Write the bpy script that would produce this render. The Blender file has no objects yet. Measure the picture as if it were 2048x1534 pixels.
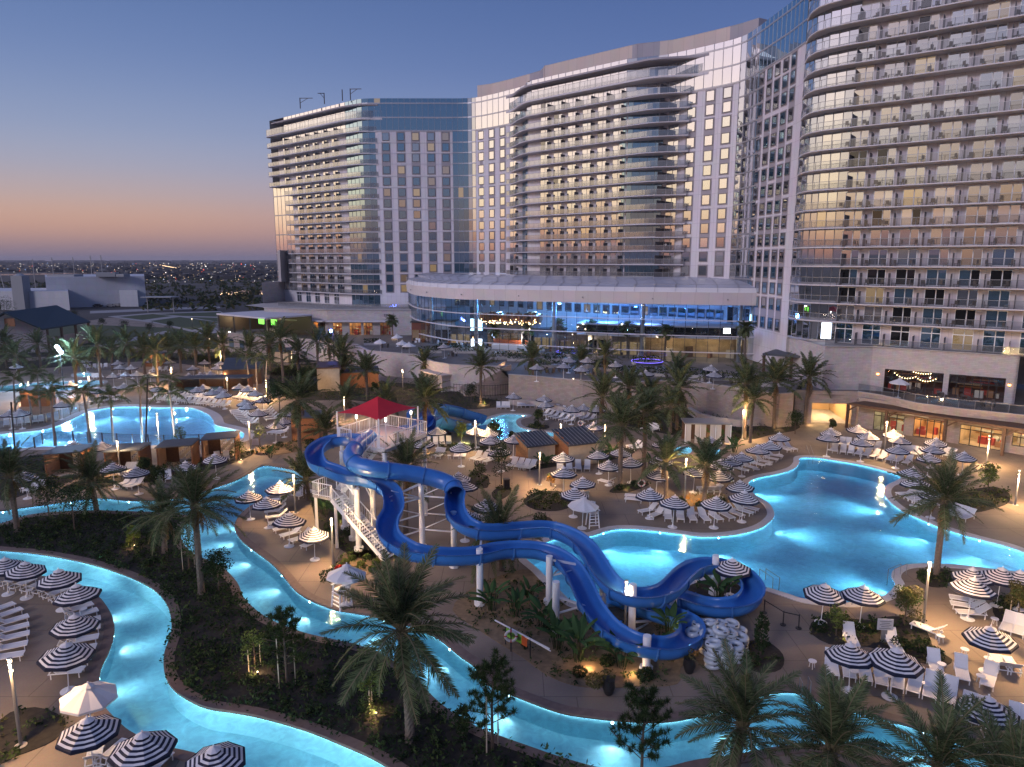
import bpy, math, random
from mathutils import Vector, Matrix, geometry
sc = bpy.context.scene; col = sc.collection
R = random.Random(11)
U = R.uniform
# ------------------------------------------------------------------ camera, sky, sun, exposure
F, CX, CY, H = 1419., 1024., 767., 24.
TH = math.atan(247 / F)
cam = bpy.data.objects.new('camera', bpy.data.cameras.new('camera')); col.objects.link(cam)
cam.location = (0, 0, H); cam.rotation_euler = (math.pi / 2 - TH, 0, 0)
cam.data.sensor_width = 36; cam.data.lens = 36 * F / 2048; cam.data.clip_end = 40000; cam.data.clip_start = .3
sc.camera = cam
vs = sc.view_settings; vs.view_transform = 'Standard'; vs.look = 'None'; vs.gamma = 1; vs.exposure = 0; vs.use_curve_mapping = False
sc.cycles.use_denoising = True; sc.render.filter_size = 1.15; sc.cycles.max_bounces = 7; sc.cycles.diffuse_bounces = 3; sc.cycles.glossy_bounces = 3
sc.cycles.transparent_max_bounces = 12; sc.cycles.transmission_bounces = 2; sc.cycles.sample_clamp_indirect = 4
sc.cycles.caustics_reflective = False; sc.cycles.caustics_refractive = False
def L3(r, g, b):                                  # sRGB 0-255 to linear
    return tuple(((c / 255) / 12.92 if c < 11 else ((c / 255 + .055) / 1.055) ** 2.4) for c in (r, g, b))
world = bpy.data.worlds.new('World'); sc.world = world; world.use_nodes = True
nt = world.node_tree; nd = nt.nodes; lk = nt.links; nd.clear()
def N(t, **k):
    n = nd.new(t)
    for a, v in k.items(): setattr(n, a, v)
    return n
def M(op, a, b=None, c=None, clamp=False):
    n = nd.new('ShaderNodeMath'); n.operation = op; n.use_clamp = clamp
    for i, v in enumerate((a, b, c)):
        if v is None: continue
        if hasattr(v, 'links'): lk.new(v, n.inputs[i])
        else: n.inputs[i].default_value = v
    return n.outputs[0]
SUN_AZ = math.radians(-95)                        # afterglow just outside the frame's left, measured from +Y
tc = N('ShaderNodeTexCoord'); sp = N('ShaderNodeSeparateXYZ'); lk.new(tc.outputs['Generated'], sp.inputs[0])
el = M('ARCSINE', sp.outputs[2]); el = M('DIVIDE', el, math.pi / 2)          # 0..1 up
hx = M('SQRT', M('ADD', M('MULTIPLY', sp.outputs[0], sp.outputs[0]), M('MULTIPLY', sp.outputs[1], sp.outputs[1])))
ca = M('DIVIDE', M('ADD', M('MULTIPLY', sp.outputs[0], math.sin(SUN_AZ)), M('MULTIPLY', sp.outputs[1], math.cos(SUN_AZ))), M('MAXIMUM', hx, 1e-4))
def ramp(stops, ip='B_SPLINE'):
    r = N('ShaderNodeValToRGB'); r.color_ramp.interpolation = ip
    e = r.color_ramp.elements
    while len(e) > 1: e.remove(e[-1])
    for i, (p, c) in enumerate(stops):
        q = e[0] if i == 0 else e.new(p)
        q.position = p; q.color = (*c, 1)
    lk.new(M('MAXIMUM', el, 0), r.inputs[0]); return r.outputs[0]
def dg(a): return a / 90
def sm(c, k): return tuple(v * k for v in c)
# toward the afterglow / side on (the sky in the frame's left) / away from it
rA = ramp([(0, sm(L3(170, 130, 125), 1.0)), (dg(1.2), sm(L3(225, 160, 130), 1.25)), (dg(2.6), sm(L3(246, 200, 156), 1.6)), (dg(5), sm(L3(255, 226, 186), 1.85)), (dg(10), sm(L3(255, 232, 210), 1.9)), (dg(17), sm(L3(235, 220, 242), 1.55)), (dg(28), sm(L3(205, 205, 245), 1.4)), (dg(50), L3(150, 168, 225)), (1, L3(70, 95, 150))], 'LINEAR')
rB = ramp([(0, L3(128, 114, 132)), (dg(.8), L3(150, 128, 138)), (dg(1.8), L3(190, 150, 138)), (dg(3.0), L3(205, 164, 145)), (dg(4.4), L3(190, 168, 165)), (dg(6.4), L3(166, 167, 186)), (dg(9), L3(146, 160, 192)), (dg(13), L3(116, 138, 184)), (dg(17), L3(100, 125, 174)), (dg(22), L3(82, 108, 160)), (dg(40), L3(62, 88, 146)), (1, L3(52, 76, 132))])
rC = ramp([(0, L3(112, 108, 134)), (dg(2), L3(140, 122, 150)), (dg(5), L3(152, 148, 182)), (dg(9), L3(128, 145, 188)), (dg(14), L3(94, 118, 172)), (dg(22), L3(72, 98, 152)), (1, L3(52, 76, 132))])
f1 = N('ShaderNodeMapRange', interpolation_type='SMOOTHSTEP'); lk.new(ca, f1.inputs[0]); f1.inputs[1].default_value = .6; f1.inputs[2].default_value = .96
f2 = N('ShaderNodeMapRange', interpolation_type='SMOOTHSTEP'); lk.new(ca, f2.inputs[0]); f2.inputs[1].default_value = -.42; f2.inputs[2].default_value = .5
def mixc(f, a, b):
    m = N('ShaderNodeMix', data_type='RGBA'); lk.new(f, m.inputs[0]); lk.new(a, m.inputs[6]); lk.new(b, m.inputs[7]); return m.outputs[2]
c = mixc(f1.outputs[0], mixc(f2.outputs[0], rC, rB), rA)
bg = N('ShaderNodeBackground'); bg.inputs[1].default_value = 1.0; lk.new(c, bg.inputs[0])
wo = N('ShaderNodeOutputWorld'); lk.new(bg.outputs[0], wo.inputs[0])
# a very soft, weak sun standing for the last light of the afterglow
sun = bpy.data.objects.new('sun', bpy.data.lights.new('sun', 'SUN')); col.objects.link(sun)
sun.data.energy = 1.05; sun.data.angle = math.radians(12); sun.data.color = (.93, .86, 1.)
_d = Vector((math.sin(SUN_AZ + math.radians(-48)), math.cos(SUN_AZ + math.radians(-48)), math.tan(math.radians(25))))
sun.rotation_euler = _d.to_track_quat('Z', 'Y').to_euler()
# ------------------------------------------------------------------ pixel -> place
def tn(y): return math.tan(math.atan((CY - y) / F) - TH)
def A(x, y, Y):                                   # point seen at pixel (x, y), Y metres ahead
    z = H + Y * tn(y); D = Y * math.cos(TH) - (z - H) * math.sin(TH)
    return Vector(((x - CX) / F * D, Y, z))
def P(x, y, z=0.): return A(x, y, (z - H) / tn(y))
def mslope(x, y): return (x - CX) / F * (math.cos(TH) - tn(y) * math.sin(TH))
# ------------------------------------------------------------------ mesh helpers
class MB:
    def __init__(s): s.v = []; s.f = []; s.m = []; s.uv = []
    def face(s, pts, m=0, uv=None):
        n = len(s.v); s.v += [tuple(p) for p in pts]; s.f.append(tuple(range(n, n + len(pts)))); s.m.append(m); s.uv.append(uv)
    def grid(s, rows, m=0, closed=False):
        n = len(s.v); w = len(rows[0])
        for r in rows: s.v += [tuple(p) for p in r]
        for i in range(len(rows) - 1):
            for j in range(w if closed else w - 1):
                k = (j + 1) % w
                s.f.append((n + i * w + j, n + i * w + k, n + (i + 1) * w + k, n + (i + 1) * w + j)); s.m.append(m(i, j) if callable(m) else m); s.uv.append(None)
    def box(s, c, d, rz=0., m=0, taper=1.):        # c = centre of the bottom
        x, y, z = c; a, b, h = d[0] / 2, d[1] / 2, d[2]; cs, sn = math.cos(rz), math.sin(rz); n = len(s.v)
        for zz, t in ((z, 1), (z + h, taper)):
            for px, py in ((-a, -b), (a, -b), (a, b), (-a, b)):
                s.v.append((x + (px * cs - py * sn) * t, y + (px * sn + py * cs) * t, zz))
        for q in ((0, 3, 2, 1), (4, 5, 6, 7), (0, 1, 5, 4), (1, 2, 6, 5), (2, 3, 7, 6), (3, 0, 4, 7)):
            s.f.append(tuple(n + i for i in q)); s.m.append(m); s.uv.append(None)
    def bar(s, a, b, w, h=None, m=0):               # square bar between two points
        a = Vector(a); b = Vector(b); h = h or w; d = (b - a).normalized()
        up = Vector((0, 0, 1)) if abs(d.z) < .95 else Vector((0, 1, 0))
        x = d.cross(up).normalized() * w / 2; y = x.cross(d).normalized() * h / 2; n = len(s.v)
        for p in (a, b):
            for q in (-x - y, x - y, x + y, -x + y): s.v.append(tuple(p + q))
        for q in ((0, 1, 2, 3), (7, 6, 5, 4), (0, 4, 5, 1), (1, 5, 6, 2), (2, 6, 7, 3), (3, 7, 4, 0)):
            s.f.append(tuple(n + i for i in q)); s.m.append(m); s.uv.append(None)
    def tube(s, pts, r, n=8, m=0, cap=True, closed=False):
        pts = [Vector(p) for p in pts]; rows = []; k = len(pts); u = None
        for i, p in enumerate(pts):
            t = (pts[(i + 1) % k] - pts[i - 1]) if closed else (pts[min(i + 1, k - 1)] - pts[max(i - 1, 0)])
            t.normalize()
            if u is None:
                u = t.cross(Vector((0, 0, 1)) if abs(t.z) < .9 else Vector((1, 0, 0))).normalized()
            else: u = (u - t * u.dot(t)).normalized()
            w = t.cross(u); rr = r[i] if isinstance(r, (list, tuple)) else r
            rows.append([p + (u * math.cos(a) + w * math.sin(a)) * rr for a in (2 * math.pi * j / n for j in range(n))])
        if closed: rows.append(rows[0])
        s.grid(rows, m, True)
        if cap and not closed: s.face(rows[0], m); s.face(rows[-1][::-1], m)
    def prism(s, poly, z0, z1, m=0, mt=None, bottom=False, top=True):
        k = len(poly)
        for i in range(k):
            a, b = poly[i], poly[(i + 1) % k]
            s.face([(a[0], a[1], z0), (b[0], b[1], z0), (b[0], b[1], z1), (a[0], a[1], z1)], m)
        if top: s.face([(p[0], p[1], z1) for p in poly], m if mt is None else mt)
        if bottom: s.face([(p[0], p[1], z0) for p in poly[::-1]], m)
    def blob(s, c, r, n=8, m=0, sz=1., jit=0.):
        rows = []
        for i in range(5):
            t = math.pi * i / 4; rows.append([(c[0] + r * math.sin(t) * math.cos(a) * U(1 - jit, 1 + jit), c[1] + r * math.sin(t) * math.sin(a) * U(1 - jit, 1 + jit), c[2] + r * sz * math.cos(t)) for a in (2 * math.pi * j / n for j in range(n))])
        s.grid(rows, m, True)
    def mesh(s, name, mats, smooth=False):
        me = bpy.data.meshes.new(name); me.from_pydata(s.v, [], s.f)
        for mt in (mats if isinstance(mats, (list, tuple)) else [mats]): me.materials.append(mt)
        me.polygons.foreach_set('material_index', s.m)
        if smooth: me.polygons.foreach_set('use_smooth', [True] * len(s.f))
        if any(u is not None for u in s.uv):
            l = me.uv_layers.new(name='uv'); fl = []
            for f, u in zip(s.f, s.uv):
                for i in range(len(f)): fl += list(u[i]) if u else [0, 0]
            l.data.foreach_set('uv', fl)
        me.update(); return me
    def build(s, name, mats, parent=None, smooth=False, **p): return ob(name, s.mesh(name, mats, smooth), parent, **p)
def ob(name, data=None, parent=None, loc=None, rz=None, **p):
    o = bpy.data.objects.new(name, data); col.objects.link(o)
    if parent: o.parent = parent
    if loc is not None: o.location = loc
    if rz is not None: o.rotation_euler = (0, 0, rz)
    for k, v in p.items(): o[k] = v
    return o
KIDS = {}
def kids(o): return [c for c in o.children]
def copy_tree(o, loc, rz=0., scale=None, label=None, group=None):
    def cp(s, par):
        d = s.copy(); col.objects.link(d)
        if par: d.parent = par
        for c in KIDS.get(s, ()): KIDS.setdefault(d, []).append(cp(c, d))
        return d
    r = cp(o, None); r.location = loc; r.rotation_euler = (0, 0, rz)
    if scale: r.scale = (scale,) * 3 if not isinstance(scale, tuple) else scale
    if label: r['label'] = label
    if group: r['group'] = group
    return r
def reg(root):                                     # remember a prototype's tree for copy_tree
    ch = [o for o in bpy.data.objects if o.parent is root]
    KIDS[root] = ch
    for o in ch: reg(o)
    return root
def catmull(p, n=6, closed=False):
    out = []; k = len(p)
    for i in range(k if closed else k - 1):
        a, b, c, d = (p[(i - 1) % k], p[i], p[(i + 1) % k], p[(i + 2) % k]) if closed else (p[max(i - 1, 0)], p[i], p[i + 1], p[min(i + 2, k - 1)])
        a, b, c, d = map(Vector, (a, b, c, d))
        for j in range(n):
            t = j / n; out.append(.5 * ((2 * b) + (c - a) * t + (2 * a - 5 * b + 4 * c - d) * t * t + (3 * b - a - 3 * c + d) * t ** 3))
    if not closed: out.append(Vector(p[-1]))
    return out
class Line:
    def __init__(s, pts):
        s.p = [Vector((q[0], q[1])) for q in pts]; s.s = [0.]
        for a, b in zip(s.p, s.p[1:]): s.s.append(s.s[-1] + (b - a).length)
        s.L = s.s[-1]
    def seg(s, t):
        i = 0
        while i < len(s.s) - 2 and s.s[i + 1] < t: i += 1
        return i
    def at(s, t):
        i = s.seg(t); a, b = s.p[i], s.p[i + 1]; return a + (b - a) * ((t - s.s[i]) / max(s.s[i + 1] - s.s[i], 1e-6))
    def tan(s, t):
        a, b = s.at(max(t - .6, 0)), s.at(min(t + .6, s.L)); return (b - a).normalized()
    def nor(s, t): d = s.tan(t); return Vector((d.y, -d.x))          # to the right of travel = toward the camera
    def off(s, t, o): return s.at(t) + s.nor(t) * o
    def hit(s, x, y):                                  # arclength where the view ray through pixel (x, y) crosses
        m = mslope(x, y)
        for i, (a, b) in enumerate(zip(s.p, s.p[1:])):
            fa, fb = a.x - m * a.y, b.x - m * b.y
            if fa <= 0 < fb or fb <= 0 < fa: return s.s[i] + (s.s[i + 1] - s.s[i]) * fa / (fa - fb)
        best = None
        for i in (0, len(s.p) - 2):                    # beyond the ends: extend the first or last piece
            a, b = s.p[i], s.p[i + 1]; fa, fb = a.x - m * a.y, b.x - m * b.y; t = fa / (fa - fb) if fa != fb else 0
            e = abs(t - .5)
            if best is None or e < best[0]: best = (e, s.s[i] + (s.s[i + 1] - s.s[i]) * t)
        return best[1]
def inside(p, poly):
    r = False; k = len(poly); j = k - 1
    for i in range(k):
        a, b = poly[i], poly[j]
        if (a[1] > p[1]) != (b[1] > p[1]) and p[0] < (b[0] - a[0]) * (p[1] - a[1]) / (b[1] - a[1]) + a[0]: r = not r
        j = i
    return r
def signed_area(q): return sum(q[i - 1][0] * q[i][1] - q[i][0] * q[i - 1][1] for i in range(len(q))) / 2
def ccw(q): return q if signed_area(q) > 0 else q[::-1]
def offset_poly(q, d):                                # d > 0 grows a ccw polygon
    o = []; k = len(q)
    for i in range(k):
        a, b = Vector(q[i - 1][:2]), Vector(q[(i + 1) % k][:2]); t = (b - a)
        if t.length < 1e-6: t = Vector((1, 0))
        t.normalize(); o.append(Vector((q[i][0] + t.y * d, q[i][1] - t.x * d)))
    return o
ORD = ['first', 'second', 'third', 'fourth', 'fifth', 'sixth', 'seventh', 'eighth', 'ninth', 'tenth', 'eleventh', 'twelfth', 'thirteenth', 'fourteenth', 'fifteenth', 'sixteenth', 'seventeenth', 'eighteenth', 'nineteenth', 'twentieth']
# ------------------------------------------------------------------ materials
def mat(name, c=(.5, .5, .5), rough=.7, metal=0., emit=None, es=1., noise=0., ns=4., bump=0., spec=.5, detail=4, dark=.5):
    m = bpy.data.materials.new(name); m.use_nodes = True; t = m.node_tree; b = t.nodes['Principled BSDF']
    b.inputs['Base Color'].default_value = (*c, 1); b.inputs['Roughness'].default_value = rough; b.inputs['Metallic'].default_value = metal
    b.inputs['Specular IOR Level'].default_value = spec
    if emit: b.inputs['Emission Color'].default_value = (*emit, 1); b.inputs['Emission Strength'].default_value = es
    if noise or bump:
        co = t.nodes.new('ShaderNodeTexCoord'); n = t.nodes.new('ShaderNodeTexNoise'); n.inputs['Scale'].default_value = ns; n.inputs['Detail'].default_value = detail
        t.links.new(co.outputs['Object'], n.inputs['Vector'])
        if noise:
            r = t.nodes.new('ShaderNodeValToRGB'); r.color_ramp.elements[0].position = .3; r.color_ramp.elements[1].position = .7
            r.color_ramp.elements[0].color = (*[v * (1 - noise * dark) for v in c], 1); r.color_ramp.elements[1].color = (*[min(v * (1 + noise * .5), 1) for v in c], 1)
            t.links.new(n.outputs[0], r.inputs[0]); t.links.new(r.outputs[0], b.inputs['Base Color'])
        if bump:
            u = t.nodes.new('ShaderNodeBump'); u.inputs['Strength'].default_value = bump; u.inputs['Distance'].default_value = .05
            t.links.new(n.outputs[0], u.inputs['Height']); t.links.new(u.outputs[0], b.inputs['Normal'])
    return m
def shader(name, fn):
    m = bpy.data.materials.new(name); m.use_nodes = True; t = m.node_tree; t.nodes.clear()
    out = t.nodes.new('ShaderNodeOutputMaterial')
    def n(ty, **k):
        q = t.nodes.new(ty)
        for a, v in k.items():
            if a.startswith('i_'):
                key = a[2:]; key = int(key) if key.isdigit() else key.replace('_', ' ')
                if hasattr(v, 'links'): t.links.new(v, q.inputs[key])
                else: q.inputs[key].default_value = (*v, 1) if isinstance(v, tuple) and len(v) == 3 and q.inputs[key].type == 'RGBA' else v
            else: setattr(q, a, v)
        return q
    t.links.new(fn(n), out.inputs['Surface']); return m
def mirror_glass(name, dark, refl, base=.34, emit=None, es=0.):
    def fn(n):
        lw = n('ShaderNodeLayerWeight', i_Blend=.25)
        fac = n('ShaderNodeMapRange', i_0=lw.outputs['Facing'], i_3=base, i_4=1.0).outputs[0]
        a = n('ShaderNodeEmission', i_0=emit, i_1=es).outputs[0] if emit else n('ShaderNodeBsdfDiffuse', i_0=dark).outputs[0]
        g = n('ShaderNodeBsdfGlossy', i_0=refl, i_1=.015).outputs[0]
        return n('ShaderNodeMixShader', i_0=fac, i_1=a, i_2=g).outputs[0]
    return shader(name, fn)
def clear_glass(name, tint, gl=.15, rough=.02, haze=0., hz=(.5, .5, .5)):
    def fn(n):
        tr = n('ShaderNodeBsdfTransparent', i_0=tint).outputs[0]
        if haze: tr = n('ShaderNodeMixShader', i_0=haze, i_1=tr, i_2=n('ShaderNodeBsdfDiffuse', i_0=hz).outputs[0]).outputs[0]
        lw = n('ShaderNodeLayerWeight', i_Blend=.15)
        fac = n('ShaderNodeMapRange', i_0=lw.outputs['Facing'], i_3=gl, i_4=.95).outputs[0]
        return n('ShaderNodeMixShader', i_0=fac, i_1=tr, i_2=n('ShaderNodeBsdfGlossy', i_0=(.9, .93, 1.), i_1=rough).outputs[0]).outputs[0]
    return shader(name, fn)
def glow(name, c, s): return shader(name, lambda n: n('ShaderNodeEmission', i_0=c, i_1=s).outputs[0])
def lamp(name, kind, loc, color, power, parent=None, radius=.1, spot=None, aim=None, shape=None):
    l = bpy.data.lights.new(name, kind); l.energy = power; l.color = color
    if kind in ('POINT', 'SPOT'): l.shadow_soft_size = radius
    if kind == 'SPOT': l.spot_size = math.radians(spot or 120); l.spot_blend = .6
    if kind == 'AREA': l.shape = 'RECTANGLE'; l.size, l.size_y = shape
    o = bpy.data.objects.new(name, l); col.objects.link(o); o.location = loc
    if aim is not None: o.rotation_euler = Vector(aim).to_track_quat('-Z', 'Y').to_euler()
    if parent: o.parent = parent
    return o
WARM = (1., .60, .27)
m_white = mat('white_metal', (.78, .78, .8), .4)
m_sling = mat('white_sling', (.74, .72, .7), .8)
m_dkmetal = mat('dark_metal', (.03, .03, .035), .45)
m_grmetal = mat('grey_metal', (.3, .3, .31), .4, .6)
m_bronze = mat('bronze', (.10, .08, .065), .5)
m_wood = mat('cedar', (.24, .10, .04), .6, noise=.7, ns=9, bump=.2)
m_dkwood = mat('dark_wood', (.09, .045, .025), .6, noise=.5, ns=6)
m_tan = mat('tan_stucco', (.42, .36, .28), .9, noise=.2, ns=2)
m_dark = mat('dark_interior', (.02, .02, .022), .8)
m_bulb = glow('bulb_warm', (1., .78, .48), 6)
m_bulbw = glow('bulb_white', (1., .93, .85), 18)
m_conc = mat('concrete', (.42, .39, .37), .85, noise=.25, ns=1.5)
m_roofdk = mat('roof_dark', (.05, .06, .075), .6, noise=.3, ns=1)
m_rail = clear_glass('rail_glass', (.72, .78, .8), .10, .03)
m_blkmetal = mat('black_metal', (.015, .015, .017), .5)
def stone(name, c1, c2, sx=1., rough=.9):
    def fn(n):
        co = n('ShaderNodeTexCoord'); ge = n('ShaderNodeNewGeometry')
        sp = n('ShaderNodeSeparateXYZ', i_0=co.outputs['Object'])
        u = n('ShaderNodeMath', operation='ADD', i_0=n('ShaderNodeMath', operation='MULTIPLY', i_0=sp.outputs[0], i_1=.8).outputs[0], i_1=n('ShaderNodeMath', operation='MULTIPLY', i_0=sp.outputs[1], i_1=-.6).outputs[0]).outputs[0]
        cv = n('ShaderNodeCombineXYZ', i_0=u, i_1=sp.outputs[2])
        br = n('ShaderNodeTexBrick', i_0=cv.outputs[0], i_1=c1, i_2=c2, i_3=sm(c1, .7), i_Scale=sx, i_Mortar_Size=.012, i_Brick_Width=.75, i_Row_Height=.25)
        no = n('ShaderNodeTexNoise', i_Vector=co.outputs['Object'], i_Scale=1.2)
        mx = n('ShaderNodeMix', data_type='RGBA', blend_type='MULTIPLY', i_0=.35, i_6=br.outputs[0], i_7=no.outputs[1])
        return n('ShaderNodeBsdfPrincipled', i_0=mx.outputs[2], i_2=rough).outputs[0]
    return shader(name, fn)
m_stone = stone('limestone', (.44, .37, .33), (.36, .30, .27))
m_stonel = stone('pale_stone', (.60, .54, .52), (.52, .47, .45))
# ------------------------------------------------------------------ ground, pools, planting beds
def deckmat(name, c, c2, joint=.0):
    def fn(n):
        co = n('ShaderNodeTexCoord')
        n1 = n('ShaderNodeTexNoise', i_Vector=co.outputs['Object'], i_Scale=.22, i_Detail=6.)
        n2 = n('ShaderNodeTexNoise', i_Vector=co.outputs['Object'], i_Scale=9., i_Detail=3.)
        mx = n('ShaderNodeMix', data_type='RGBA', i_0=n('ShaderNodeMapRange', i_0=n1.outputs[0], i_1=.35, i_2=.65).outputs[0], i_6=c, i_7=c2)
        mz = n('ShaderNodeMix', data_type='RGBA', blend_type='MULTIPLY', i_0=.3, i_6=mx.outputs[2], i_7=n2.outputs[1])
        br = n('ShaderNodeTexBrick', i_0=co.outputs['Object'], i_1=(1, 1, 1), i_2=(1, 1, 1), i_3=(.38, .38, .38), i_Scale=1., i_Mortar_Size=.026, i_Brick_Width=3.6, i_Row_Height=3.6)
        my = n('ShaderNodeMix', data_type='RGBA', blend_type='MULTIPLY', i_0=.7, i_6=mz.outputs[2], i_7=br.outputs[0])
        return n('ShaderNodeBsdfPrincipled', i_0=my.outputs[2], i_2=.75).outputs[0]
    return shader(name, fn)
m_deck = deckmat('sand_concrete', (.215, .170, .130), (.31, .245, .19))
m_coping = mat('brown_coping', (.17, .12, .10), .7, noise=.3, ns=3)
m_copingw = mat('pale_coping', (.55, .53, .52), .7, noise=.15, ns=3)
m_tile = mat('blue_tile', (.06, .16, .42), .25)
m_plaster = mat('pool_plaster', (.55, .82, .90), .8, noise=.12, ns=.6)
m_soil = mat('mulch', (.022, .019, .015), .95, noise=.8, ns=3.5, bump=.6)
m_terrain = mat('scrub_terrain', (.045, .042, .04), .95, noise=.9, ns=.02, detail=9)
m_sand = mat('tan_soil', (.22, .15, .085), .95, noise=.5, ns=2.5, bump=.4)
def water_mat(name, tint, sc_=1.):
    def fn(n):
        co = n('ShaderNodeTexCoord')
        w1 = n('ShaderNodeTexNoise', i_Vector=co.outputs['Object'], i_Scale=1.5 * sc_, i_Detail=5., i_Distortion=1.4)
        w2 = n('ShaderNodeTexNoise', i_Vector=co.outputs['Object'], i_Scale=.33 * sc_, i_Detail=3., i_Distortion=2.2)
        h = n('ShaderNodeMath', operation='ADD', i_0=w1.outputs[0], i_1=n('ShaderNodeMath', operation='MULTIPLY', i_0=w2.outputs[0], i_1=2.).outputs[0])
        bp = n('ShaderNodeBump', i_Strength=.25, i_Distance=.08, i_Height=h.outputs[0])
        k = n('ShaderNodeMapRange', i_0=w1.outputs[0], i_1=.3, i_2=.75, i_3=.0, i_4=1.)
        tt = n('ShaderNodeMix', data_type='RGBA', i_0=k.outputs[0], i_6=tint, i_7=tuple(min(v * 1.35 + .03, 1) for v in tint))  # bright ripple swirl put into the tint, following the wave noise
        tr = n('ShaderNodeBsdfTransparent', i_0=tt.outputs[2])
        gl = n('ShaderNodeBsdfGlossy', i_0=(1, 1, 1), i_1=.05, i_Normal=bp.outputs[0])
        fr = n('ShaderNodeFresnel', i_0=1.33, i_Normal=bp.outputs[0])
        return n('ShaderNodeMixShader', i_0=fr.outputs[0], i_1=tr.outputs[0], i_2=gl.outputs[0]).outputs[0]
    return shader(name, fn)
m_water = water_mat('pool_water', (.44, .68, .80))
m_waterd = water_mat('main_pool_water', (.22, .54, .84))
m_waterw = water_mat('wave_pool_water', (.30, .52, .92))
m_poollamp = glow('pool_lamp', (.85, 1., 1.), 25)
m_lampoff = mat('lamp_rim', (.6, .62, .65), .3, .8)
RIVA_N = [(0,1049),(39,1036),(86,1027),(182,1022),(248,1024),(334,1026),(366,1031),(379,1036),(372,1044),(364,1050),(358,1065),(366,1091),(391,1112),(438,1133),(471,1166),(485,1198),(521,1231),(562,1252),(610,1269),(663,1281),(716,1293),(761,1311),(808,1340),(832,1361),(864,1397),(912,1435),(971,1465),(1050,1494),(1139,1524),(1230,1545),(1320,1541),(1394,1524),(1480,1512),(1552,1498),(1626,1492),(1714,1502),(1800,1530),(1860,1570)]
RIVA_F = [(2060,1580),(1996,1524),(1951,1497),(1892,1474),(1833,1453),(1744,1429),(1679,1413),(1640,1402),(1606,1384),(1555,1381),(1510,1391),(1453,1412),(1379,1432),(1320,1440),(1246,1438),(1187,1432),(1128,1423),(1068,1403),(1009,1379),(974,1361),(950,1329),(924,1311),(879,1275),(835,1255),(770,1234),(681,1219),(651,1210),(616,1195),(590,1176),(571,1153),(548,1128),(518,1105),(490,1084),(475,1065),(472,1048),(484,1028),(510,1008),(560,984),(606,968),(612,950),(596,941),(530,930),(497,946),(470,960),(430,974),(385,988),(334,998),(261,1000),(195,995),(91,1008),(0,1021),(-80,1036),(-80,1070)]
RIVB = [(-60,1097),(0,1099),(71,1105),(148,1118),(207,1133),(266,1154),(311,1178),(337,1207),(346,1240),(345,1269),(333,1305),(332,1338),(343,1367),(370,1391),(414,1412),(462,1420),(509,1428),(568,1443),(628,1462),(687,1486),(746,1512),(800,1545),(850,1590),
        (600,1600),(444,1530),(379,1508),(334,1498),(296,1484),(255,1465),(228,1441),(204,1414),(194,1379),(198,1337),(216,1299),(225,1263),(222,1237),(207,1210),(189,1192),(142,1170),(74,1152),(0,1147),(-60,1146)]
MAIN = [(1599,915),(1629,914),(1665,919),(1720,928),(1775,942),(1803,953),(1795,962),(1778,970),(1771,980),(1775,995),(1800,1017),(1840,1036),(1892,1057),(1957,1076),(2012,1090),(2048,1103),(2110,1135),(2080,1150),(2041,1146),(1994,1141),(1921,1132),(1848,1129),(1811,1132),(1791,1141),(1786,1153),(1793,1171),(1771,1193),(1720,1206),(1665,1206),(1610,1200),(1574,1189),(1526,1174),(1480,1160),(1420,1152),(1370,1165),(1330,1192),(1290,1207),(1216,1206),(1157,1213),(1113,1178),(1075,1140),(1048,1116),(1052,1098),(1143,1066),(1175,1071),(1222,1058),(1266,1056),(1339,1063),(1400,1071),(1464,1068),(1515,1056),(1541,1039),(1546,1025),(1534,1006),(1508,990),(1497,975),(1497,962),(1519,953),(1556,946),(1585,937),(1596,926)]
KID = [(-80,878),(0,868),(78,860),(117,850),(145,837),(167,826),(182,821),(222,814),(261,812),(313,814),(365,814),(391,817),(417,828),(427,838),(432,849),(460,856),(482,862),(490,868),(480,880),(420,884),(340,890),(240,895),(150,895),(65,895),(0,905),(-80,915)]
FARP = [(-60,778),(5,772),(60,766),(120,763),(203,761),(202,769),(156,778),(90,783),(0,784),(-60,788)]
FARQ = [(149,748),(165,745),(182,746),(186,751),(170,754),(150,753)]
SMALL = [(950,856),(965,843),(985,834),(1011,828),(1046,829),(1056,832),(1040,837),(1034,842),(1036,850),(1047,856),(1076,862),(1110,865),(1112,872),(1085,876),(1041,880),(988,879),(955,868)]
TUB = [(1342,898),(1357,893),(1378,893),(1386,900),(1380,908),(1360,911),(1345,906)]
TUB2 = [(1418,900),(1430,896),(1442,899),(1443,906),(1430,910),(1419,906)]
RES = (-170., 130., -40., 300.)
POOLS = []
def wpoly(px, n=4): return [(p.x, p.y) for p in catmull([P(x, y) for x, y in px], n, True)]
def sheet(mb, poly, z, m=0, up=True):
    for t in geometry.tessellate_polygon([[Vector((p[0], p[1], 0)) for p in poly]]):
        a, b, c = (poly[i] for i in t)
        s = (b[0] - a[0]) * (c[1] - a[1]) - (b[1] - a[1]) * (c[0] - a[0])
        if abs(s) < 1e-7: continue
        q = [a, b, c] if (s > 0) == up else [a, c, b]
        mb.face([(p[0], p[1], z) for p in q], m)
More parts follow.
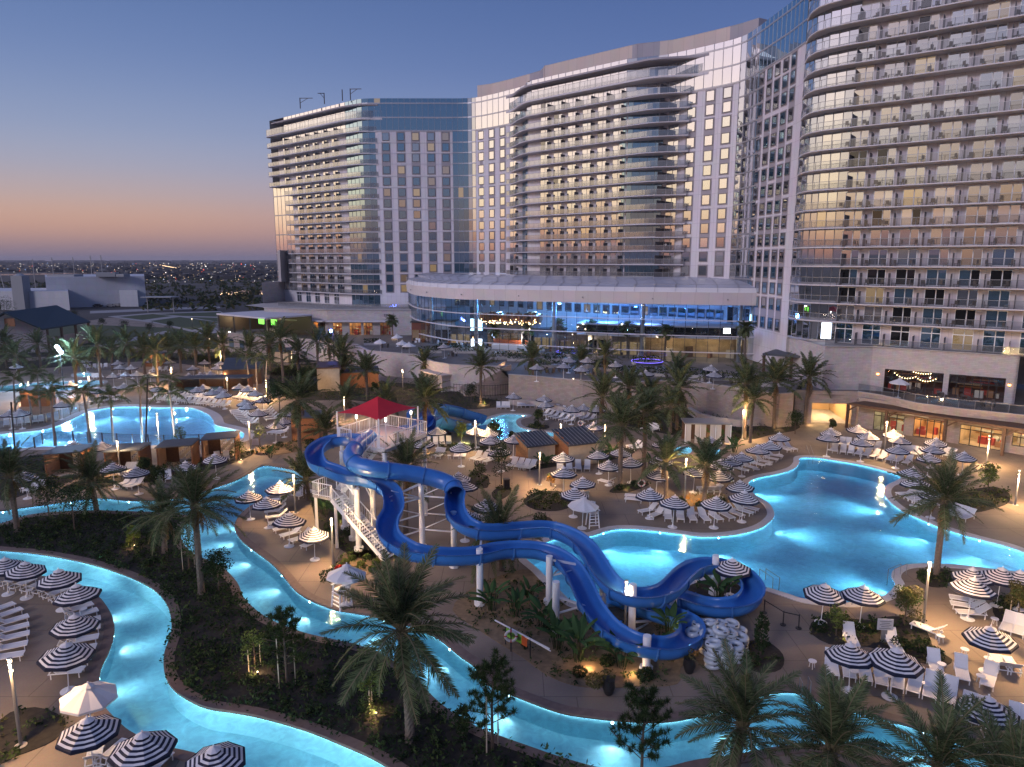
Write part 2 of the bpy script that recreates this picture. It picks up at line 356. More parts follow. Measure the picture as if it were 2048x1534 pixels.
def pool(name, px, depth, wm, cop, cw, label, lights, pw=260, water_z=-.06, n=4, tile=True, wname='water', strip=8.5, beam=.7, hot=.11):
    q = ccw(wpoly(px, n)); POOLS.append(q); k = len(q)
    fl = MB(); sheet(fl, q, -depth)
    for i in range(k):
        a, b = q[i], q[(i + 1) % k]
        fl.face([(a[0], a[1], -.22), (b[0], b[1], -.22), (b[0], b[1], -depth), (a[0], a[1], -depth)], 0)
        fl.face([(a[0], a[1], .03), (b[0], b[1], .03), (b[0], b[1], -.22), (a[0], a[1], -.22)], 1 if tile else 0)
    fl.build(name + '_basin', [m_plaster, m_tile], kind='structure')
    w = MB(); sheet(w, q, water_z); w.build(wname, wm, kind='structure')
    o1 = offset_poly(q, cw); o0 = offset_poly(q, -.11)
    c = MB(); ls = MB(); o2 = offset_poly(q, -.02)
    for i in range(k):
        j = (i + 1) % k
        c.face([(*o0[i], -.12), (*o0[j], -.12), (*o0[j], .05), (*o0[i], .05)], 0); ls.face([(*o0[i], -.125), (*o2[i], -.125), (*o2[j], -.125), (*o0[j], -.125)], 0); c.face([(*o0[i], .05), (*o0[j], .05), (*o1[j], .05), (*o1[i], .05)], 0); c.face([(*o1[i], .05), (*o1[j], .05), (*o1[j], -.01), (*o1[i], -.01)], 0)
    c.build(name + '_coping', cop, kind='structure')
    if strip: ls.build(name + '_added_glow_strip', glow('added_glow_' + name, (.58, .92, 1.), strip), kind='structure')  # glowing strip added under the coping to even out the water's glow
    for i, lt in enumerate(lights):
        g = P(lt[0], lt[1]); best = None
        for a in range(k):
            p, r = Vector(q[a]), Vector(q[(a + 1) % k]); d = r - p
            t = max(0, min(1, (Vector((g.x, g.y)) - p).dot(d) / max(d.length_squared, 1e-9))); e = p + d * t
            dd = (e - Vector((g.x, g.y))).length
            if best is None or dd < best[0]: best = (dd, e, Vector((-d.y, d.x)).normalized())
        _, e, nn = best; power = (lt[2] if len(lt) > 2 else 1) * pw
        root = ob('pool_light', None, None, (e.x + nn.x * .02, e.y + nn.y * .02, -.22), math.atan2(nn.y, nn.x), label=label.format(ORD[i % 20]), category='pool light', group='underwater lights of the ' + name.replace('_', ' '))
        b = MB(); b.tube([(0, 0, 0), (.05, 0, 0)], .12, 12); b.build('rim', m_lampoff, root)
        b = MB(); b.tube([(.05, 0, 0), (.07, 0, 0)], .075, 12); b.build('lens', m_poollamp, root)
        lamp('pool_lamp', 'SPOT', (e.x + nn.x * .4, e.y + nn.y * .4, -(depth - .55)), (.84, .98, 1.), power * hot, None, .12, 160, (nn.x, nn.y, -.5))
        bm = lamp('added_beam', 'SPOT', (e.x + nn.x * .25, e.y + nn.y * .25, -.2), (.62, .93, 1.), power * beam, None, .25, 130, (nn.x, nn.y, .04)); bm.data.spot_blend = 1.  # extra beam, added so each fixture also brightens the far water
pool('lazy_river', RIVA_N + RIVA_F, 1.4, m_water, m_coping, .5, '{} underwater light along the long lazy river, counted from its left end',
     [(5,1024),(141,1002),(258,1000),(482,1030),(473,1058),(504,1095),(569,1145),(622,1197),(768,1234),(901,1292),(1018,1386),(1225,1437),(1443,1416),(1700,1420),(1850,1460),(1985,1518)], 520)
pool('left_river', RIVB, 1.4, m_water, m_coping, .5, '{} underwater light in the bank of the lower left river loop, counted from the top',
     [(20,1148),(120,1164),(205,1208),(224,1266),(197,1350),(262,1468),(380,1508),(520,1560),(650,1570)], 520)
pool('main_pool', MAIN, 1.75, m_waterd, m_copingw, .55, '{} underwater light in the wall of the big right-hand pool',
     [(1510,958),(1546,1030),(1436,1070),(1205,1062),(1773,993),(1860,1044),(1785,1147),(2000,1141),(1130,1190),(1320,1063),(1960,1077)], 620, tile=False, beam=3., strip=17, hot=.13)
pool('wave_pool', KID, 1.6, m_waterw, m_copingw, 1.3, '{} underwater light in the fenced left-hand pool',
     [(165,827),(130,845),(85,859),(20,866),(260,893,4),(400,885,4),(60,895,3),(225,815),(300,814),(370,816)], 520, tile=False, beam=4., strip=18, hot=.15)  # the last few lights, along the far edge, are added to brighten the water
pool('far_pool', FARP, 1.0, m_water, m_conc, .5, '{} underwater light in the far left pool', [(40,768),(160,762),(110,782)], 1200)
pool('far_tub', FARQ, 1.0, m_water, m_conc, .5, '{} underwater light in the far left plunge pool', [(165,746)], 300)
pool('splash_pool', SMALL, .8, m_water, m_conc, .6, '{} underwater light in the small slide pool', [(985,835),(1045,830),(1060,858),(960,866)], 500)
pool('hot_tub', TUB, .9, m_water, m_stone, .4, '{} underwater light in the palm-side hot tub', [(1360,911)], 160)
pool('plunge_tub', TUB2, .9, m_water, m_stone, .4, '{} underwater light in the round tub by the white cabana', [(1430,910)], 120)
stp = MB(); SQ = catmull([P(x, y) for x, y in ((1526,1174),(1574,1189),(1610,1200),(1665,1206),(1720,1206),(1752,1199))], 5)
SL_ = Line([(v.x, v.y) for v in SQ])
for i in range(3):
    d0, d1, z = -.45 * i, -.45 * (i + 1), -.22 - .24 * i
    stp.grid([[(*SL_.off(s, d0 if i else .02), z), (*SL_.off(s, d1 + .09), z)] for s in SL_.s]); stp.grid([[(*SL_.off(s, d1 + .09), z), (*SL_.off(s, d1), z), (*SL_.off(s, d1), z - .26)] for s in SL_.s], 1)
stp.build('pool_steps', [m_plaster, m_tile], kind='structure')
# resort deck with the pools cut out
vts = [(RES[0], RES[2]), (RES[1], RES[2]), (RES[1], RES[3]), (RES[0], RES[3])]; eds = [(0, 1), (1, 2), (2, 3), (3, 0)]
for q in POOLS:
    b = len(vts); vts += [tuple(p) for p in q]; eds += [(b + i, b + (i + 1) % len(q)) for i in range(len(q))]
v2, _, f2_, *_r = geometry.delaunay_2d_cdt([Vector(v) for v in vts], eds, [], 0, 1e-5)
dk = MB(); dk.v = [(v.x, v.y, 0.) for v in v2]
for f in f2_:
    cxy = ((v2[f[0]].x + v2[f[1]].x + v2[f[2]].x) / 3, (v2[f[0]].y + v2[f[1]].y + v2[f[2]].y) / 3)
    if any(inside(cxy, q) for q in POOLS): continue
    dk.f.append(tuple(f)); dk.m.append(0); dk.uv.append(None)
dk.build('pool_deck', m_deck, kind='structure')
tb = MB(); S = 14000.; x0, x1, y0, y1 = RES
for q in (((-S, -3000), (S, -3000), (S, y0), (-S, y0)), ((-S, y1), (S, y1), (S, S), (-S, S)), ((-S, y0), (x0, y0), (x0, y1), (-S, y1)), ((x1, y0), (S, y0), (S, y1), (x1, y1))):
    tb.face([(p[0], p[1], 0) for p in q])
tb.build('terrain', m_terrain, kind='structure')
# planting
def leafm(name, c, tr=.25):
    def fn(n):
        oi = n('ShaderNodeObjectInfo'); ge = n('ShaderNodeNewGeometry')
        v = n('ShaderNodeMapRange', i_0=ge.outputs['Random Per Island'], i_3=.55, i_4=1.45)
        cc = n('ShaderNodeMix', data_type='RGBA', blend_type='MULTIPLY', i_0=1., i_6=c, i_7=n('ShaderNodeCombineXYZ', i_0=v.outputs[0], i_1=v.outputs[0], i_2=v.outputs[0]).outputs[0])
        d = n('ShaderNodeBsdfDiffuse', i_0=cc.outputs[2]); t = n('ShaderNodeBsdfTranslucent', i_0=cc.outputs[2])
        return n('ShaderNodeMixShader', i_0=tr, i_1=d.outputs[0], i_2=t.outputs[0]).outputs[0]
    return shader(name, fn)
m_leaf = leafm('leaf_green', (.065, .095, .035)); m_leafd = leafm('leaf_dark', (.03, .05, .022)); m_leafl = leafm('leaf_light', (.13, .17, .045)); m_leafo = leafm('leaf_olive', (.10, .095, .04))
m_leafr = leafm('flower_red', (.45, .03, .02)); m_leafy = leafm('leaf_orange', (.40, .20, .04)); m_palm = leafm('palm_leaf', (.092, .120, .058), .25); m_paddle = leafm('paddle_leaf', (.05, .10, .04), .25)
BEDS = []
def leafq(mb, c, s, m=0):
    d = Vector((U(-1, 1), U(-1, 1), U(-.3, 1))).normalized(); e = d.cross(Vector((U(-1, 1), U(-1, 1), U(-1, 1)))).normalized()
    c = Vector(c); mb.face([c - d * s, c + e * s * .45, c + d * s, c - e * s * .45], m)
def bed(px, what, dens=1.1, soil=None, z=.035, mats=None, size=(.18, .42), n=3, zb=0., keep=None, hgt=None):
    q = ccw([(p.x, p.y) for p in catmull([P(x, y, zb) for x, y in px], n, True)]); BEDS.append((q, zb))
    b = MB(); sheet(b, q, z + zb)
    for i in range(len(q)):
        a, c = q[i - 1], q[i]; b.face([(*a, zb - .01), (*c, zb - .01), (*c, zb + z), (*a, zb + z)])
    b.build('planting_bed', soil or m_soil, kind='structure')
    xs = [p[0] for p in q]; ys = [p[1] for p in q]; ar = abs(signed_area(q)); cnt = int(ar * dens); g = MB(); done = 0; tries = 0
    while done < cnt and tries < cnt * 12 + 100:
        tries += 1; x, y = U(min(xs), max(xs)), U(min(ys), max(ys))
        if not inside((x, y), q) or any(inside((x, y), w) for w in POOLS): continue
        done += 1; r = U(*size); mi = R.choice((0, 0, 1, 1, 2))
        for _ in range(11):
            a = U(0, 6.3); rr = r * math.sqrt(U(0, 1)); leafq(g, (x + rr * math.cos(a), y + rr * math.sin(a), zb + z + U(.02, .75 if hgt is None else hgt) * r * 1.6), U(.07, .16), mi)
    if done: g.build('ground_cover', mats or [m_leaf, m_leafd, m_leafo], kind='stuff', label=what)
riv_island = [(x, y) for x, y in RIVA_N if x > 350 or x < 340][:-5]
bed([(-40,1052)] + [(x, y + 5) for x, y in RIVA_N[:30]] + [(1100,1560),(900,1590)] + [(x, y - 4) for x, y in RIVB[:22]][::-1], 'low dark shrubs and mulch on the island between the two river channels', 5., n=2, mats=[m_leafd, m_leafd, m_leaf], size=(.2, .5))
bed([(905,1220),(955,1258),(994,1284),(1048,1317),(1083,1343),(1116,1361),(1157,1373),(1205,1376),(1280,1374),(1355,1368),(1362,1335),(1395,1312),(1398,1270),(1300,1224),(1216,1214),(1157,1222),(1113,1188),(1065,1140),(1000,1152),(940,1180)], 'low planting beneath the blue slides', 1.2, m_sand)
bed([(1340,1205),(1370,1172),(1420,1160),(1470,1168),(1512,1188),(1500,1225),(1430,1232),(1365,1228)], 'low planting inside the loop of the slide', 1.)
bed([(625,985),(660,985),(700,1030),(745,1060),(760,1100),(742,1120),(700,1110),(660,1080),(630,1040)], 'low planting beside the slide stairs', 1.4)
bed([(668,1138),(690,1108),(740,1100),(795,1112),(770,1130),(730,1152),(695,1158)], 'small green and red shrubs at the foot of the slide tower', 1.6, m_sand, mats=[m_leafl, m_leaf, m_leaf])
bed([(1338,1006),(1369,993),(1398,990),(1442,993),(1474,1010),(1460,1022),(1427,1024),(1383,1021),(1345,1017)], 'orange-tinged planting on the pool peninsula', 2., m_sand, mats=[m_leafo, m_leaf, m_leafy])
bed([(1219,984),(1234,973),(1281,965),(1298,969),(1275,979),(1250,986)], 'low planting round two tall palms', 2.)
bed([(1046,1002),(1076,984),(1123,984),(1143,999),(1140,1014),(1111,1022),(1070,1019)], 'rounded shrubs beside the plain white parasol', 2.4)
bed([(1058,1046),(1090,1033),(1106,1044),(1080,1053)], 'dark low shrubs above the slide', 2.)
bed([(983,986),(1005,972),(1022,976),(1018,990),(995,1001)], 'low planting round the small trees by the tube slide', 2.)
bed([(1899,999),(1914,988),(1957,977),(1994,975),(2019,988),(2016,1006),(1987,1017),(1950,1025),(1917,1017)], 'dense clipped green planting behind the right-hand loungers', 3.)
bed([(1833,1152),(1862,1138),(1903,1143),(1915,1160),(1890,1174),(1855,1172)], 'low planting round the big right-hand palm', 3.)
bed([(1618,1258),(1647,1229),(1694,1237),(1738,1240),(1786,1233),(1840,1240),(1855,1266),(1870,1299),(1905,1320),(1880,1332),(1811,1318),(1738,1294),(1658,1288)], 'mixed shrubs round the small lit trees', 2.4)
bed([(1985,1215),(2010,1197),(2050,1190),(2120,1200),(2100,1260),(2048,1252),(2000,1243)], 'dark shrubs at the right edge', 2.)
bed([(1472,1290),(1500,1282),(1535,1284),(1566,1310),(1562,1338),(1520,1346),(1485,1325)], 'dark shrubs beside the stacked tubes', 2.)
bed([(500,905),(540,893),(600,882),(655,880),(662,896),(600,903),(540,911)], 'shrubs between the cabanas and the slide tower', 2., m_sand)
bed([(330,930),(400,915),(470,905),(510,905),(470,925),(400,945),(330,960),(200,975),(120,985),(150,965),(240,950)], 'shrubs in front of the row of cabanas', 1.6)
bed([(1050,806),(1110,797),(1200,797),(1300,786),(1420,775),(1500,797),(1560,820),(1600,855),(1540,870),(1490,880),(1380,876),(1240,848),(1190,828),(1130,812),(1070,810)], 'green ground cover on the slope below the retaining wall', 1.2)
bed([(560,780),(700,765),(850,770),(960,795),(1005,803),(990,815),(930,818),(880,806),(800,812),(700,800),(600,800)], 'dark garden planting behind the red canopy', .9, size=(.3, .7))
bed([(0,930),(60,912),(150,905),(190,930),(150,960),(60,985),(0,1000)], 'dark planting at the left edge behind the river', 1.)
bed([(0,700),(120,693),(260,700),(420,712),(560,730),(700,750),(560,752),(420,735),(260,716),(120,712),(0,718)], 'dark hedge planting behind the far loungers', .5, size=(.5, 1.2))
bed([(545,740),(600,728),(690,725),(735,735),(720,762),(650,775),(590,795),(545,775)], 'dark lawn and shrubs among the palms right of the tan hut', 1.2, size=(.3, .7))
bed([(380,712),(470,700),(560,712),(640,722),(560,726),(470,724),(400,724)], 'dark shrubs below the terrace bar', .8, size=(.5, 1.))
bed([(-60,728),(60,722),(160,712),(280,712),(380,718),(300,722),(200,728),(120,734),(0,742),(-60,745)], 'dark shrub belt behind the far left pool', .6, size=(.5, 1.))
bed([(940,945),(975,952),(975,975),(945,972)], 'low planting by the slide mouth', 2.)
bed([(880,890),(925,888),(1000,897),(985,905),(930,900),(885,902)], 'dark shrubs behind the loungers', 2.)
bed([(1060,850),(1092,850),(1098,856),(1075,860),(1056,856)], 'round dark shrub bed on the small pool island', 3.)
bed([(0,1440),(70,1415),(130,1440),(110,1480),(40,1510),(-20,1530)], 'low shrubs round the lamp post in the bottom left corner', 1.8)
bed([(780,858),(850,850),(900,862),(890,885),(840,890),(790,880)], 'dark planting beyond the slide platform', 1.5)
bed([(1150,920),(1230,895),(1270,905),(1200,925),(1130,930),(1060,940),(1050,925)], 'broad-leaved planting round the cedar cabanas', 1.2)
# ------------------------------------------------------------------ the hotel: three joined towers along one wavy wall line
FL = [11.1, 14.6, 17.4, 20.2, 23.1, 26.0, 28.9, 31.7, 34.7, 37.7, 40.6, 43.5, 46.5, 49.7, 52.5, 55.2, 58.2, 61.6]
ROOF = 66.6
def panelmat(name, c, bw, rough=.55):
    def fn(n):
        uv = n('ShaderNodeUVMap')
        br = n('ShaderNodeTexBrick', i_0=uv.outputs[0], i_1=c, i_2=sm(c, .93), i_3=sm(c, .55), i_Scale=1., i_Mortar_Size=.018, i_Brick_Width=bw, i_Row_Height=2.93, offset=0.)
        no = n('ShaderNodeTexNoise', i_Vector=uv.outputs[0], i_Scale=.35, i_Detail=3.)
        mx = n('ShaderNodeMix', data_type='RGBA', blend_type='MULTIPLY', i_0=.18, i_6=br.outputs[0], i_7=no.outputs[1])
        return n('ShaderNodeBsdfPrincipled', i_0=mx.outputs[2], i_2=rough).outputs[0]
    return shader(name, fn)
m_panel = panelmat('lavender_panel', (.74, .70, .75), 1.25)
m_spand = mat('grey_spandrel', (.33, .30, .33), .5)
m_slab = mat('balcony_concrete', (.60, .57, .60), .6)
m_frame = mat('window_frame', (.16, .15, .16), .4, .3)
m_mull = mat('mullion', (.42, .42, .46), .35, .6)
m_pane = mirror_glass('pane_reflective', (.02, .028, .035), (.92, .95, 1.), .48)
m_paneb = mirror_glass('pane_teal', (.015, .045, .075), (.62, .84, 1.), .36)
m_panew = mirror_glass('pane_curtained', (.30, .29, .28), (.95, .95, 1.), .45)
m_panec = mirror_glass('pane_beige_curtain', (.16, .14, .12), (.95, .95, 1.), .40)
m_panedim = mirror_glass('pane_dim_lit', (0, 0, 0), (1, 1, 1), .34, (1., .62, .32), .16)
m_panelit = mirror_glass('pane_lit', (0, 0, 0), (1, 1, 1), .28, (1., .66, .30), .32)
m_panedk = mirror_glass('pane_open', (.004, .004, .004), (1, 1, 1), .05)
m_tvglass = mirror_glass('pane_bright', (0, 0, 0), (1, 1, 1), .1, (.75, .85, 1.), 3.5)
m_railf = clear_glass('balcony_glass', (.62, .63, .64), .16, .10, .10, (.5, .49, .46))
m_railr = clear_glass('clear_balcony_glass', (.80, .82, .84), .07, .06, .05, (.5, .49, .46))
m_panelr = panelmat('mauve_panel', (.64, .58, .61), 1.25)
m_screen = mat('privacy_grey', (.09, .09, .105), .5)
m_pent = panelmat('tan_screen', (.62, .51, .46), 2.4)
m_pentg = panelmat('grey_louver', (.36, .34, .38), 2.4)
base_pts = [(-84, 239), (-75.9, 231.7), (-67.5, 224.2), (-44.5, 203.6), (-42.3, 201.6), (-40.9, 200.6), (-38.6, 200.1), (-35.5, 200.0), (-14.5, 200.1), (-12.2, 199.9), (-10.2, 199.3), (-8.2, 198.0), (-3.6, 193.6), (3.1, 186.2), (12.6, 177.2), (22, 168.6), (31, 160.4), (38.6, 153.4), (41.6, 150.4), (43.6, 148.1), (44.7, 146.2), (45.3, 144.2), (45.7, 141), (46.3, 134), (46.9, 127.2), (47.0, 121.0), (47.25, 118), (48.2, 115), (50.0, 112.9), (52.3, 111.1), (70.4, 97.1), (104, 71)]
WB = Line(base_pts)
def S(x, y=480): return WB.hit(x, y)
sb = [S(1047), S(1070), S(1262), S(1318)]
def bump(s):
    if s < sb[0] or s > sb[3]: return 0.
    if s < sb[1]: return 2.8 * (s - sb[0]) / (sb[1] - sb[0])
    if s < sb[2]: return 2.8
    return 2.8 * (sb[3] - s) / (sb[3] - sb[2])
_ss = sorted(set([round(WB.L * i / 400, 3) for i in range(401)] + sb + WB.s))
W = Line([WB.off(s, bump(s)) for s in _ss]); W.s = list(_ss); W.L = WB.L      # same parameter as WB
def SW(x, y=480): return W.hit(x, y)
quad = MB(); quad.face([(-.5, 0, 0), (.5, 0, 0), (.5, 0, 1), (-.5, 0, 1)])
def unit_quad(name, m): return quad.mesh(name, m)
PQ = {k: unit_quad('glass_pane', m) for k, m in dict(r=m_pane, t=m_paneb, w=m_panew, l=m_panelit, d=m_panedk, b=m_tvglass, c=m_panec, m=m_panedim).items()}
def face_rz(nv): return math.atan2(nv.y, nv.x) + math.pi / 2                     # local -y looks along nv
COUNT = {}
def pane(root, kind, p, nv, w, h, z, out=.0, jit=.004, name='glass_pane', parent=None):
    k = (root.name, name); COUNT[k] = COUNT.get(k, 0) + 1
    if COUNT[k] > 298:
        e = EXTRA.setdefault((root, name, kind), MB()); t = Vector((-nv.y, nv.x)); q = p + nv * out
        e.face([(q.x - t.x * w / 2, q.y - t.y * w / 2, z), (q.x + t.x * w / 2, q.y + t.y * w / 2, z), (q.x + t.x * w / 2, q.y + t.y * w / 2, z + h), (q.x - t.x * w / 2, q.y - t.y * w / 2, z + h)]); return None
    o = ob(name, PQ[kind], parent or root, (p.x + nv.x * out, p.y + nv.y * out, z)); o.rotation_euler = (U(-jit, jit), 0, face_rz(nv) + U(-jit, jit)); o.scale = (w, 1, h); return o
EXTRA = {}
def flush_extra():
    for (root, name, kind), mb in EXTRA.items():
        o = mb.build(name, {'r': m_pane, 't': m_paneb, 'w': m_panew, 'l': m_panelit, 'd': m_panedk, 'b': m_tvglass, 'c': m_panec, 'm': m_panedim}[kind], root); o['kind'] = 'stuff'
    EXTRA.clear()
def ssteps(s0, s1, st=1.2):
    k = max(1, int((s1 - s0) / st)); xs = [s0 + (s1 - s0) * i / k for i in range(k + 1)]
    xs += [s for s in sb if s0 < s < s1] + [s for s in W.s if s0 < s < s1 and any(abs(s - q) < .4 for q in sb)]
    return sorted(xs)
def wall(root, s0, s1, z0, z1, m, name='wall', out=0.):
    b = MB()
    xs = ssteps(s0, s1, .8)
    for a, c in zip(xs, xs[1:]):
        p, q = W.off(a, out), W.off(c, out); b.face([(p.x, p.y, z0), (q.x, q.y, z0), (q.x, q.y, z1), (p.x, p.y, z1)], 0, [(a, z0 - 11.1), (c, z0 - 11.1), (c, z1 - 11.1), (a, z1 - 11.1)])
    return b.build(name, m, root)
def glasszone(root, s0, s1, zs, pw=2., kinds='t', out=.05, mull=True, lit=0.):
    k = max(1, round((s1 - s0) / pw)); d = (s1 - s0) / k; mb = MB()
    for i in range(k):
        a, c = W.at(s0 + i * d), W.at(s0 + (i + 1) * d); mid = (a + c) / 2; t = (c - a).normalized(); nv = Vector((t.y, -t.x)); w = (c - a).length
        for z0, z1 in zip(zs, zs[1:]):
            pane(root, 'l' if R.random() < lit else R.choice(kinds), mid, nv, w - .05, z1 - z0 - .34, z0 + .30, out)
            mb.bar((*(a + nv * .06), z0 + .14), (*(c + nv * .06), z0 + .14), .10, .30)
        mb.bar((*(a + nv * .08), zs[0]), (*(a + nv * .08), zs[-1]), .05, .10)
    if mull: mb.build('mullion', m_mull, root)
# window and door prototypes (frame mesh; panes are added per window)
def ringmesh(name, w, h, t, d, m, cols=()):
    b = MB()
    b.box((0, 0, 0), (w, d, t)); b.box((0, 0, h - t), (w, d, t))
    for x in (-w / 2 + t / 2, w / 2 - t / 2, *cols): b.box((x, 0, t), (t, d * .96, h - 2 * t))
    return b.mesh(name, m)
FR_WIN = ringmesh('window', 1.95, 2.1, .13, .2, m_frame)
FR_DOOR = ringmesh('sliding_door', 2.6, 2.4, .10, .14, m_white, (.15,))
FR_DOORG = ringmesh('sliding_door', 2.6, 2.4, .08, .12, m_mull, (.15,))
FR_TALL = ringmesh('sliding_door', 2.6, 3.1, .10, .14, m_white, (.15,))
def window(root, s, z, kinds='r', lit=0., w=1.95, name='window', mesh=None, h=2.1):
    p = W.at(s); nv = W.nor(s)
    f = ob(name, mesh or FR_WIN, root, (p.x + nv.x * .06, p.y + nv.y * .06, z), face_rz(nv))
    k = 'l' if R.random() < lit else R.choice(kinds)
    o = ob('glass_pane', PQ[k], f, (0, -.04, .08)); o.scale = (w - .2, 1, h - .16); o.rotation_euler = (U(-.006, .006), 0, U(-.006, .006))
    return f
def door(root, s, z, kinds='r', lit=.0, mesh=None, h=2.4, opened=.03):
    p = W.at(s); nv = W.nor(s)
    f = ob('sliding_door', mesh or FR_DOOR, root, (p.x + nv.x * .07, p.y + nv.y * .07, z + .08), face_rz(nv))
    k = 'l' if R.random() < lit else R.choice(kinds)
    for x, w in ((-.575, 1.3), (.725, .98)):
        kk = 'd' if R.random() < opened else k
        o = ob('glass_pane', PQ[kk], f, (x, -.03, .08)); o.scale = (w, 1, h - .16); o.rotation_euler = (U(-.008, .008), 0, U(-.010, .010))
    if h > 3: b = MB(); b.box((0, 0, 2.15), (2.5, .12, .12)); b.build('transom', m_white, f)
    return f
def slab(root, s0, s1, z, fo, th=.26, fi=lambda s: -.2, rail=1.05, name='balcony_slab', posts=1.5, m=None):
    k = max(2, int((s1 - s0) / 1.1)); b = MB(); top = []; g = MB(); hd = MB(); ol = []
    for i in range(k + 1):
        s = s0 + (s1 - s0) * i / k; a, c = WB.off(s, fi(s)), WB.off(s, fo(s)); top.append((a, c)); ol.append(WB.off(s, fo(s) - .09))
    b.grid([[(a.x, a.y, z), (c.x, c.y, z), (c.x, c.y, z - th * .62), (c.x - (c.x - a.x) * .12, c.y - (c.y - a.y) * .12, z - th), (a.x, a.y, z - th)] for a, c in top])
    b.face([(*top[0][0], z), (*top[0][0], z - th), (*top[0][1], z - th), (*top[0][1], z)]); b.face([(*top[-1][0], z), (*top[-1][1], z), (*top[-1][1], z - th), (*top[-1][0], z - th)])
    o = b.build(name, m or m_slab, root)
    if rail:
        for p, q in zip(ol, ol[1:]): g.face([(*p, z + .08), (*q, z + .08), (*q, z + rail), (*p, z + rail)])
        for e in (0, -1):
            a = top[e][0]; p = ol[e]
            if (Vector(a) - Vector(p)).length > .8: g.face([(*a, z + .08), (*p, z + .08), (*p, z + rail), (*a, z + rail)])
        r = g.build('railing', m_railr if root is TR else m_railf, root)
        L2 = Line(ol); kk = max(2, int(L2.L / posts))
        for i in range(kk + 1): p = L2.at(L2.L * i / kk); hd.bar((*p, z), (*p, z + rail + .02), .05)
        for p, q in zip(ol, ol[1:]): hd.bar((*p, z + rail + .03), (*q, z + rail + .03), .06)
        hd.build('handrail', m_grmetal, r)
    return o
def screen(root, s, z, o1):
    a, c = W.off(s, .1), WB.off(s, max(o1 - .25, .4)); b = MB(); b.bar((*a, z + .95), (*c, z + .95), .06, 1.85); b.build('privacy_screen', m_screen, root)
def columns(root, xs, y, zs, win=None, skip=(), lit=0., kinds='r', group=True):
    for ci, x in enumerate(xs):
        s = SW(x, y); run = []; i = 0
        while i < len(zs):
            k = R.choice((2, 2, 3, 1)) if group else 1; k = min(k, len(zs) - i)
            if k > 1 or R.random() < .3:
                p = W.at(s); nv = W.nor(s); z0, z1 = zs[i] + .35, zs[i + k - 1] + 2.85
                b = MB(); b.box((0, 0, 0), (2.4, .06, z1 - z0)); b.build('spandrel_panel', m_spand, root, loc=(p.x + nv.x * .02, p.y + nv.y * .02, z0), rz=face_rz(nv))
            i += k
        for z in zs: window(root, s, z + .55, kinds, lit)
def tower(name, label): return ob(name, None, None, (0, 0, 0), label=label, category='hotel tower', group='joined hotel towers')
TL = tower('hotel_tower', 'left hotel tower with stacked end balconies and a dark blue glass corner')
TC = tower('hotel_tower', 'middle hotel tower with sweeping canopies and curved balconies behind the round lobby')
TR = tower('hotel_tower', 'tall right hotel tower whose roof is cut off, rows of balconies with chairs')
# ---------------- left tower
s552, s590, s700, s758, s908, s940 = S(552), S(590), S(700), S(757), S(908), S(938)
SFL = FL + [65.2, ROOF]
wall(TL, s590, s700, 11.1, 58.2, m_panel); wall(TL, s758, s908, 11.1, 58.3, m_panel)
wall(TL, S(566), s590, 46.5, 58.2, m_panel)
wall(TL, S(566), s940, 5., 11.1, m_panel)
wall(TL, s552, s590, 11.1, 14.6, m_panel)
glasszone(TL, s552, s590, [14.6, 17.4, 20.2, 26, 31.7, 37.7, 43.5, 46.5], 2.4, 'w', mull=True)
glasszone(TL, s700, s758, SFL, 1.75, 't', lit=.02)
glasszone(TL, s908, s940, SFL, 1.6, 'tt', lit=.03)
glasszone(TL, s758, s908, [58.2, 61.6, 65.2, ROOF], 1.6, 't', lit=.03)
glasszone(TL, S(580), s700, [58.2, 61.6, 65.2, ROOF], 2.2, 'w')
columns(TL, (776.5, 805.9, 834.9, 865, 893.7), 455, FL[1:16], lit=.09, kinds='ttttrm')
for z in FL[2:]:                                    # thin pale floor lines on the window face
    p = MB(); p.bar((*W.off(s758, .05), z - .05), (*W.off(s908, .05), z - .05), .06, .10); p.build('floor_band', m_mull, TL)
dxs = (601, 619, 637, 655.5, 675)
s533 = S(540, 300)
def foL(s): return 1.9 if s < s700 else max(0.12, 1.9 * (1 - (s - s700) / (s758 - s700)) ** .7 if s < s758 else .12)
for i, z in enumerate(FL[1:]):
    up = z > 46.4
    slab(TL, S(547, 300) if up else s590 - .6, s758 + (2.0 if z > 61 else .5), z, (lambda s: (2.2 if s < s590 else foL(s))), fi=(lambda s: (-3.5 if s < S(566) else -.2)) if up else (lambda s: -.2), rail=1.75 if z > 61 else 1.1, th=.5 if z > 61 else .28)
    if z < 61:
        for x in dxs + ((578,) if up else ()):
            s = SW(x, 430); door(TL, s, z, 'wrwcm' if z > 20 else 'rtm', lit=.05); 
            screen(TL, s + 2.1, z, 1.9)
    if up: q = W.off(S(558, 300), -1.5); b = MB(); b.box((q.x, q.y, z - 3.3), (.7, .7, 3.1)); b.build('column', m_bronze, TL)
for x in dxs: door(TL, SW(x, 620), 11.1, 'tr', mesh=FR_TALL, h=3.1)
slab(TL, S(566), s758 + 1, 65.2, lambda s: 1.9 if s < s700 else max(.1, 1.9 * (1 - (s - s700) / (s758 - s700 + 2))), th=.5, rail=0, name='roof_canopy', m=m_spand, fi=lambda s: -5 if s < S(575) else -.2)
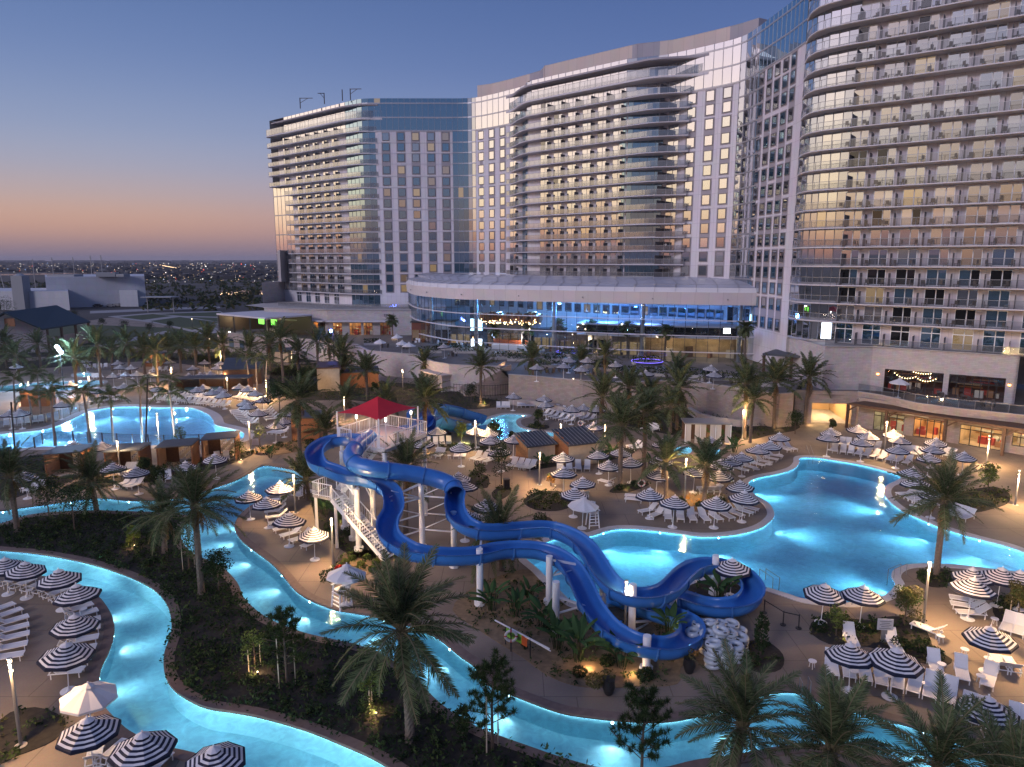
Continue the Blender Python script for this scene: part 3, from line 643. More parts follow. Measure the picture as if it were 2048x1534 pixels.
# ---------------- middle tower
s953, s1013, s1361, s1463, s1500 = S(953), S(1013), S(1361), S(1463), S(1499)
wall(TC, s953, s1463, 5., 58.3, m_panel)
glasszone(TC, s940, s953, SFL, 1.5, 'wr'); glasszone(TC, s1463, s1500, SFL, 1.6, 'wr')
glasszone(TC, s953, s1463, [58.2, 61.6, 65.2, ROOF], 2.1, 'ww')
for a, c in ((sb[0] - .3, sb[1] + .2), (S(1248), sb[3] + .2)): glasszone(TC, a, c, FL[1:17] + [58.2], 1.6, 't', out=.08)
columns(TC, (963.4, 984, 1005.6), 407, FL[1:16], kinds='rw'); columns(TC, (1376, 1411.5, 1444.8), 407, FL[1:16], kinds='rw')
def foC(s):
    x0, x1, x2, x3 = s1013, S(1085), S(1300), S(1398)
    if s < x0: return .1
    t = min(1, (s - x0) / (x1 - x0)); a = 4.7 * t * t * (3 - 2 * t)
    if s > x2: u = min(1, (s - x2) / (x3 - x2)); a *= (1 - u * u * (3 - 2 * u))
    return max(.1, a)
cdx = (1027, 1089, 1115, 1143, 1172, 1202, 1233, 1342)
for i, z in enumerate(FL[1:]):
    big = z > 61
    slab(TC, s1013, S(1402) if big else S(1372), z, foC, rail=1.7 if big else 1.1, th=.55 if big else .28)
    if z > 58.5: continue
    for x in cdx: door(TC, SW(x, 407), z, 'wwrc', lit=.02, mesh=FR_DOORG)
    for x in (1037, 1102, 1129, 1157, 1187, 1217, 1246, 1330): screen(TC, SW(x, 407), z, foC(S(x, 407)))
slab(TC, s1013, S(1402), 65.2, foC, th=.6, rail=0, name='roof_canopy', m=m_spand)
# ---------------- right tower with its narrow side wing
s1508, s1583, s1690 = S(1507), WB.s[25], S(1688)
wall(TR, s1508, s1583, 5., 58.3, m_panel); wall(TR, s1690, WB.L, 11.1, 73.5, m_panelr)
glasszone(TR, s1500, s1508, SFL, 1.6, 't'); glasszone(TR, s1508, s1583, [58.2, 61.6, 65.2, ROOF], 1.7, 't')
FR2 = FL + [64.5, 67.4, 70.4, 73.5]
glasszone(TR, s1583 + .3, s1690, FR2, 1.45, 'r', lit=.008)
columns(TR, (1515, 1530, 1545, 1561, 1576), 326, FL[0:16], kinds='ttr')
s1660 = S(1655)
def foR(s): t = max(0, min(1, (s - s1583) / (s1660 - s1583))); return .15 + 1.75 * t * t * (3 - 2 * t) + .5 * math.sin(math.pi * t)
rdx = (1717, 1774, 1834, 1898, 1966, 2031, 2110)
sdr = [SW(x, 305) for x in rdx]
sdr.append(2 * sdr[-1] - sdr[-2])
lits = {(5, 12), (0, 16), (4, 16), (3, 13)}
for i, z in enumerate(FR2[:-1]):
    if i > 0: slab(TR, s1583 + .2, WB.L - 1, z, foR, rail=1.1, th=.24, posts=2.4)
    for j, s in enumerate(sdr):
        tall = i == 0
        if tall: f = door(TR, s, z, 'td', lit=.15, mesh=FR_TALL, h=3.1, opened=0)
        else: f = door(TR, s, z, ('tdrcm' if i < 5 else 'rwrcrm'), lit=.06 if i < 6 else .02, opened=.035)
        screen(TR, s + (sdr[1] - sdr[0]) * .5, z, 1.9)
    screen(TR, s1690 + .2, z, 1.9)
_t = W.at(SW(1660, 640)); _n = W.nor(SW(1660, 640)); pane(TR, 'b', W.at(SW(1653, 660)), W.nor(SW(1653, 660)), 1.5, 2.6, 11.6, .2, 0)
# roofs, parapets, penthouse screens
def roofstrip(root, s0, s1, z, depth=18.):
    b = MB(); xs = ssteps(s0, s1, 2.5); b.grid([[(*W.off(s, -.02), z), (*WB.off(s, -.6), z + .05), (*WB.off(s, -depth), z)] for s in xs])
    b.grid([[(*WB.off(s, -depth), z), (*WB.off(s, -depth), 5)] for s in xs])
    e = WB.off(s0, -depth); p = W.at(s0); b.face([(p.x, p.y, 5), (e.x, e.y, 5), (e.x, e.y, z), (p.x, p.y, z)]); b.build('roof', m_conc, root)
roofstrip(TL, s552, s940, ROOF); roofstrip(TC, s940, s1500, ROOF); roofstrip(TR, s1500, s1583, ROOF); roofstrip(TR, s1583, WB.L, 73.6, 14)
def pent(root, xa, xb, m, z1=70.7, off=-4.5, name='penthouse_screen'):
    a, c = S(xa - 22), S(xb - 22); b = MB(); xs = ssteps(a, c, 2.5)
    for p, q in zip(xs, xs[1:]):
        u, v = W.off(p, off), W.off(q, off); b.face([(*u, ROOF - .1), (*v, ROOF - .1), (*v, z1), (*u, z1)], 0, [(p, 0), (q, 0), (q, 3), (p, 3)])
        u2, v2_ = WB.off(p, off - 7), WB.off(q, off - 7); b.face([(*u, z1), (*v, z1), (*v2_, z1), (*u2, z1)], 0)
    for s_ in (a, c): u, w_ = W.off(s_, off), WB.off(s_, off - 7); b.face([(*u, ROOF - .1), (*w_, ROOF - .1), (*w_, z1), (*u, z1)], 0, [(0, 0), (7, 0), (7, 3), (0, 3)])
    b.build(name, m, root)
for xa, xb, m in ((968, 1055, m_pent), (1055, 1077, m_pentg), (1077, 1268, m_pent), (1268, 1325, m_pentg), (1325, 1440, m_pent), (1440, 1462, m_pentg), (1462, 1484, m_spand)): pent(TC, xa, xb, m)
flush_extra()
def davit(x, y, Y, arm, label):
    p = A(x, y, Y); r = ob('roof_davit', None, None, (p.x, p.y, ROOF), label=label, category='davit', group='davits on the left tower roof')
    b = MB(); b.bar((0, 0, 0), (0, 0, 2.9), .22); b.build('mast', m_dkmetal, r)
    if arm:
        b = MB(); b.bar((0, 0, 2.8), (arm, -1, 2.6), .16); b.build('arm', m_dkmetal, r); b = MB(); b.bar((0, 0, 1.5), (arm * .62, -.6, 2.65), .10); b.build('brace', m_dkmetal, r)
davit(601, 222, 213, 3.9, 'leftmost black davit crane on the left tower roof, arm level'); davit(649, 208, 207, -1.5, 'small forked mast on the left tower roof between two davits')
davit(685, 200, 203, 0, 'plain antenna post on the left tower roof'); davit(701, 198, 202, 3.2, 'rightmost davit crane on the left tower roof, arm tipped down')
# balcony chairs of the right tower
cb = MB(); cb.box((0, 0, .38), (.55, .55, .06)); cb.box((0, -.25, .44), (.55, .05, .5))
for sx in (-.24, .24):
    for sy in (-.24, .24): cb.box((sx, sy, 0), (.04, .04, .38))
CHM = cb.mesh('patio_chair', m_bronze)
for i, z in enumerate(FR2[1:-2]):
    for j, s in enumerate(sdr[:-2]):
        for k, ds in enumerate((-1.3, .9)):
            if R.random() < .12: continue
            p = W.off(s + ds + U(-.3, .3), 1.15 + U(-.15, .15))
            ob('patio_chair', CHM, None, (p.x, p.y, z), U(0, 6.3), label='patio chair, right tower balcony row {} up, {} bay from corner, {} seat'.format(ORD[i], ORD[j], ('left', 'right')[k]), category='chair', group='patio chairs on the right tower')
# ------------------------------------------------------------------ plaza terrace, lobby drum, podiums
PZ = 4.4
m_paver = deckmat('plaza_paving', (.15, .13, .115), (.20, .175, .16))
m_copper = mat('copper', (.30, .12, .05), .35, .7)
m_clear = clear_glass('lobby_glass', (.80, .88, .93), .10, .01)
m_shop = clear_glass('shop_glass', (.9, .9, .9), .07, .02)
m_band = panelmat('pale_metal_band', (.66, .61, .63), 2.6, .4)
m_membrane = mat('roof_membrane', (.42, .43, .50), .35, noise=.25, ns=.3)
m_brick = stone('red_brown_stone', (.30, .20, .15), (.24, .16, .12))
def xy(v): return Vector((v.x, v.y))
FRONT_L = [xy(P(x, y, PZ)) for x, y in ((470,668),(530,676),(600,682),(680,690))] + [xy(P(x, y, 5.)) for x, y in ((712,689),(721,694),(736,701),(769,704),(803,707),(830,709),(865,723),(898,729),(949,732),(1000,733),(1017,731))]
FRONT_C = [xy(P(x, y, 5.)) for x, y in ((1017,749),(1074,753),(1166,762),(1270,765),(1378,760),(1415,768),(1454,773),(1493,782),(1560,788),(1588,786))]
FRONT_R = [xy(P(x, y, 5.)) for x, y in ((1591,780),(1650,782),(1715,783),(1768,792),(1836,807),(1921,818),(2048,831),(2200,852))]
back = [Vector(p) for p in ((112, 60), (112, 150), (62, 205), (-30, 215), (-70, 240), (-92, 215))]
plz = FRONT_L + [Vector((FRONT_C[0].x - .5, FRONT_L[-1].y))] + FRONT_C + FRONT_R + back
b = MB(); sheet(b, ccw([tuple(p) for p in plz]), PZ); b.build('plaza_paving', m_paver, kind='structure')
def runwall(root, pts, z0, z1, th, m, name='wall', cap=.08, capm=None):
    b = MB(); c = MB(); n = len(pts); L = Line(pts); ins = [L.off(s, -th) for s in L.s]
    for i in range(n - 1):
        a, d, e, f = pts[i], pts[i + 1], ins[i + 1], ins[i]
        b.face([(*a, z0), (*d, z0), (*d, z1), (*a, z1)]); b.face([(*f, z1), (*e, z1), (*e, z0), (*f, z0)][::1]); b.face([(*a, z1), (*d, z1), (*e, z1), (*f, z1)])
    for i in (0, -1): b.face([(*pts[i], z0), (*pts[i], z1), (*ins[i], z1), (*ins[i], z0)])
    o = b.build(name, m, root)
    out = [L.off(s, .05) for s in L.s]; inn = [L.off(s, -th - .05) for s in L.s]
    for i in range(n - 1):
        c.face([(*out[i], z1 + .003), (*out[i + 1], z1 + .003), (*out[i + 1], z1 + cap), (*out[i], z1 + cap)]); c.face([(*out[i], z1 + cap), (*out[i + 1], z1 + cap), (*inn[i + 1], z1 + cap), (*inn[i], z1 + cap)])
    c.build('wall_cap', capm or m_conc, root); return o
rw = ob('retaining_wall', label='curved pale stone retaining wall of the left terrace with parasols on it', category='wall'); runwall(rw, FRONT_L, 0, 5., .4, m_stonel)
rw = ob('retaining_wall', label='long low stone retaining wall below the middle plaza, green slope at its foot', category='wall'); runwall(rw, FRONT_C, 0, 5., .4, m_stone)
# the right hand wall has the tunnel opening cut into it
def openwall(root, a, d, z0, z1, holes, th, m, name='wall'):
    """straight wall a->d with holes (s0, s1, zb, zt); front face on the line"""
    a, d = Vector(a), Vector(d); t = (d - a); L = t.length; t.normalize(); nv = Vector((t.y, -t.x)); b = MB(); rz = math.atan2(t.y, t.x)
    def bx(s0, s1, zb, zt):
        if s1 - s0 < .01 or zt - zb < .01: return
        c = a + t * (s0 + s1) / 2 - nv * th / 2; b.box((c.x, c.y, zb), (s1 - s0, th, zt - zb), rz)
    cur = 0.
    for s0, s1, zb, zt in sorted(holes):
        bx(cur, s0, z0, z1); bx(s0, s1, z0, zb); bx(s0, s1, zt, z1); cur = s1
    bx(cur, L, z0, z1); return b.build(name, m, root), rz, t, nv
def sof(a, d, x, y):
    return Line([a, d]).hit(x, y)
PR = ob('podium_building', label='right stone podium with shopfronts below and a dark restaurant window band above', category='building')
tw_a, tw_b = FRONT_R[0], FRONT_R[2]
t0_, t1_ = sof(tw_a, tw_b, 1622, 840), sof(tw_a, tw_b, 1702, 840)
openwall(PR, tw_a, tw_b, 0, 5., [(t0_, t1_, 0, 3.1)], .5, m_stone)
runwall(PR, FRONT_R[2:], 4.0, 5., .35, m_stone, name='parapet')
_t = (tw_b - tw_a).normalized(); _n = Vector((_t.y, -_t.x)); c_ = tw_a + _t * (t0_ + t1_) / 2 - _n * 5.6
b = MB(); w_ = t1_ - t0_; rz_ = math.atan2(_t.y, _t.x)
for dx in (-w_ / 2 - .1, w_ / 2 + .1): q = c_ + _t * dx; b.box((q.x, q.y, .01), (.2, 10, 3.3), rz_)
q = c_ - _n * 5.05; b.box((q.x, q.y, .01), (w_, .1, 3.3), rz_); b.box((c_.x, c_.y, 3.15), (w_ + .4, 10, .15), rz_); b.build('tunnel_lining', mat('warm_plaster', (.55, .38, .22), .8), PR)
b = MB(); b.box((c_.x, c_.y, .012), (w_, 10, .02), rz_); b.build('tunnel_floor', m_conc, PR)
b = MB(); q = c_ - _n * 1; b.box((q.x, q.y, 3.05), (1.2, 6, .06), rz_); b.build('ceiling_light', m_bulb, PR)
lamp('tunnel_lamp', 'POINT', (c_.x, c_.y, 2.7), (1., .66, .30), 900, None, .5); q = c_ + _n * 3.2; lamp('tunnel_lamp', 'POINT', (q.x, q.y, 2.7), (1., .66, .30), 500, None, .4)
# cafe front
ca, cb_ = Vector((50.4, 101.0)), Vector((70.5, 78.0)); L_ = Line([ca, cb_])
shops = [(1746, 1806), (1827, 1893), (1921, 2004), (2028, 2075)]
hs = []
for i, (xa, xb) in enumerate(shops): hs.append((L_.hit(xa, 850), L_.hit(xb, 870), .02 if i < 3 else 1.0, 2.75))
_, rz_c, t_c, n_c = openwall(PR, ca, cb_, 0, 4.4, hs, .35, m_stone)
runwall(PR, [FRONT_R[2] - Vector((0, .0)), ca], 0, 4.0, .3, m_stone)
def storefront(root, a, t, nv, rz, s0, s1, zb, zt, cols, transom, warm, power, depth=5., name='shopfront', lit=True, doorcols=(), cm=(.55, .42, .26)):
    w = s1 - s0; mid = a + t * (s0 + s1) / 2; f = MB(); fr = .09
    q = mid - nv * .12
    for i in range(cols + 1): p = a + t * (s0 + w * i / cols) - nv * .12; f.box((p.x, p.y, zb), (fr, .12, zt - zb), rz)
    for z in (zb, zt - fr, transom): f.box((q.x, q.y, z), (w, .11, fr), rz)
    fo = f.build(name, m_blkmetal, root)
    for i in range(cols):
        for za, zc in ((zb + fr, transom), (transom + fr, zt - fr)):
            p = a + t * (s0 + w * (i + .5) / cols) - nv * .14; g = MB(); g.face([(-w / cols / 2 + fr / 2, 0, za), (w / cols / 2 - fr / 2, 0, za), (w / cols / 2 - fr / 2, 0, zc), (-w / cols / 2 + fr / 2, 0, zc)])
            g.build('glass_pane', m_shop, fo, loc=(p.x, p.y, 0), rz=rz)
    r = MB(); c = mid - nv * (depth / 2 + .4)
    for dx in (-w / 2 - .35, w / 2 + .35): p = c + t * dx; r.box((p.x, p.y, zb - .02), (.1, depth, zt - zb + .5), rz)
    p = c - nv * depth / 2; r.box((p.x, p.y, zb - .02), (w + .8, .1, zt - zb + .5), rz); r.box((c.x, c.y, zt + .42), (w + .8, depth, .1), rz); r.box((c.x, c.y, zb - .02), (w + .7, depth, .05), rz)
    r.build('room', mat('room_wall', cm, .8, noise=.5, ns=.7), fo)
    it = MB()
    for k in range(7):
        p = c + t * U(-w * .42, w * .42) - nv * U(-1.5, depth * .4); it.box((p.x, p.y, zb + .03), (U(.4, 1.1), U(.4, .6), U(.6, 1.1)), rz + U(-.2, .2), k % 3)
    for k in range(4): p = c - nv * (depth / 2 - .25) + t * U(-w * .3, w * .3); it.box((p.x, p.y, zb + .8 + k * .4), (w * .45, .3, .22), rz, (k + 1) % 3)
    it.build('shop_furniture', [mat('shop_red', (.4, .05, .03)), mat('shop_wood', (.35, .18, .07)), mat('shop_pale', (.6, .58, .5))], fo)
    if lit: p = c + nv * .6; lamp('shop_lamp', 'POINT', (p.x, p.y, zt - .25), warm, power, None, .5)
    return fo
for i, (s0, s1, zb, zt) in enumerate(hs): storefront(PR, ca, t_c, n_c, rz_c, s0, s1, zb, zt, (4, 5, 4, 3)[i], 2.1 if i != 1 else 2.45, (1., .74, .42), (200, 420, 420, 300)[i], cm=((.42, .44, .36), (.6, .36, .16), (.55, .42, .26), (.5, .4, .25))[i])
# pergola roof over the shopfronts
pr = MB(); pl = Line([FRONT_R[2] + Vector((-.5, -1.0)), ca + n_c * 1.2, cb_ + n_c * 1.2])
pr.grid([[(*pl.off(s, 1.5), 3.55), (*pl.off(s, 1.5), 3.85), (*pl.off(s, -1.8), 3.98), (*pl.off(s, -1.8), 3.6), (*pl.off(s, 1.5), 3.55)] for s in (1.5, pl.L * .25, pl.L * .5, pl.L * .75, pl.L)]); pr.build('pergola_roof', m_dkwood, PR)
for x in (1702, 1774, 1893, 2012): s = pl.hit(x, 880); q = pl.off(s, 1.0); b = MB(); b.box((q.x, q.y, 0), (.32, .32, 3.55), rz_c); b.bar((q.x, q.y, 2.5), (q.x + t_c.x * 1.4, q.y + t_c.y * 1.4, 3.55), .2); b.build('post', m_dkwood, PR)
# sign with red and blue lettering on the second shopfront
def text(name, body, size, m, parent, loc, rot, ext=.01, align='CENTER'):
    cu = bpy.data.curves.new(name, 'FONT'); cu.body = body; cu.size = size; cu.extrude = ext; cu.align_x = align; cu.align_y = 'CENTER'; cu.resolution_u = 2; cu.materials.append(m)
    t = bpy.data.objects.new(name, cu); col.objects.link(t); me = bpy.data.meshes.new_from_object(t); me.name = name; bpy.data.objects.remove(t)
    o = ob(name, me, parent, loc); o.rotation_euler = rot; return o
q = ca + t_c * L_.hit(1856, 832) + n_c * .16; sg = ob('shop_sign', None, None, (q.x, q.y, 2.95), rz_c, label='white banner sign with blue and red lettering above the middle shopfront', category='sign')
b = MB(); b.box((-1.5, 0, 0), (3.3, .06, .55)); b.build('board', mat('banner_white', (.72, .70, .74), .6), sg)
# (the banner's words are too small to read: short runs of dark and red bars stand for its letters)
b = MB()
for i in range(22):
    if i in (9, 15): continue
    b.box((-2.98 + i * .137, -.035, .16), (.09, .012, U(.16, .24)), 0, 1 if 9 < i < 15 else 0)
b.build('lettering', [mat('sign_blue', (.10, .10, .28)), mat('sign_red', (.55, .03, .06))], sg)
# upper restaurant wall
ua, ub = xy(P(1746, 694, 11.05)), xy(P(2040, 713, 11.05)); ue = ub + (ub - ua) * .5; ul = xy(P(1650, 693, 11.05))
LU = Line([ua, ue]); uh = [(LU.hit(1767, 770), LU.hit(1884, 785), PZ + .05, 7.9), (LU.hit(1895, 785), LU.hit(2008, 795), PZ + .05, 7.9)]
_, rz_u, t_u, n_u = openwall(PR, ua, ub, PZ, 11.05, uh, .35, m_stonel)
openwall(PR, ub, ub + Vector((-n_u.x, -n_u.y)) * 7, PZ, 11.05, [], .35, m_stonel); openwall(PR, ul, ua, PZ, 11.05, [], .35, m_stonel)
for i, (s0, s1, zb, zt) in enumerate(uh):
    storefront(PR, ua, t_u, n_u, rz_u, s0, s1, zb, zt, 7, 6.7, (1., .55, .25), 60, 6., cm=(.10, .05, .035))
b = MB(); b.bar((*(ub - n_u * .0), 11.1), (*ua, 11.1), .5, .12); b.bar((*ua, 11.1), (*ul, 11.1), .5, .12); b.build('coping', m_conc, PR)
tp = MB(); e1 = xy(WB.off(S(1560), -2)); sheet(tp, ccw([tuple(p) for p in (ul, ua, ue, ue - n_u * 8, WB.off(S(1760), -1), WB.off(S(1660), -1), e1)]), 11.08); tp.build('terrace', m_conc, PR)
rl = MB(); hd = MB(); pts_ = [ul + (ua - ul) * .05, ua + n_u * -.1, ub]; LR = Line([ul, ua, ue]); 
for i in range(len(LR.s) - 1):
    p, q = LR.off(LR.s[i], -.15), LR.off(LR.s[i + 1], -.15); rl.face([(*p, 11.2), (*q, 11.2), (*q, 12.2), (*p, 12.2)]); hd.bar((*p, 12.22), (*q, 12.22), .05)
o = rl.build('railing', m_railf, PR); hd.build('handrail', m_grmetal, o)
# sloped end wall and hanging roof at the lobby's right end
e = [xy(P(1545, 665, 11.)), ul]; openwall(PR, e[0], ul, PZ, 11.05, [], .4, m_stonel)
b = MB(); c4 = [P(1526, 700, 9.0), P(1578, 672, 11.0)]
q0, q1 = xy(P(1525, 707, 8.4)), xy(P(1640, 715, 8.4)); dd = Vector((.6, .8)) * 7
b.prism([tuple(q0), tuple(q1), tuple(q1 + dd), tuple(q0 + dd)], 8.1, 8.45, bottom=True); b.build('entrance_canopy', m_roofdk, PR)
for q in (q0 * .99 + q1 * .01 + dd * .1, q1 + dd * .1, (q0 + q1) / 2 + dd * .1): b = MB(); b.box((q.x, q.y, PZ), (.4, .4, 3.7)); b.build('post', m_dkwood, PR)
# glass balustrade along the deck edge
gl = MB(); hd = MB(); LG = Line(FRONT_R[2:]); ks = [LG.L * i / 16 for i in range(17)]
for s0, s1 in zip(ks, ks[1:]):
    p, q = LG.off(s0, -.2), LG.off(s1, -.2); gl.face([(*p, 5.1), (*q, 5.1), (*q, 6.15), (*p, 6.15)]); hd.bar((*p, 6.17), (*q, 6.17), .05); hd.bar((*p, 5.05), (*p, 6.2), .05)
o = gl.build('railing', m_rail, PR); hd.build('handrail', m_grmetal, o)
# string lights inside/along the restaurant
def strlights(pts, n, sag, label, par=None, s=.07, name='string_light'):
    r = ob(name, label=label, category='string lights'); b = MB(); w = MB(); prev = None
    for a, c in zip(pts, pts[1:]):
        a, c = Vector(a), Vector(c)
        for i in range(n + 1):
            t = i / n; p = a + (c - a) * t - Vector((0, 0, sag * 4 * t * (1 - t)))
            if prev is not None: w.bar(prev, p, .02)
            prev = p; b.blob((p.x, p.y, p.z - .06), s, 5)
        prev = None
    w.build('cable', m_blkmetal, r); o = b.build('bulb', glow('bulb_string', (1., .72, .36), 9), r); o['kind'] = 'stuff'; return r
q = lambda x, y, o_=.5: (lambda p: (p.x, p.y))(LU.at(LU.hit(x, y)) + n_u * o_)
strlights([(*q(1790, 750), 7.5), (*q(1832, 755), 7.2), (*q(1872, 760), 7.1)], 8, .5, 'warm string of bulbs across the left half of the dark restaurant window')
strlights([(*q(1828, 745), 7.9), (*q(1862, 750), 7.85)], 7, .15, 'short upper string of bulbs in the restaurant window')
for x, lab in ((1755, 'orange wall lantern left of the restaurant windows'), (2020, 'orange wall lantern right of the restaurant windows')):
    p = LU.at(LU.hit(x, 760)) + n_u * .15; r = ob('wall_lantern', None, None, (p.x, p.y, 6.9), label=lab, category='lantern'); b = MB(); b.box((0, 0, 0), (.22, .22, .3)); b.build('lamp_glass', glow('lantern_glow', (1., .42, .12), 9), r); b = MB(); b.box((0, 0, .3), (.32, .32, .1), taper=.4); b.box((0, 0, -.05), (.26, .26, .05)); b.build('cap', m_blkmetal, r)
# ------------------------------------------------------------------ lobby drum
LB = ob('lobby_building', label='round glass lobby with a pale metal roof band in front of the middle tower', category='building')
zb_ = 15.5
bp = [xy(P(x, y, zb_)) for x, y in ((818,583.5),(825,587.5),(839,591.3),(878,595.5),(917,598.3),(976,600.3),(1035,602),(1094,603.4),(1191,605.8),(1278,607.6),(1376,609.3),(1460,610.4),(1539,611.3),(1562,611.6))]
bp = [Vector((bp[0].x - 1.2, bp[0].y + 9)), Vector((bp[0].x - .8, bp[0].y + 4))] + bp
AL = Line([Vector(p) for p in catmull(bp, 4)])
def arow(o, z): return [(*AL.off(s, o), z) for s in AL.s]
def bandpart(name, o0, z0, o1, z1, m, par=LB, uvm=True):
    b = MB()
    for i in range(len(AL.s) - 1):
        s0, s1 = AL.s[i], AL.s[i + 1]; a, c, d, e = AL.off(s0, o0), AL.off(s1, o0), AL.off(s1, o1), AL.off(s0, o1)
        b.face([(*a, z0), (*c, z0), (*d, z1), (*e, z1)], 0, [(s0, 0), (s1, 0), (s1, 2.9), (s0, 2.9)])
    return b.build(name, m, par)
bandpart('roof_band', .35, zb_, .55, 17.9, m_band); bandpart('soffit', -.3, zb_ - .003, .35, zb_, m_band); bandpart('roof_edge', .55, 17.9, -.2, 18.75, mat('edge_white', (.66, .64, .66), .4))
rf = MB(); prof = ((-.2, 18.75), (-3, 19.4), (-8, 20.0), (-15, 20.4), (-24, 20.3), (-34, 19.6))
rf.grid([[(*(AL.off(s, o) if o > -4 else AL.at(s) + Vector((.15, .99)) * -o), z) for o, z in prof] for i, s in enumerate([AL.L * k / 60 for k in range(61)])]); rf.build('roof', m_membrane, LB)
rb = MB()
for k in range(0, 61, 2):
    s = AL.L * k / 60; pp = [(*(AL.off(s, o) if o > -4 else AL.at(s) + Vector((.15, .99)) * -o), z + .12) for o, z in prof]
    for p, q in zip(pp, pp[1:]): rb.bar(p, q, .07)
    p = AL.off(s, .5); rb.bar((*p, 17.9), (*p, 20.0 - .6), .05)
rb.build('roof_rib', m_mull, LB)
hr = MB()
for i in range(len(AL.s) - 1): hr.bar((*AL.off(AL.s[i], .45), 19.35), (*AL.off(AL.s[i + 1], .45), 19.35), .05)
hr.build('roof_rail', m_grmetal, LB)
for i in range(8): s = AL.L * (i + .7) / 8.4; p = AL.off(s, .75); b = MB(); b.blob((p.x, p.y, 16.6), .16, 6); b.build('camera_dome', m_grmetal, LB)
mu = MB(); nsg = 54
zl = [PZ, 6.3, 9.5, 12.5, zb_]
for k in range(nsg + 1):
    p = AL.at(AL.L * k / nsg); mu.bar((*p, PZ), (*p, zb_), .07, .16)
mu.build('mullion', m_dkmetal, LB)
for z, w in ((6.3, .28), (9.5, .30), (12.5, .30)):
    hb = MB()
    for i in range(len(AL.s) - 1): hb.bar((*AL.off(AL.s[i], .2), z), (*AL.off(AL.s[i + 1], .2), z), .5, .16)
    hb.build('ledge', m_slab, LB)
for k in range(nsg):
    a, c = AL.at(AL.L * k / nsg), AL.at(AL.L * (k + 1) / nsg); t = (c - a).normalized(); nv = Vector((t.y, -t.x)); m_ = (a + c) / 2
    for z0, z1 in zip(zl, zl[1:]):
        if z0 < 5 and 18 < k < 30 and k % 5: continue
        o = ob('glass_pane', PQ.setdefault('lobby', unit_quad('lobby_pane', m_clear)), LB); o.location = (m_.x, m_.y, z0 + .1); o.scale = ((c - a).length - .07, 1, z1 - z0 - .2); o.rotation_euler = (U(-.004, .004), 0, face_rz(nv) + U(-.005, .005))
for k in range(6):
    s = AL.L * (.14 + k * .16); p = AL.off(s, -1.6); b = MB(); b.tube([(p.x, p.y, PZ), (p.x, p.y, zb_)], .45, 12); b.build('column', m_grmetal, LB, True)
# inside: windows in the tower's lowest wall, screens, chandelier, bar, warm restaurant strip
for x in range(852, 1480, 19):
    try: s = SW(x, 605)
    except ValueError: continue
    if s > s953 and s < s1463: window(TC, s, 11.7, 't', .05)
sc_ = lambda x, y, z: xy(P(x, y, z))
def slabscreen(name, x0, x1, Y, z0, z1, m, label, cat):
    a, c = A(x0, 650, Y), A(x1, 650, Y); r = ob(name, None, None, ((a.x + c.x) / 2, Y, z0), label=label, category=cat); w = c.x - a.x
    b = MB(); b.box((0, 0, 0), (w, .3, z1 - z0)); b.build('casing', m_dkmetal, r); b = MB(); b.face([(-w / 2 + .1, -.17, .1), (w / 2 - .1, -.17, .1), (w / 2 - .1, -.17, z1 - z0 - .1), (-w / 2 + .1, -.17, z1 - z0 - .1)]); b.build('screen', m, r)
g_scr = glow('screen_blue', (.50, .80, 1.), 4.); g_scr2 = glow('screen_white', (.82, .9, 1.), 4.5); g_pur = glow('strip_violet', (.22, .16, 1.), 2.5)
slabscreen('video_wall', 940, 966, 166, 7.6, 10.6, g_scr, 'bright pale blue video wall inside the left of the lobby', 'screen')
slabscreen('video_wall', 941, 965, 161, 4.5, 6.4, g_scr2, 'low bright screen under the pale blue video wall', 'screen')
slabscreen('video_screen', 1073, 1079, 160, 6.8, 9.6, g_scr, 'narrow lit screen in the middle of the lobby', 'screen')
slabscreen('video_screen', 1446, 1462, 131, 10.5, 11.7, g_scr2, 'bright white screen hanging high at the right end of the lobby', 'screen')
slabscreen('video_screen', 1497, 1504, 137, 12., 13.8, g_scr, 'pale blue lit panel high at the lobby right end', 'screen')
ch = ob('chandelier', label='wide copper chandelier of many small warm bulbs hanging in the lobby', category='chandelier'); b = MB(); b2 = MB()
c0, c1 = A(962, 645, 160), A(1080, 645, 156)
for k in range(150):
    t = U(0, 1); p = c0 + (c1 - c0) * t; z = U(10.0, 11.2); b.blob((p.x, p.y + U(-2.5, 2.5), z), .09, 5)
for k in range(40):
    t = k / 39; p = c0 + (c1 - c0) * t; b2.box((p.x, p.y + U(-2, 2), U(10.4, 10.9)), (.5, 2.2, U(1.2, 1.9)), U(-.4, .4))
o = b.build('bulb', glow('bulb_lobby', (1., .62, .26), 16), ch); o['kind'] = 'stuff'; o = b2.build('copper_fin', m_copper, ch); o['kind'] = 'stuff'
bc = ob('bar_counter', label='long low bar with orange back panels in the middle of the lobby', category='bar counter'); c0, c1 = A(985, 683, 158), A(1065, 683, 154)
b = MB(); b.bar((c0.x, c0.y, PZ + .55), (c1.x, c1.y, PZ + .55), .8, 1.1); b.build('counter', m_white, bc); b = MB(); b.bar((c0.x, c0.y + 2, PZ + 1.2), (c1.x, c1.y + 2, PZ + 1.2), .2, 1.6); b.build('back_panel', mat('orange_panel', (.5, .12, .04)), bc)
mz = ob('mezzanine', label='dark-fronted gallery with a warm lit restaurant under it at the lobby right end', category='gallery')
ml = Line([AL.off(AL.L * t, -3.2) for t in (.66, .74, .82, .9, .985)])
def mlbox(o0, o1, z0, z1, m, name):
    b = MB(); b.grid([[(*ml.off(s, o0), z0), (*ml.off(s, o0), z1), (*ml.off(s, o1), z1), (*ml.off(s, o1), z0), (*ml.off(s, o0), z0)] for s in ml.s]); return b.build(name, m, mz)
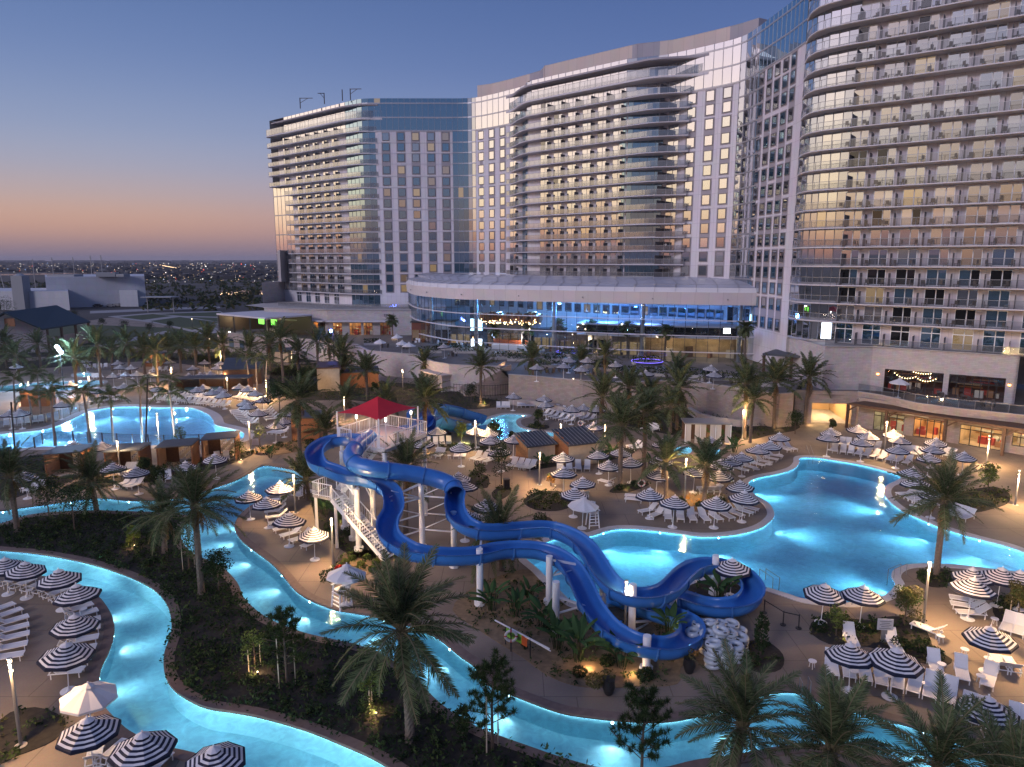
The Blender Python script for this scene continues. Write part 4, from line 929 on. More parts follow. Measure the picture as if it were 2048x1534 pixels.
mlbox(1.2, -6, 10.9, 11.2, m_slab, 'roof'); mlbox(.9, .7, 9.1, 10.9, mirror_glass('dark_fascia', (.01, .012, .016), (.8, .9, 1), .1), 'fascia'); mlbox(1., -6, 8.7, 9., m_slab, 'floor_slab'); mlbox(-4.6, -5, PZ, 8.7, mat('warm_wall', (.42, .30, .17), .8, noise=.6, ns=.8), 'back_wall')
for k in range(9):
    s = ml.L * (k + .5) / 9; p = ml.off(s, -3.6); b = MB(); b.box((p.x, p.y, PZ), (1.6, .5, 1.2 + (k % 3) * .5), U(0, 3)); b.build('cabinet', (m_wood, m_tan, m_dkwood)[k % 3], mz); p = ml.off(s, -1.5); b = MB(); b.box((p.x, p.y, 8.5), (1.4, .3, .1)); b.build('ceiling_light', m_bulb, mz)
    if k % 2 == 0: lamp('gallery_lamp', 'POINT', (p.x, p.y, 7.6), (1., .74, .45), 260, None, .4)
for (x, Y, z, c, pw) in ((1000, 163, 13.5, (.12, .42, 1.), 5000), (1075, 157, 13.2, (.12, .45, 1.), 5000), (1150, 152, 13.2, (.10, .38, 1.), 5500), (1215, 148, 13, (.10, .30, 1.), 3500), (900, 170, 12, (.25, .55, .9), 700), (1290, 143, 12.5, (.2, .4, 1.), 2600), (985, 160, 7, (.55, .7, 1), 380), (1040, 156, 7, (.9, .7, .55), 500), (1130, 152, 5.6, (.2, .15, 1.), 600), (1185, 149, 5.5, (.25, .15, 1.), 600), (1240, 146, 7, (1., .76, .55), 500)):
    p = A(x, 600, Y); lamp('lobby_lamp', 'POINT', (p.x, p.y, z), c, pw, None, .6)
for i, (x, Y, rr) in enumerate(((1137, 149, 2.6), (1295, 135, 3.))):
    p = A(x, 700, Y); r = ob('lit_basin', None, None, (p.x, Y, PZ), label='round basin rimmed with violet light, {} in the lobby'.format(('left one', 'right one')[i]), category='fountain'); b = MB(); b.tube([(rr * math.cos(a), rr * math.sin(a), .5) for a in [k * .2618 for k in range(24)]], .045, 6, closed=True); b.build('light_ring', g_pur, r); b = MB(); b.tube([(0, 0, 0), (0, 0, .42)], rr, 24); b.build('basin', m_roofdk, r)
for i, (x, Y, w, h, c, lab) in enumerate(((850, 174, 6, 4.6, (.16, .05, .03), 'dark red-brown kiosk block at the left end inside the lobby'), (893, 171, 5, 5.2, (.45, .44, .46), 'white framed portal kiosk left of the lobby video wall'), (925, 168, 5, 3.8, (.10, .10, .12), 'dark grey kiosk beside the low lobby screen'), (1015, 162, 9, 5.4, (.05, .045, .05), 'wide dark bar pavilion under the lobby chandelier'), (1062, 158, 4, 6, (.30, .30, .33), 'grey square lobby pier right of the bar'), (1100, 157, 7, 4.5, (.10, .12, .16), 'slate coloured lobby kiosk in the blue light'), (1150, 153, 8, 4.2, (.12, .10, .10), 'brown lobby counter block behind the left basin'), (1205, 150, 6, 5, (.35, .33, .34), 'pale portal frame near the middle lobby doors'), (1255, 147, 7, 4.8, (.20, .16, .13), 'tan lobby kiosk left of the warm gallery'))):
    p = A(x, 680, Y); r = ob('lobby_kiosk', None, None, (p.x, Y, PZ), U(-.3, .1), label=lab, category='kiosk'); b = MB(); b.box((0, 0, 0), (w, 3, h)); b.build('wall', mat('kiosk_wall', c, .6, noise=.3), r); b = MB(); b.box((0, 0, h), (w + .6, 3.6, .25)); b.build('roof', m_dkmetal, r)
    b = MB(); n_ = max(2, int(w / 1.6))
    for k in range(n_): b.box((-w / 2 + w * (k + .5) / n_, -1.52, .3), (w / n_ - .35, .06, h * .55))
    b.build('window', (m_panedim, m_panedk, m_panelit)[i % 3], r)
    for k in range(4): q = U(-w / 2, w / 2); b = MB(); b.box((q, -2.6 - U(0, 1.5), 0), (.5, .5, .45)); b.box((q, -2.4 - U(0, 1), .45), (.5, .08, .5)); b.build('chair', (m_white, m_dkmetal, m_copper)[k % 3], r)
p0, p1 = A(1120, 680, 155), A(1165, 684, 152); o = ob('light_strip', label='straight violet light strip low in the lobby', category='light strip'); o.location = p0; b = MB(); b.bar((0, 0, 0), p1 - p0, .3); b.build('tube', g_pur, o); b = MB(); b.bar((0, 0, -.25), p1 - p0 + Vector((0, 0, -.25)), .4); b.build('holder', m_roofdk, o)
for i in range(6):
    p = AL.off(AL.L * (.70 - i * .0), -5 - i * 1.6); 
# ------------------------------------------------------------------ left podium with restaurant
PLB = ob('podium_building', label='low stone podium under the left tower with a row of lit restaurant doors', category='building')
la, lc, le = xy(P(531, 661, PZ + .3)), xy(P(656, 668, PZ + .3)), xy(P(838, 668, PZ + .3))
L1 = Line([la, lc]); L2_ = Line([lc, le])
h1 = [(L1.hit(x - 6, 650), L1.hit(x + 6, 650), PZ + .02, 7.7) for x in (541, 556, 570, 585, 600, 615, 630, 644)]
_, r1, t1v, n1 = openwall(PLB, la, lc, PZ, 11.0, h1, .4, m_stonel)
h2 = [(L2_.hit(a, 650), L2_.hit(c, 650), PZ + .02, 7.7) for a, c in ((666, 684), (699, 722), (727, 745), (760, 781))]
_, r2, t2v, n2 = openwall(PLB, lc, le, PZ, 11.0, h2, .4, m_stonel)
for i, h in enumerate(h1): storefront(PLB, la, t1v, n1, r1, *h, 2, 6.6, (1., .58, .25), 120 if i % 2 else 220, 3., lit=i % 2 == 0, cm=(.40, .22, .09))
for i, h in enumerate(h2): storefront(PLB, lc, t2v, n2, r2, *h, (3, 4, 3, 3)[i], 6.6, (1., .7, .42), (260, 330, 200, 90)[i], 4., cm=(.42, .27, .14))
b = MB(); b.bar((*(la + n1 * .9), 8.15), (*(lc + n1 * .9), 8.15), 2.2, .3); b.bar((*(lc + n2 * .9), 8.15), (*(lc + n2 * .9 + t2v * 17), 8.15), 2.2, .3); b.build('door_canopy', m_slab, PLB)
b = MB(); b.bar((*la, 11.08), (*lc, 11.08), .7, .16); b.bar((*lc, 11.08), (*le, 11.08), .7, .16); b.build('coping', m_conc, PLB)
b = MB(); sheet(b, ccw([tuple(p) for p in (la, lc, le, WB.off(S(930), 0), WB.off(S(780), -.5), WB.off(S(640), -.5), WB.off(S(560), -.5), la + Vector((-9, 10)))]), 11.05); b.build('terrace', m_conc, PLB)
gl = MB(); hd = MB(); LT = Line([la + Vector((2, 6)), lc + Vector((0, 5)), le + Vector((0, 5))])
for i in range(40):
    p, q_ = LT.at(LT.L * i / 40), LT.at(LT.L * (i + 1) / 40); gl.face([(*p, 11.15), (*q_, 11.15), (*q_, 12.2), (*p, 12.2)]); hd.bar((*p, 11.1), (*p, 12.3), .06); hd.bar((*p, 12.25), (*q_, 12.25), .06)
o = gl.build('railing', m_railf, PLB); hd.build('handrail', m_grmetal, o)
p = lc + t2v * L2_.hit(778, 625) + n2 * .08; text('lettering', 'trevi', 1.5, mat('sign_grey', (.16, .14, .14), .5), PLB, (p.x, p.y, 9.7), (math.pi / 2, 0, r2), .05)
bk = ob('stair_block', label='plain pale stone block rising at the left end of the left tower', category='building'); q = A(566, 600, 215)
b = MB(); pA, pB = P(526, 607, 11.0), P(562, 603, 11.0); b.prism([(pA.x, pA.y), (pB.x, pB.y), (pB.x + 2, pB.y + 8), (pA.x, pA.y + 12)], 11., 17.3); b.build('wall', m_stonel, bk); b = MB(); b.prism([(pA.x + 4, pA.y + 6), (pB.x - 2, pB.y + 5), (pB.x, pB.y + 16), (pA.x + 5, pA.y + 18)], 17.3, 27.); b.build('stair_tower', m_panel, bk)
# left terrace bar with television screens
tbar = ob('terrace_bar', label='open-sided terrace bar with green television screens left of the podium', category='building')
ta, tc_, td = xy(P(434, 664, 5.)), xy(P(531, 676, 5.)), None
LTb = Line([ta, tc_]); nvb = LTb.nor(1); bkv = -nvb
runwall(tbar, [ta, tc_], 0, 5.2, .4, m_stone); 
b = MB(); b.prism([tuple(ta + bkv * .2), tuple(tc_ + bkv * .2), tuple(tc_ + bkv * 14), tuple(ta + bkv * 14)], 9.6, 10., bottom=True); b.build('roof', m_slab, tbar)
b = MB(); c = (ta + tc_) / 2 + bkv * 13.5; b.bar((*(ta + bkv * 13.6), 7.2), (*(tc_ + bkv * 13.6), 7.2), .3, 5.); b.bar((*(ta + bkv * .5), 7.4), (*(ta + bkv * 13.5), 7.4), .3, 5.); b.build('wall', m_bronze, tbar)
for t in (.02, .35, .68, .98): p = ta + (tc_ - ta) * t + bkv * .5; b = MB(); b.box((p.x, p.y, 5.), (.3, .3, 4.6)); b.build('post', m_dkmetal, tbar)
for x in (480, 505): p = LTb.at(LTb.hit(x, 640)) + bkv * 6; b = MB(); b.box((p.x, p.y, 7.4), (2.6, .1, 1.5), math.atan2((tc_ - ta).y, (tc_ - ta).x)); b.build('screen', glow('screen_green', (.22, .8, .10), 2.2), tbar)
gl = MB(); gl.face([(*(ta + nvb * -.2), 5.3), (*(tc_ + nvb * -.2), 5.3), (*(tc_ + nvb * -.2), 6.4), (*(ta + nvb * -.2), 6.4)]); gl.build('railing', m_rail, tbar)
for x in (462, 483): s = LTb.hit(x, 670); p = LTb.off(s, .03); b = MB(); b.box((p.x, p.y, 1.2), (2.2, .1, 2.4), math.atan2((tc_ - ta).y, (tc_ - ta).x)); b.build('window', m_paneb, tbar)
p = ta + bkv * 5 + (tc_ - ta) * .12; lamp('terrace_lamp', 'POINT', (p.x, p.y, 8.6), (1., .72, .40), 350, None, .4); p = (ta + tc_) / 2 + bkv * 6; lamp('terrace_lamp', 'POINT', (p.x, p.y, 9), (1., .72, .45), 350, None, .4)
# stairs between the terrace and the middle plaza, with lit side wall; lower kiosk opening
st = ob('stairs', label='straight stair with lit side wall climbing to the lobby plaza', category='stairs')
sa, sb_ = xy(P(925, 789, 0)), xy(P(1016, 737, PZ)); n_st = 18; b = MB(); dv = sb_ - sa; nv = Vector((dv.y, -dv.x)).normalized()
for i in range(n_st):
    p = sa + dv * (i + .5) / n_st; b.box((p.x, p.y, 0), (dv.length / n_st, 3.6, PZ * (i + 1) / n_st), math.atan2(dv.y, dv.x)); 
b.build('steps', m_conc, st)
for sgn in (1, -1):
    b = MB(); p0, p1 = sa + nv * 2.0 * sgn, sb_ + nv * 2.0 * sgn; u = nv * .15
    b.prism([tuple(p0 - u), tuple(p0 + u), tuple(p1 + u), tuple(p1 - u)], 0, .01); n0 = len(b.v)
    for q_ in (p0 - u, p0 + u): b.v.append((*q_, 1.1))
    for q_ in (p1 - u, p1 + u): b.v.append((*q_, PZ + 1.1))
    f0 = len(b.v); 
    for q_ in (p0 - u, p0 + u, p1 - u, p1 + u): b.v.append((*q_, 0))
    for q_ in ((n0, n0 + 1, n0 + 3, n0 + 2), (f0, n0, n0 + 2, f0 + 2), (f0 + 1, f0 + 3, n0 + 3, n0 + 1), (f0, f0 + 1, n0 + 1, n0), (f0 + 2, n0 + 2, n0 + 3, f0 + 3)): b.f.append(q_); b.m.append(0); b.uv.append(None)
    b.build('side_wall', m_stone, st)
for i in range(5): p = sa + dv * (.25 + i * .17) - nv * 1.75; b = MB(); b.blob((p.x, p.y, PZ * (.25 + i * .17) + .55), .09, 6); b.build('step_light', m_bulb, st); lamp('step_lamp', 'POINT', (p.x + nv.x * .3, p.y + nv.y * .3, PZ * (.25 + i * .17) + .6), WARM, 40, None, .1)
ki = ob('kiosk', label='small lit service opening with wooden shutters set in the curved stone wall', category='kiosk'); LF = Line(FRONT_L); s0, s1 = LF.hit(857, 745), LF.hit(900, 748)
p0, p1 = LF.off(s0, .05), LF.off(s1, .05); rz = math.atan2((p1 - p0).y, (p1 - p0).x); c = (p0 + p1) / 2; w = (p1 - p0).length; nk = LF.nor((s0 + s1) / 2)
b = MB(); b.box((c.x, c.y, .3), (w, .12, 2.6), rz); b.build('back_panel', m_tan, ki); b = MB(); q_ = c + nk * 1.; b.box((q_.x, q_.y, 2.95), (w + .6, 2.2, .25), rz); b.build('roof', m_stonel, ki)
for t in (.02, .5, .98): q_ = p0 + (p1 - p0) * t + nk * .9; b = MB(); b.box((q_.x, q_.y, 0), (.3, 1.8, 2.95), rz); b.build('pier', m_stonel, ki)
for t in (.18, .34, .66, .84): q_ = p0 + (p1 - p0) * t + nk * .12; b = MB(); b.box((q_.x, q_.y, .9), (w * .11, .1, 1.7), rz); b.build('shutter', m_wood if t < .3 or t > .8 else m_dark, ki)
q_ = c + nk * 1.2; lamp('kiosk_lamp', 'POINT', (q_.x, q_.y, 2.6), WARM, 120, None, .2)
fe = ob('picket_fence', label='black metal picket fence in front of the stone wall beside the stairs', category='fence'); fpts = [xy(P(x, y, 0)) for x, y in ((908,790),(980,793),(1016,790),(1052,782))]; FLn = Line(fpts); k = int(FLn.L / .5)
b = MB(); b2 = MB()
for i in range(k + 1):
    p = FLn.at(FLn.L * i / k); (b2 if i % 5 == 0 else b).box((p.x, p.y, 0), (.10 if i % 5 == 0 else .04,) * 2 + (2.1,))
b.build('picket', m_blkmetal, fe)['kind'] = 'stuff'; b2.build('post', m_blkmetal, fe); b = MB()
for z in (.2, 1.95):
    for i in range(12): b.bar((*FLn.at(FLn.L * i / 12), z), (*FLn.at(FLn.L * (i + 1) / 12), z), .06)
b.build('rail', m_blkmetal, fe)
cw = ob('seat_wall', label='low curved stone wall sweeping behind the white curtain cabana', category='wall'); runwall(cw, [xy(P(x, y, 1.)) for x, y in ((1376,815),(1395,827),(1430,836),(1480,841),(1530,838),(1562,828))], 0, 1., .45, m_stonel)
cw = ob('seat_wall', label='low curved wall behind the loungers of the small slide pool', category='wall'); runwall(cw, [xy(P(x, y, .9)) for x, y in ((1017,800),(1060,802),(1100,808),(1135,818),(1170,826))], 0, .9, .4, m_stonel)
# ------------------------------------------------------------------ slides and their tower
m_blue = mat('blue_fibreglass', (.034, .155, .47), .32, noise=.12, ns=1.2, spec=.5); m_blued = mat('blue_flange', (.05, .17, .45), .45)
m_red = mat('red_fabric', (.62, .014, .03), .8, noise=.1, ns=1)
def path3(pts): return catmull([P(x, y, z) for x, y, z in pts], 6)
def flume(root, path, tube_until=0, r=.66):
    """open half-pipe (a closed tube up to index tube_until), cut into sections with flanges"""
    L = [0.]
    for a, b in zip(path, path[1:]): L.append(L[-1] + (b - a).length)
    def ring(i, rr, closed, lip=False):
        a, b = path[max(i - 1, 0)], path[min(i + 1, len(path) - 1)]; t = (b - a).normalized(); x = t.cross(Vector((0, 0, 1))).normalized(); y = x.cross(t)
        c = path[i] + Vector((0, 0, .25))
        if closed: return [c + (x * math.cos(q) + y * math.sin(q)) * rr for q in [2 * math.pi * k / 16 for k in range(17)]]
        an = [math.radians(d) for d in range(172, 369, 14)]; pts = [c + (x * math.cos(q) + y * math.sin(q)) * rr for q in an]
        pts = [pts[0] + y * .22] + pts + [pts[-1] + y * .22]
        return [pts[0] - x * .10] + pts + [pts[-1] + x * .10] if True else pts
    sec = 0; start = 0; nxt = 2.9
    cuts = [0]
    for i, l in enumerate(L):
        if l >= nxt or i == tube_until and tube_until: cuts.append(i); nxt = l + 2.9
    if cuts[-1] != len(path) - 1: cuts.append(len(path) - 1)
    for a, b_ in zip(cuts, cuts[1:]):
        cl = b_ <= tube_until
        b = MB(); b.grid([ring(i, r, cl) for i in range(a, b_ + 1)]); b.grid([ring(i, r + .045, cl) for i in range(a, b_ + 1)])
        b.build('flume_section', m_blue, root, True)
        if b_ < len(path) - 1:
            f = MB(); p0 = ring(b_, r + .05, cl); p1 = ring(b_, r + .15, cl); t = (path[b_ + 1] - path[b_ - 1]).normalized() * .05
            f.grid([[p - t for p in p1], [p + t for p in p1]]); f.grid([[p + t for p in p1], [p + t for p in p0]]); f.grid([[p - t for p in p0], [p - t for p in p1]]); f.build('flange', m_blued, root)
PA = path3([(712,884,8.0),(690,882,7.85),(662,886,7.6),(640,898,7.3),(629,914,7.0),(635,934,6.7),(661,945,6.4),(693,957,6.1),(726,962,5.85),(759,972,5.6),(783,993,5.3),(788,1026,5.),(776,1052,4.7),(778,1078,4.4),(801,1098,4.1),(833,1111,3.9),(889,1118,3.6),(954,1116,3.4),(994,1107,3.3),(1024,1104,3.2),(1054,1104,3.2),(1085,1108,3.1),(1116,1121,2.9),(1142,1144,2.6),(1162,1178,2.3),(1181,1219,2.),(1207,1255,1.75),(1236,1278,1.55),(1270,1294,1.4),(1305,1301,1.3),(1342,1302,1.2),(1371,1291,1.1),(1384,1275,1.),(1380,1258,.9),(1362,1246,.8),(1335,1237,.65),(1299,1226,.5),(1270,1215,.35),(1246,1205,.2),(1222,1198,.1)])
PB = path3([(741,879,8.0),(722,893,7.8),(705,910,7.6),(704,924,7.4),(714,935,7.2),(734,941,7.05),(757,945,6.9),(793,949,6.6),(840,956,6.2),(880,966,5.8),(902,977,5.5),(911,994,5.2),(909,1014,4.9),(912,1034,4.6),(926,1053,4.4),(953,1065,4.2),(982,1069,4.),(1017,1067,3.9),(1050,1064,3.8),(1085,1062,3.7),(1110,1066,3.55),(1143,1080,3.4),(1168,1100,3.2),(1186,1125,3.),(1200,1150,2.8),(1218,1173,2.65),(1241,1190,2.5),(1270,1200,2.4),(1303,1200,2.3),(1330,1192,2.2),(1348,1179,2.15),(1364,1161,2.1),(1385,1145,2.),(1415,1137,1.9),(1453,1142,1.7),(1487,1159,1.5),(1505,1184,1.3),(1500,1204,1.1),(1477,1217,1.),(1438,1221,.85),(1403,1216,.7),(1375,1207,.5),(1340,1195,.3),(1305,1185,.12)])
SA = ob('water_slide', label='open blue slide that loops left from the tower and ends in the lower U-turn', category='water slide', group='blue slides of the slide tower'); flume(SA, PA)
SB = ob('water_slide', label='blue slide starting as a closed tube and ending in a full loop', category='water slide', group='blue slides of the slide tower'); flume(SB, PB, 66)
def colm(x, y, top, lab, Y=None, r=.24, ymax=3.6):
    p = P(x, y, 0) if Y is None else A(x, 900, Y); p = Vector((p.x, p.y, 0))
    o = ob('slide_column', None, None, p, label=lab, category='column', group='white slide supports')
    b = MB(); b.tube([(0, 0, 0), (0, 0, top)], r, 14); b.build('pole', m_white, o, True); b = MB(); b.tube([(0, 0, 0), (0, 0, .35)], r * 1.7, 8); b.build('base', m_white, o)
    for pa in (PA, PB):
        q = min(pa, key=lambda v: (v.x - p.x) ** 2 + (v.y - p.y) ** 2); d = math.hypot(q.x - p.x, q.y - p.y)
        if d < ymax and d > .35:
            b = MB(); e = q - p - Vector((0, 0, .5)); zt = min(top - .2, e.z + .9); b.bar((0, 0, max(zt - .05, .3)), e, .14); b.bar((0, 0, max(zt - 1.3, .2)), (e.x * .8, e.y * .8, e.z - .02), .10); b.build('arm', m_white, o)
for x, y, t, lab in ((718,1101,5.4,'thick white column under the open slide beside the stairs'),(845,1098,6.2,'tall white column with long braces between the two slides'),(960,1210,4.2,'white column under both slides right of the big palm'),(1098,1208,3.6,'white column near the big pool corner under both slides'),(1111,1263,3.5,'stubby topped white column in front of the lower slide'),(1263,1269,3.5,'white column beside the lamp post under the loop slide'),(1292,1343,2.3,'short white column inside the lower U-turn'),(1428,1188,3.0,'white column in the middle of the slide loop'),(1345,1238,1.9,'short white column between the loop and the U-turn'),(1205,1220,2.2,'low white column under the middle run of the slides')): colm(x, y, t, lab)
for x, Y, t, lab in ((684,61,7.3,'white column under the left bend of the open slide'),(700,58.5,6.8,'white column below the start of the tube slide'),(742,57.5,5.3,'white column behind the stair under both slides'),(905,53,4.6,'white column by the mouth of the tube slide')): colm(x, 0, t, lab, Y)
for o_ in [o for o in bpy.data.objects if o.name.startswith('slide_column') and o.parent is None and o.get('label', '').startswith('tall white column')]:
    b = MB(); c0 = o_.location
    for pa, lo in ((PA, 24), (PB, 0)):
        q = min(pa[60:140], key=lambda v: (v.x - c0.x) ** 2 + (v.y - c0.y) ** 2 + (0 if v.z > 4 else 90)); e = q - c0
        for i, z in enumerate((.85, .58, .32)):
            zz = e.z * z; b.bar((0, 0, zz), (e.x, e.y, zz), .10); b.bar((0, 0, zz), (e.x, e.y, e.z * (z + .24)), .07)
        b.bar((e.x, e.y, 1.0), (e.x, e.y, e.z - .3), .12)
    b.build('brace', m_white, o_)
m_pick = m_white
TW = ob('slide_tower', label='white slide tower platform with railings, stairs and lamps', category='tower')
dl, df, dr = Vector((-15.6, 62.2)), Vector((-10.9, 58.8)), Vector((-8.0, 64.6)); db = dl + dr - df; DZ = 8.
b = MB(); b.prism([tuple(dl), tuple(df), tuple(dr), tuple(db)], DZ - .3, DZ, bottom=True); b.build('platform', mat('platform_grey', (.55, .53, .52), .6), TW)
def railing(root, pts, zs, h=1.15, st=.24):
    pk = MB(); po = MB(); ra = MB(); L = Line(pts); k = int(L.L / st)
    def zz(s): i = L.seg(s); return zs[i] + (zs[i + 1] - zs[i]) * ((s - L.s[i]) / max(L.s[i + 1] - L.s[i], 1e-6))
    for i in range(k + 1):
        s = L.L * i / k; p = L.at(s); (po if i % 6 == 0 else pk).box((p.x, p.y, zz(s)), (.08 if i % 6 == 0 else .025,) * 2 + (h,))
    for i in range(len(pts) - 1):
        for hh in (.12, h): ra.bar((*pts[i], zs[i] + hh), (*pts[i + 1], zs[i + 1] + hh), .07)
    pk.build('picket', m_white, root)['kind'] = 'stuff'; po.build('post', m_white, root); ra.build('rail', m_white, root)
lerp = lambda a, c, t: a + (c - a) * t
railing(TW, [lerp(dl, df, .02), db, dr], [DZ] * 3); railing(TW, [dr, lerp(df, dr, .15)], [DZ] * 2); railing(TW, [dl, lerp(dl, df, .28)], [DZ] * 2); railing(TW, [lerp(dl, df, .52), lerp(dl, df, .62)], [DZ] * 2); railing(TW, [lerp(dl, df, .86), df], [DZ] * 2)
for p in (dl, df, dr, db): b = MB(); q = lerp(p, (dl + dr) / 2, .06); b.tube([(q.x, q.y, 0), (q.x, q.y, DZ - .3)], .2, 10); b.build('column', m_white, TW, True)
lan = [Vector((-16.9, 57.6)), Vector((-15.0, 56.6)), Vector((-14.2, 58.2)), Vector((-16.1, 59.2))]; LZ = 4.4
b = MB(); b.prism([tuple(v) for v in lan], LZ - .2, LZ, bottom=True); b.build('landing', m_conc, TW); railing(TW, [lan[1], lan[0], lan[3]], [LZ] * 3)
def flight(a, c, z0, z1, w, n):
    d = c - a; nv = Vector((d.y, -d.x)).normalized() * w / 2; b = MB(); rz = math.atan2(d.y, d.x)
    for i in range(n):
        p = a + d * (i + .5) / n; b.box((p.x, p.y, z0 + (z1 - z0) * (i + .5) / n - .03), (d.length / n * 1.15, w, .06), rz)
    b.build('step', m_white, TW); s = MB()
    for q in (nv, -nv): s.bar((*(a + q), z0 - .1), (*(c + q), z1 - .1), .10, .3)
    s.build('stringer', m_white, TW)
    for q in (nv, -nv): railing(TW, [a + q, c + q], [z0, z1], 1.05)
flight(Vector((-14.7, 57.2)), Vector((-9.9, 54.6)), LZ, 0.1, 1.5, 24); flight(Vector((-14.9, 58.7)), Vector((-11.9, 60.6)), LZ, DZ, 1.3, 18)
for v in lan[:2]: b = MB(); b.tube([(v.x + .2, v.y + .2, 0), (v.x + .2, v.y + .2, LZ)], .13, 8); b.build('column', m_white, TW)
for x, y in ((.35, .5), (.75, .3), (.8, .85), (.2, .2)): q = dl + (df - dl) * x + (dr - df) * y; b = MB(); b.box((q.x, q.y, DZ + 1.9), (.12, .12, .3)); b.build('lamp', m_bulbw, TW); b = MB(); b.box((q.x, q.y, DZ), (.07, .07, 1.9)); b.build('lamp_post', m_white, TW)
q = (dl + dr) / 2; lamp('tower_lamp', 'POINT', (q.x + .8, q.y - .5, DZ + 2.1), (1., .80, .55), 130, None, .2); lamp('tower_lamp', 'POINT', (q.x - 1.8, q.y + 1, DZ + 2.1), (1., .80, .55), 70, None, .2); lamp('tower_lamp', 'POINT', (-13, 57.4, 5.5), (1., .78, .5), 90, None, .2)
CN = ob('shade_canopy', label='red peaked fabric canopy over the slide tower', category='canopy'); cen = (dl + dr) / 2 + Vector((-.45, .1)); ap = Vector((cen.x, cen.y, 11.75))
cr = [Vector((*(cen + (p - (dl + dr) / 2) * .92), 10.45)) for p in (dl, df, dr, db)]
for i in range(4):
    a, c = cr[i], cr[(i + 1) % 4]; b = MB(); rows = []
    for u in range(7):
        t = u / 6; e0, e1 = ap + (a - ap) * t, ap + (c - ap) * t; row = []
        for v in range(9):
            w = v / 8; p = e0 + (e1 - e0) * w; sag = 4 * w * (1 - w) * t; p = p + (Vector((cen.x, cen.y, p.z)) - p) * .12 * sag - Vector((0, 0, .0)) + Vector((0, 0, .12 * sag * t)); row.append(p - Vector((0, 0, .25 * 4 * t * (1 - t) * .5)))
        rows.append(row)
    b.grid(rows); b.build('fabric_panel', m_red, CN, True)
for c in cr: b = MB(); b.tube([(c.x, c.y, DZ), (c.x, c.y, 10.6)], .07, 8); b.build('pole', m_white, CN)
# the smaller kids' slides beyond
KS = ob('water_slide', label='short wide pair of dark blue slides beyond the tower ending in the small pool', category='water slide')
for pts in ([(850,842,3.2),(858,826,3.2),(880,818,3.0),(915,822,2.2),(945,831,1.2),(962,838,.4)], [(855,850,2.8),(870,842,2.6),(890,844,2.2),(915,852,1.4),(940,858,.8),(958,856,.3)]): flume(KS, path3(pts), r=1.15)
b = MB()
for x, y in ((862,835),(880,846)): p = P(x, y, 1.5); b.tube([(p.x, p.y, 0), (p.x, p.y, 2.4)], .2, 8)
b.build('support', m_blued, KS); pth = path3([(800,862,1.6),(830,858,1.5),(850,866,1.2),(880,862,.9)]); b = MB(); b.tube(pth, .7, 12); b.build('tube_section', m_blue, KS, True); p = P(835, 836, 2.); b = MB(); b.box((p.x, p.y, 0), (2.6, 3, 3.1)); b.build('start_box', m_blue, KS)
# ------------------------------------------------------------------ parasols
m_navy = mat('navy_fabric', (.008, .011, .032), .85); m_cream = mat('white_fabric', (.68, .66, .66), .85)
def canopy_mesh(striped, n=8, r=1.38, rim=2.12, top=2.78, nb=13):
    b = MB()
    def pt(k, t): a = 2 * math.pi * k / n + .39; return (r * t * math.cos(a), r * t * math.sin(a), top - (top - rim) * t ** 1.12)
    for k in range(n):
        for i in range(nb):
            t0, t1 = i / nb, (i + 1) / nb; m = 1 if striped and i % 2 == 0 else 0
            a0, a1, c0, c1 = pt(k, t0), pt(k, t1), pt(k + 1, t0), pt(k + 1, t1)
            h0 = tuple((u + v) / 2 - (.05 * t0 if w == 2 else 0) for w, (u, v) in enumerate(zip(a0, c0))); h1 = tuple((u + v) / 2 - (.05 * t1 if w == 2 else 0) for w, (u, v) in enumerate(zip(a1, c1)))
            b.face([a0, a1, h1, h0], m); b.face([h0, h1, c1, c0], m)
        a1, c1 = pt(k, 1), pt(k + 1, 1); b.face([a1, (*a1[:2], a1[2] - .13), (*c1[:2], c1[2] - .13), c1], 1 if striped else 0)
    return b.mesh('canopy', [m_cream, m_navy])
def parasol_proto(striped):
    r = ob('parasol', label='x', category='parasol'); c = ob('canopy', canopy_mesh(striped), r)
    b = MB()
    for k in range(8):
        a0, a1 = 2 * math.pi * k / 8 + .39, 2 * math.pi * (k + 1) / 8 + .39; b.face([(0, 0, 2.93), (.33 * math.cos(a0), .33 * math.sin(a0), 2.76), (.33 * math.cos(a1), .33 * math.sin(a1), 2.76)], k % 1)
    b.build('vent_cap', [m_cream], c)
    b = MB(); b.tube([(0, 0, .05), (0, 0, 2.78)], .028, 8); b.build('pole', m_white, r); b = MB(); b.tube([(0, 0, 0), (0, 0, .05), (0, 0, .09), (0, 0, .3)], [.42, .42, .10, .05], 16); b.build('base', m_white, r); b = MB(); b.blob((0, 0, 2.97), .05, 6); b.build('finial', m_white, r)
    b = MB()
    for k in range(8): a = 2 * math.pi * k / 8 + .39; b.bar((0, 0, 2.74), (1.36 * math.cos(a), 1.36 * math.sin(a), 2.08), .025); b.bar((0, 0, 1.9), (.7 * math.cos(a), .7 * math.sin(a), 2.4), .02)
    b.build('rib', m_white, r); return reg(r)
UP, UPW = parasol_proto(True), parasol_proto(False)
first = {UP: True, UPW: True}
def put(proto, loc, rz, label, group=None, scale=None, tilt=0.):
    if first.get(proto, False):
        first[proto] = False; o = proto; o.location = loc; o.rotation_euler = (0, 0, rz); o['label'] = label
        if scale: o.scale = (scale,) * 3 if not isinstance(scale, tuple) else scale
        if group: o['group'] = group
    else: o = copy_tree(proto, loc, rz, scale, label, group)
    return o
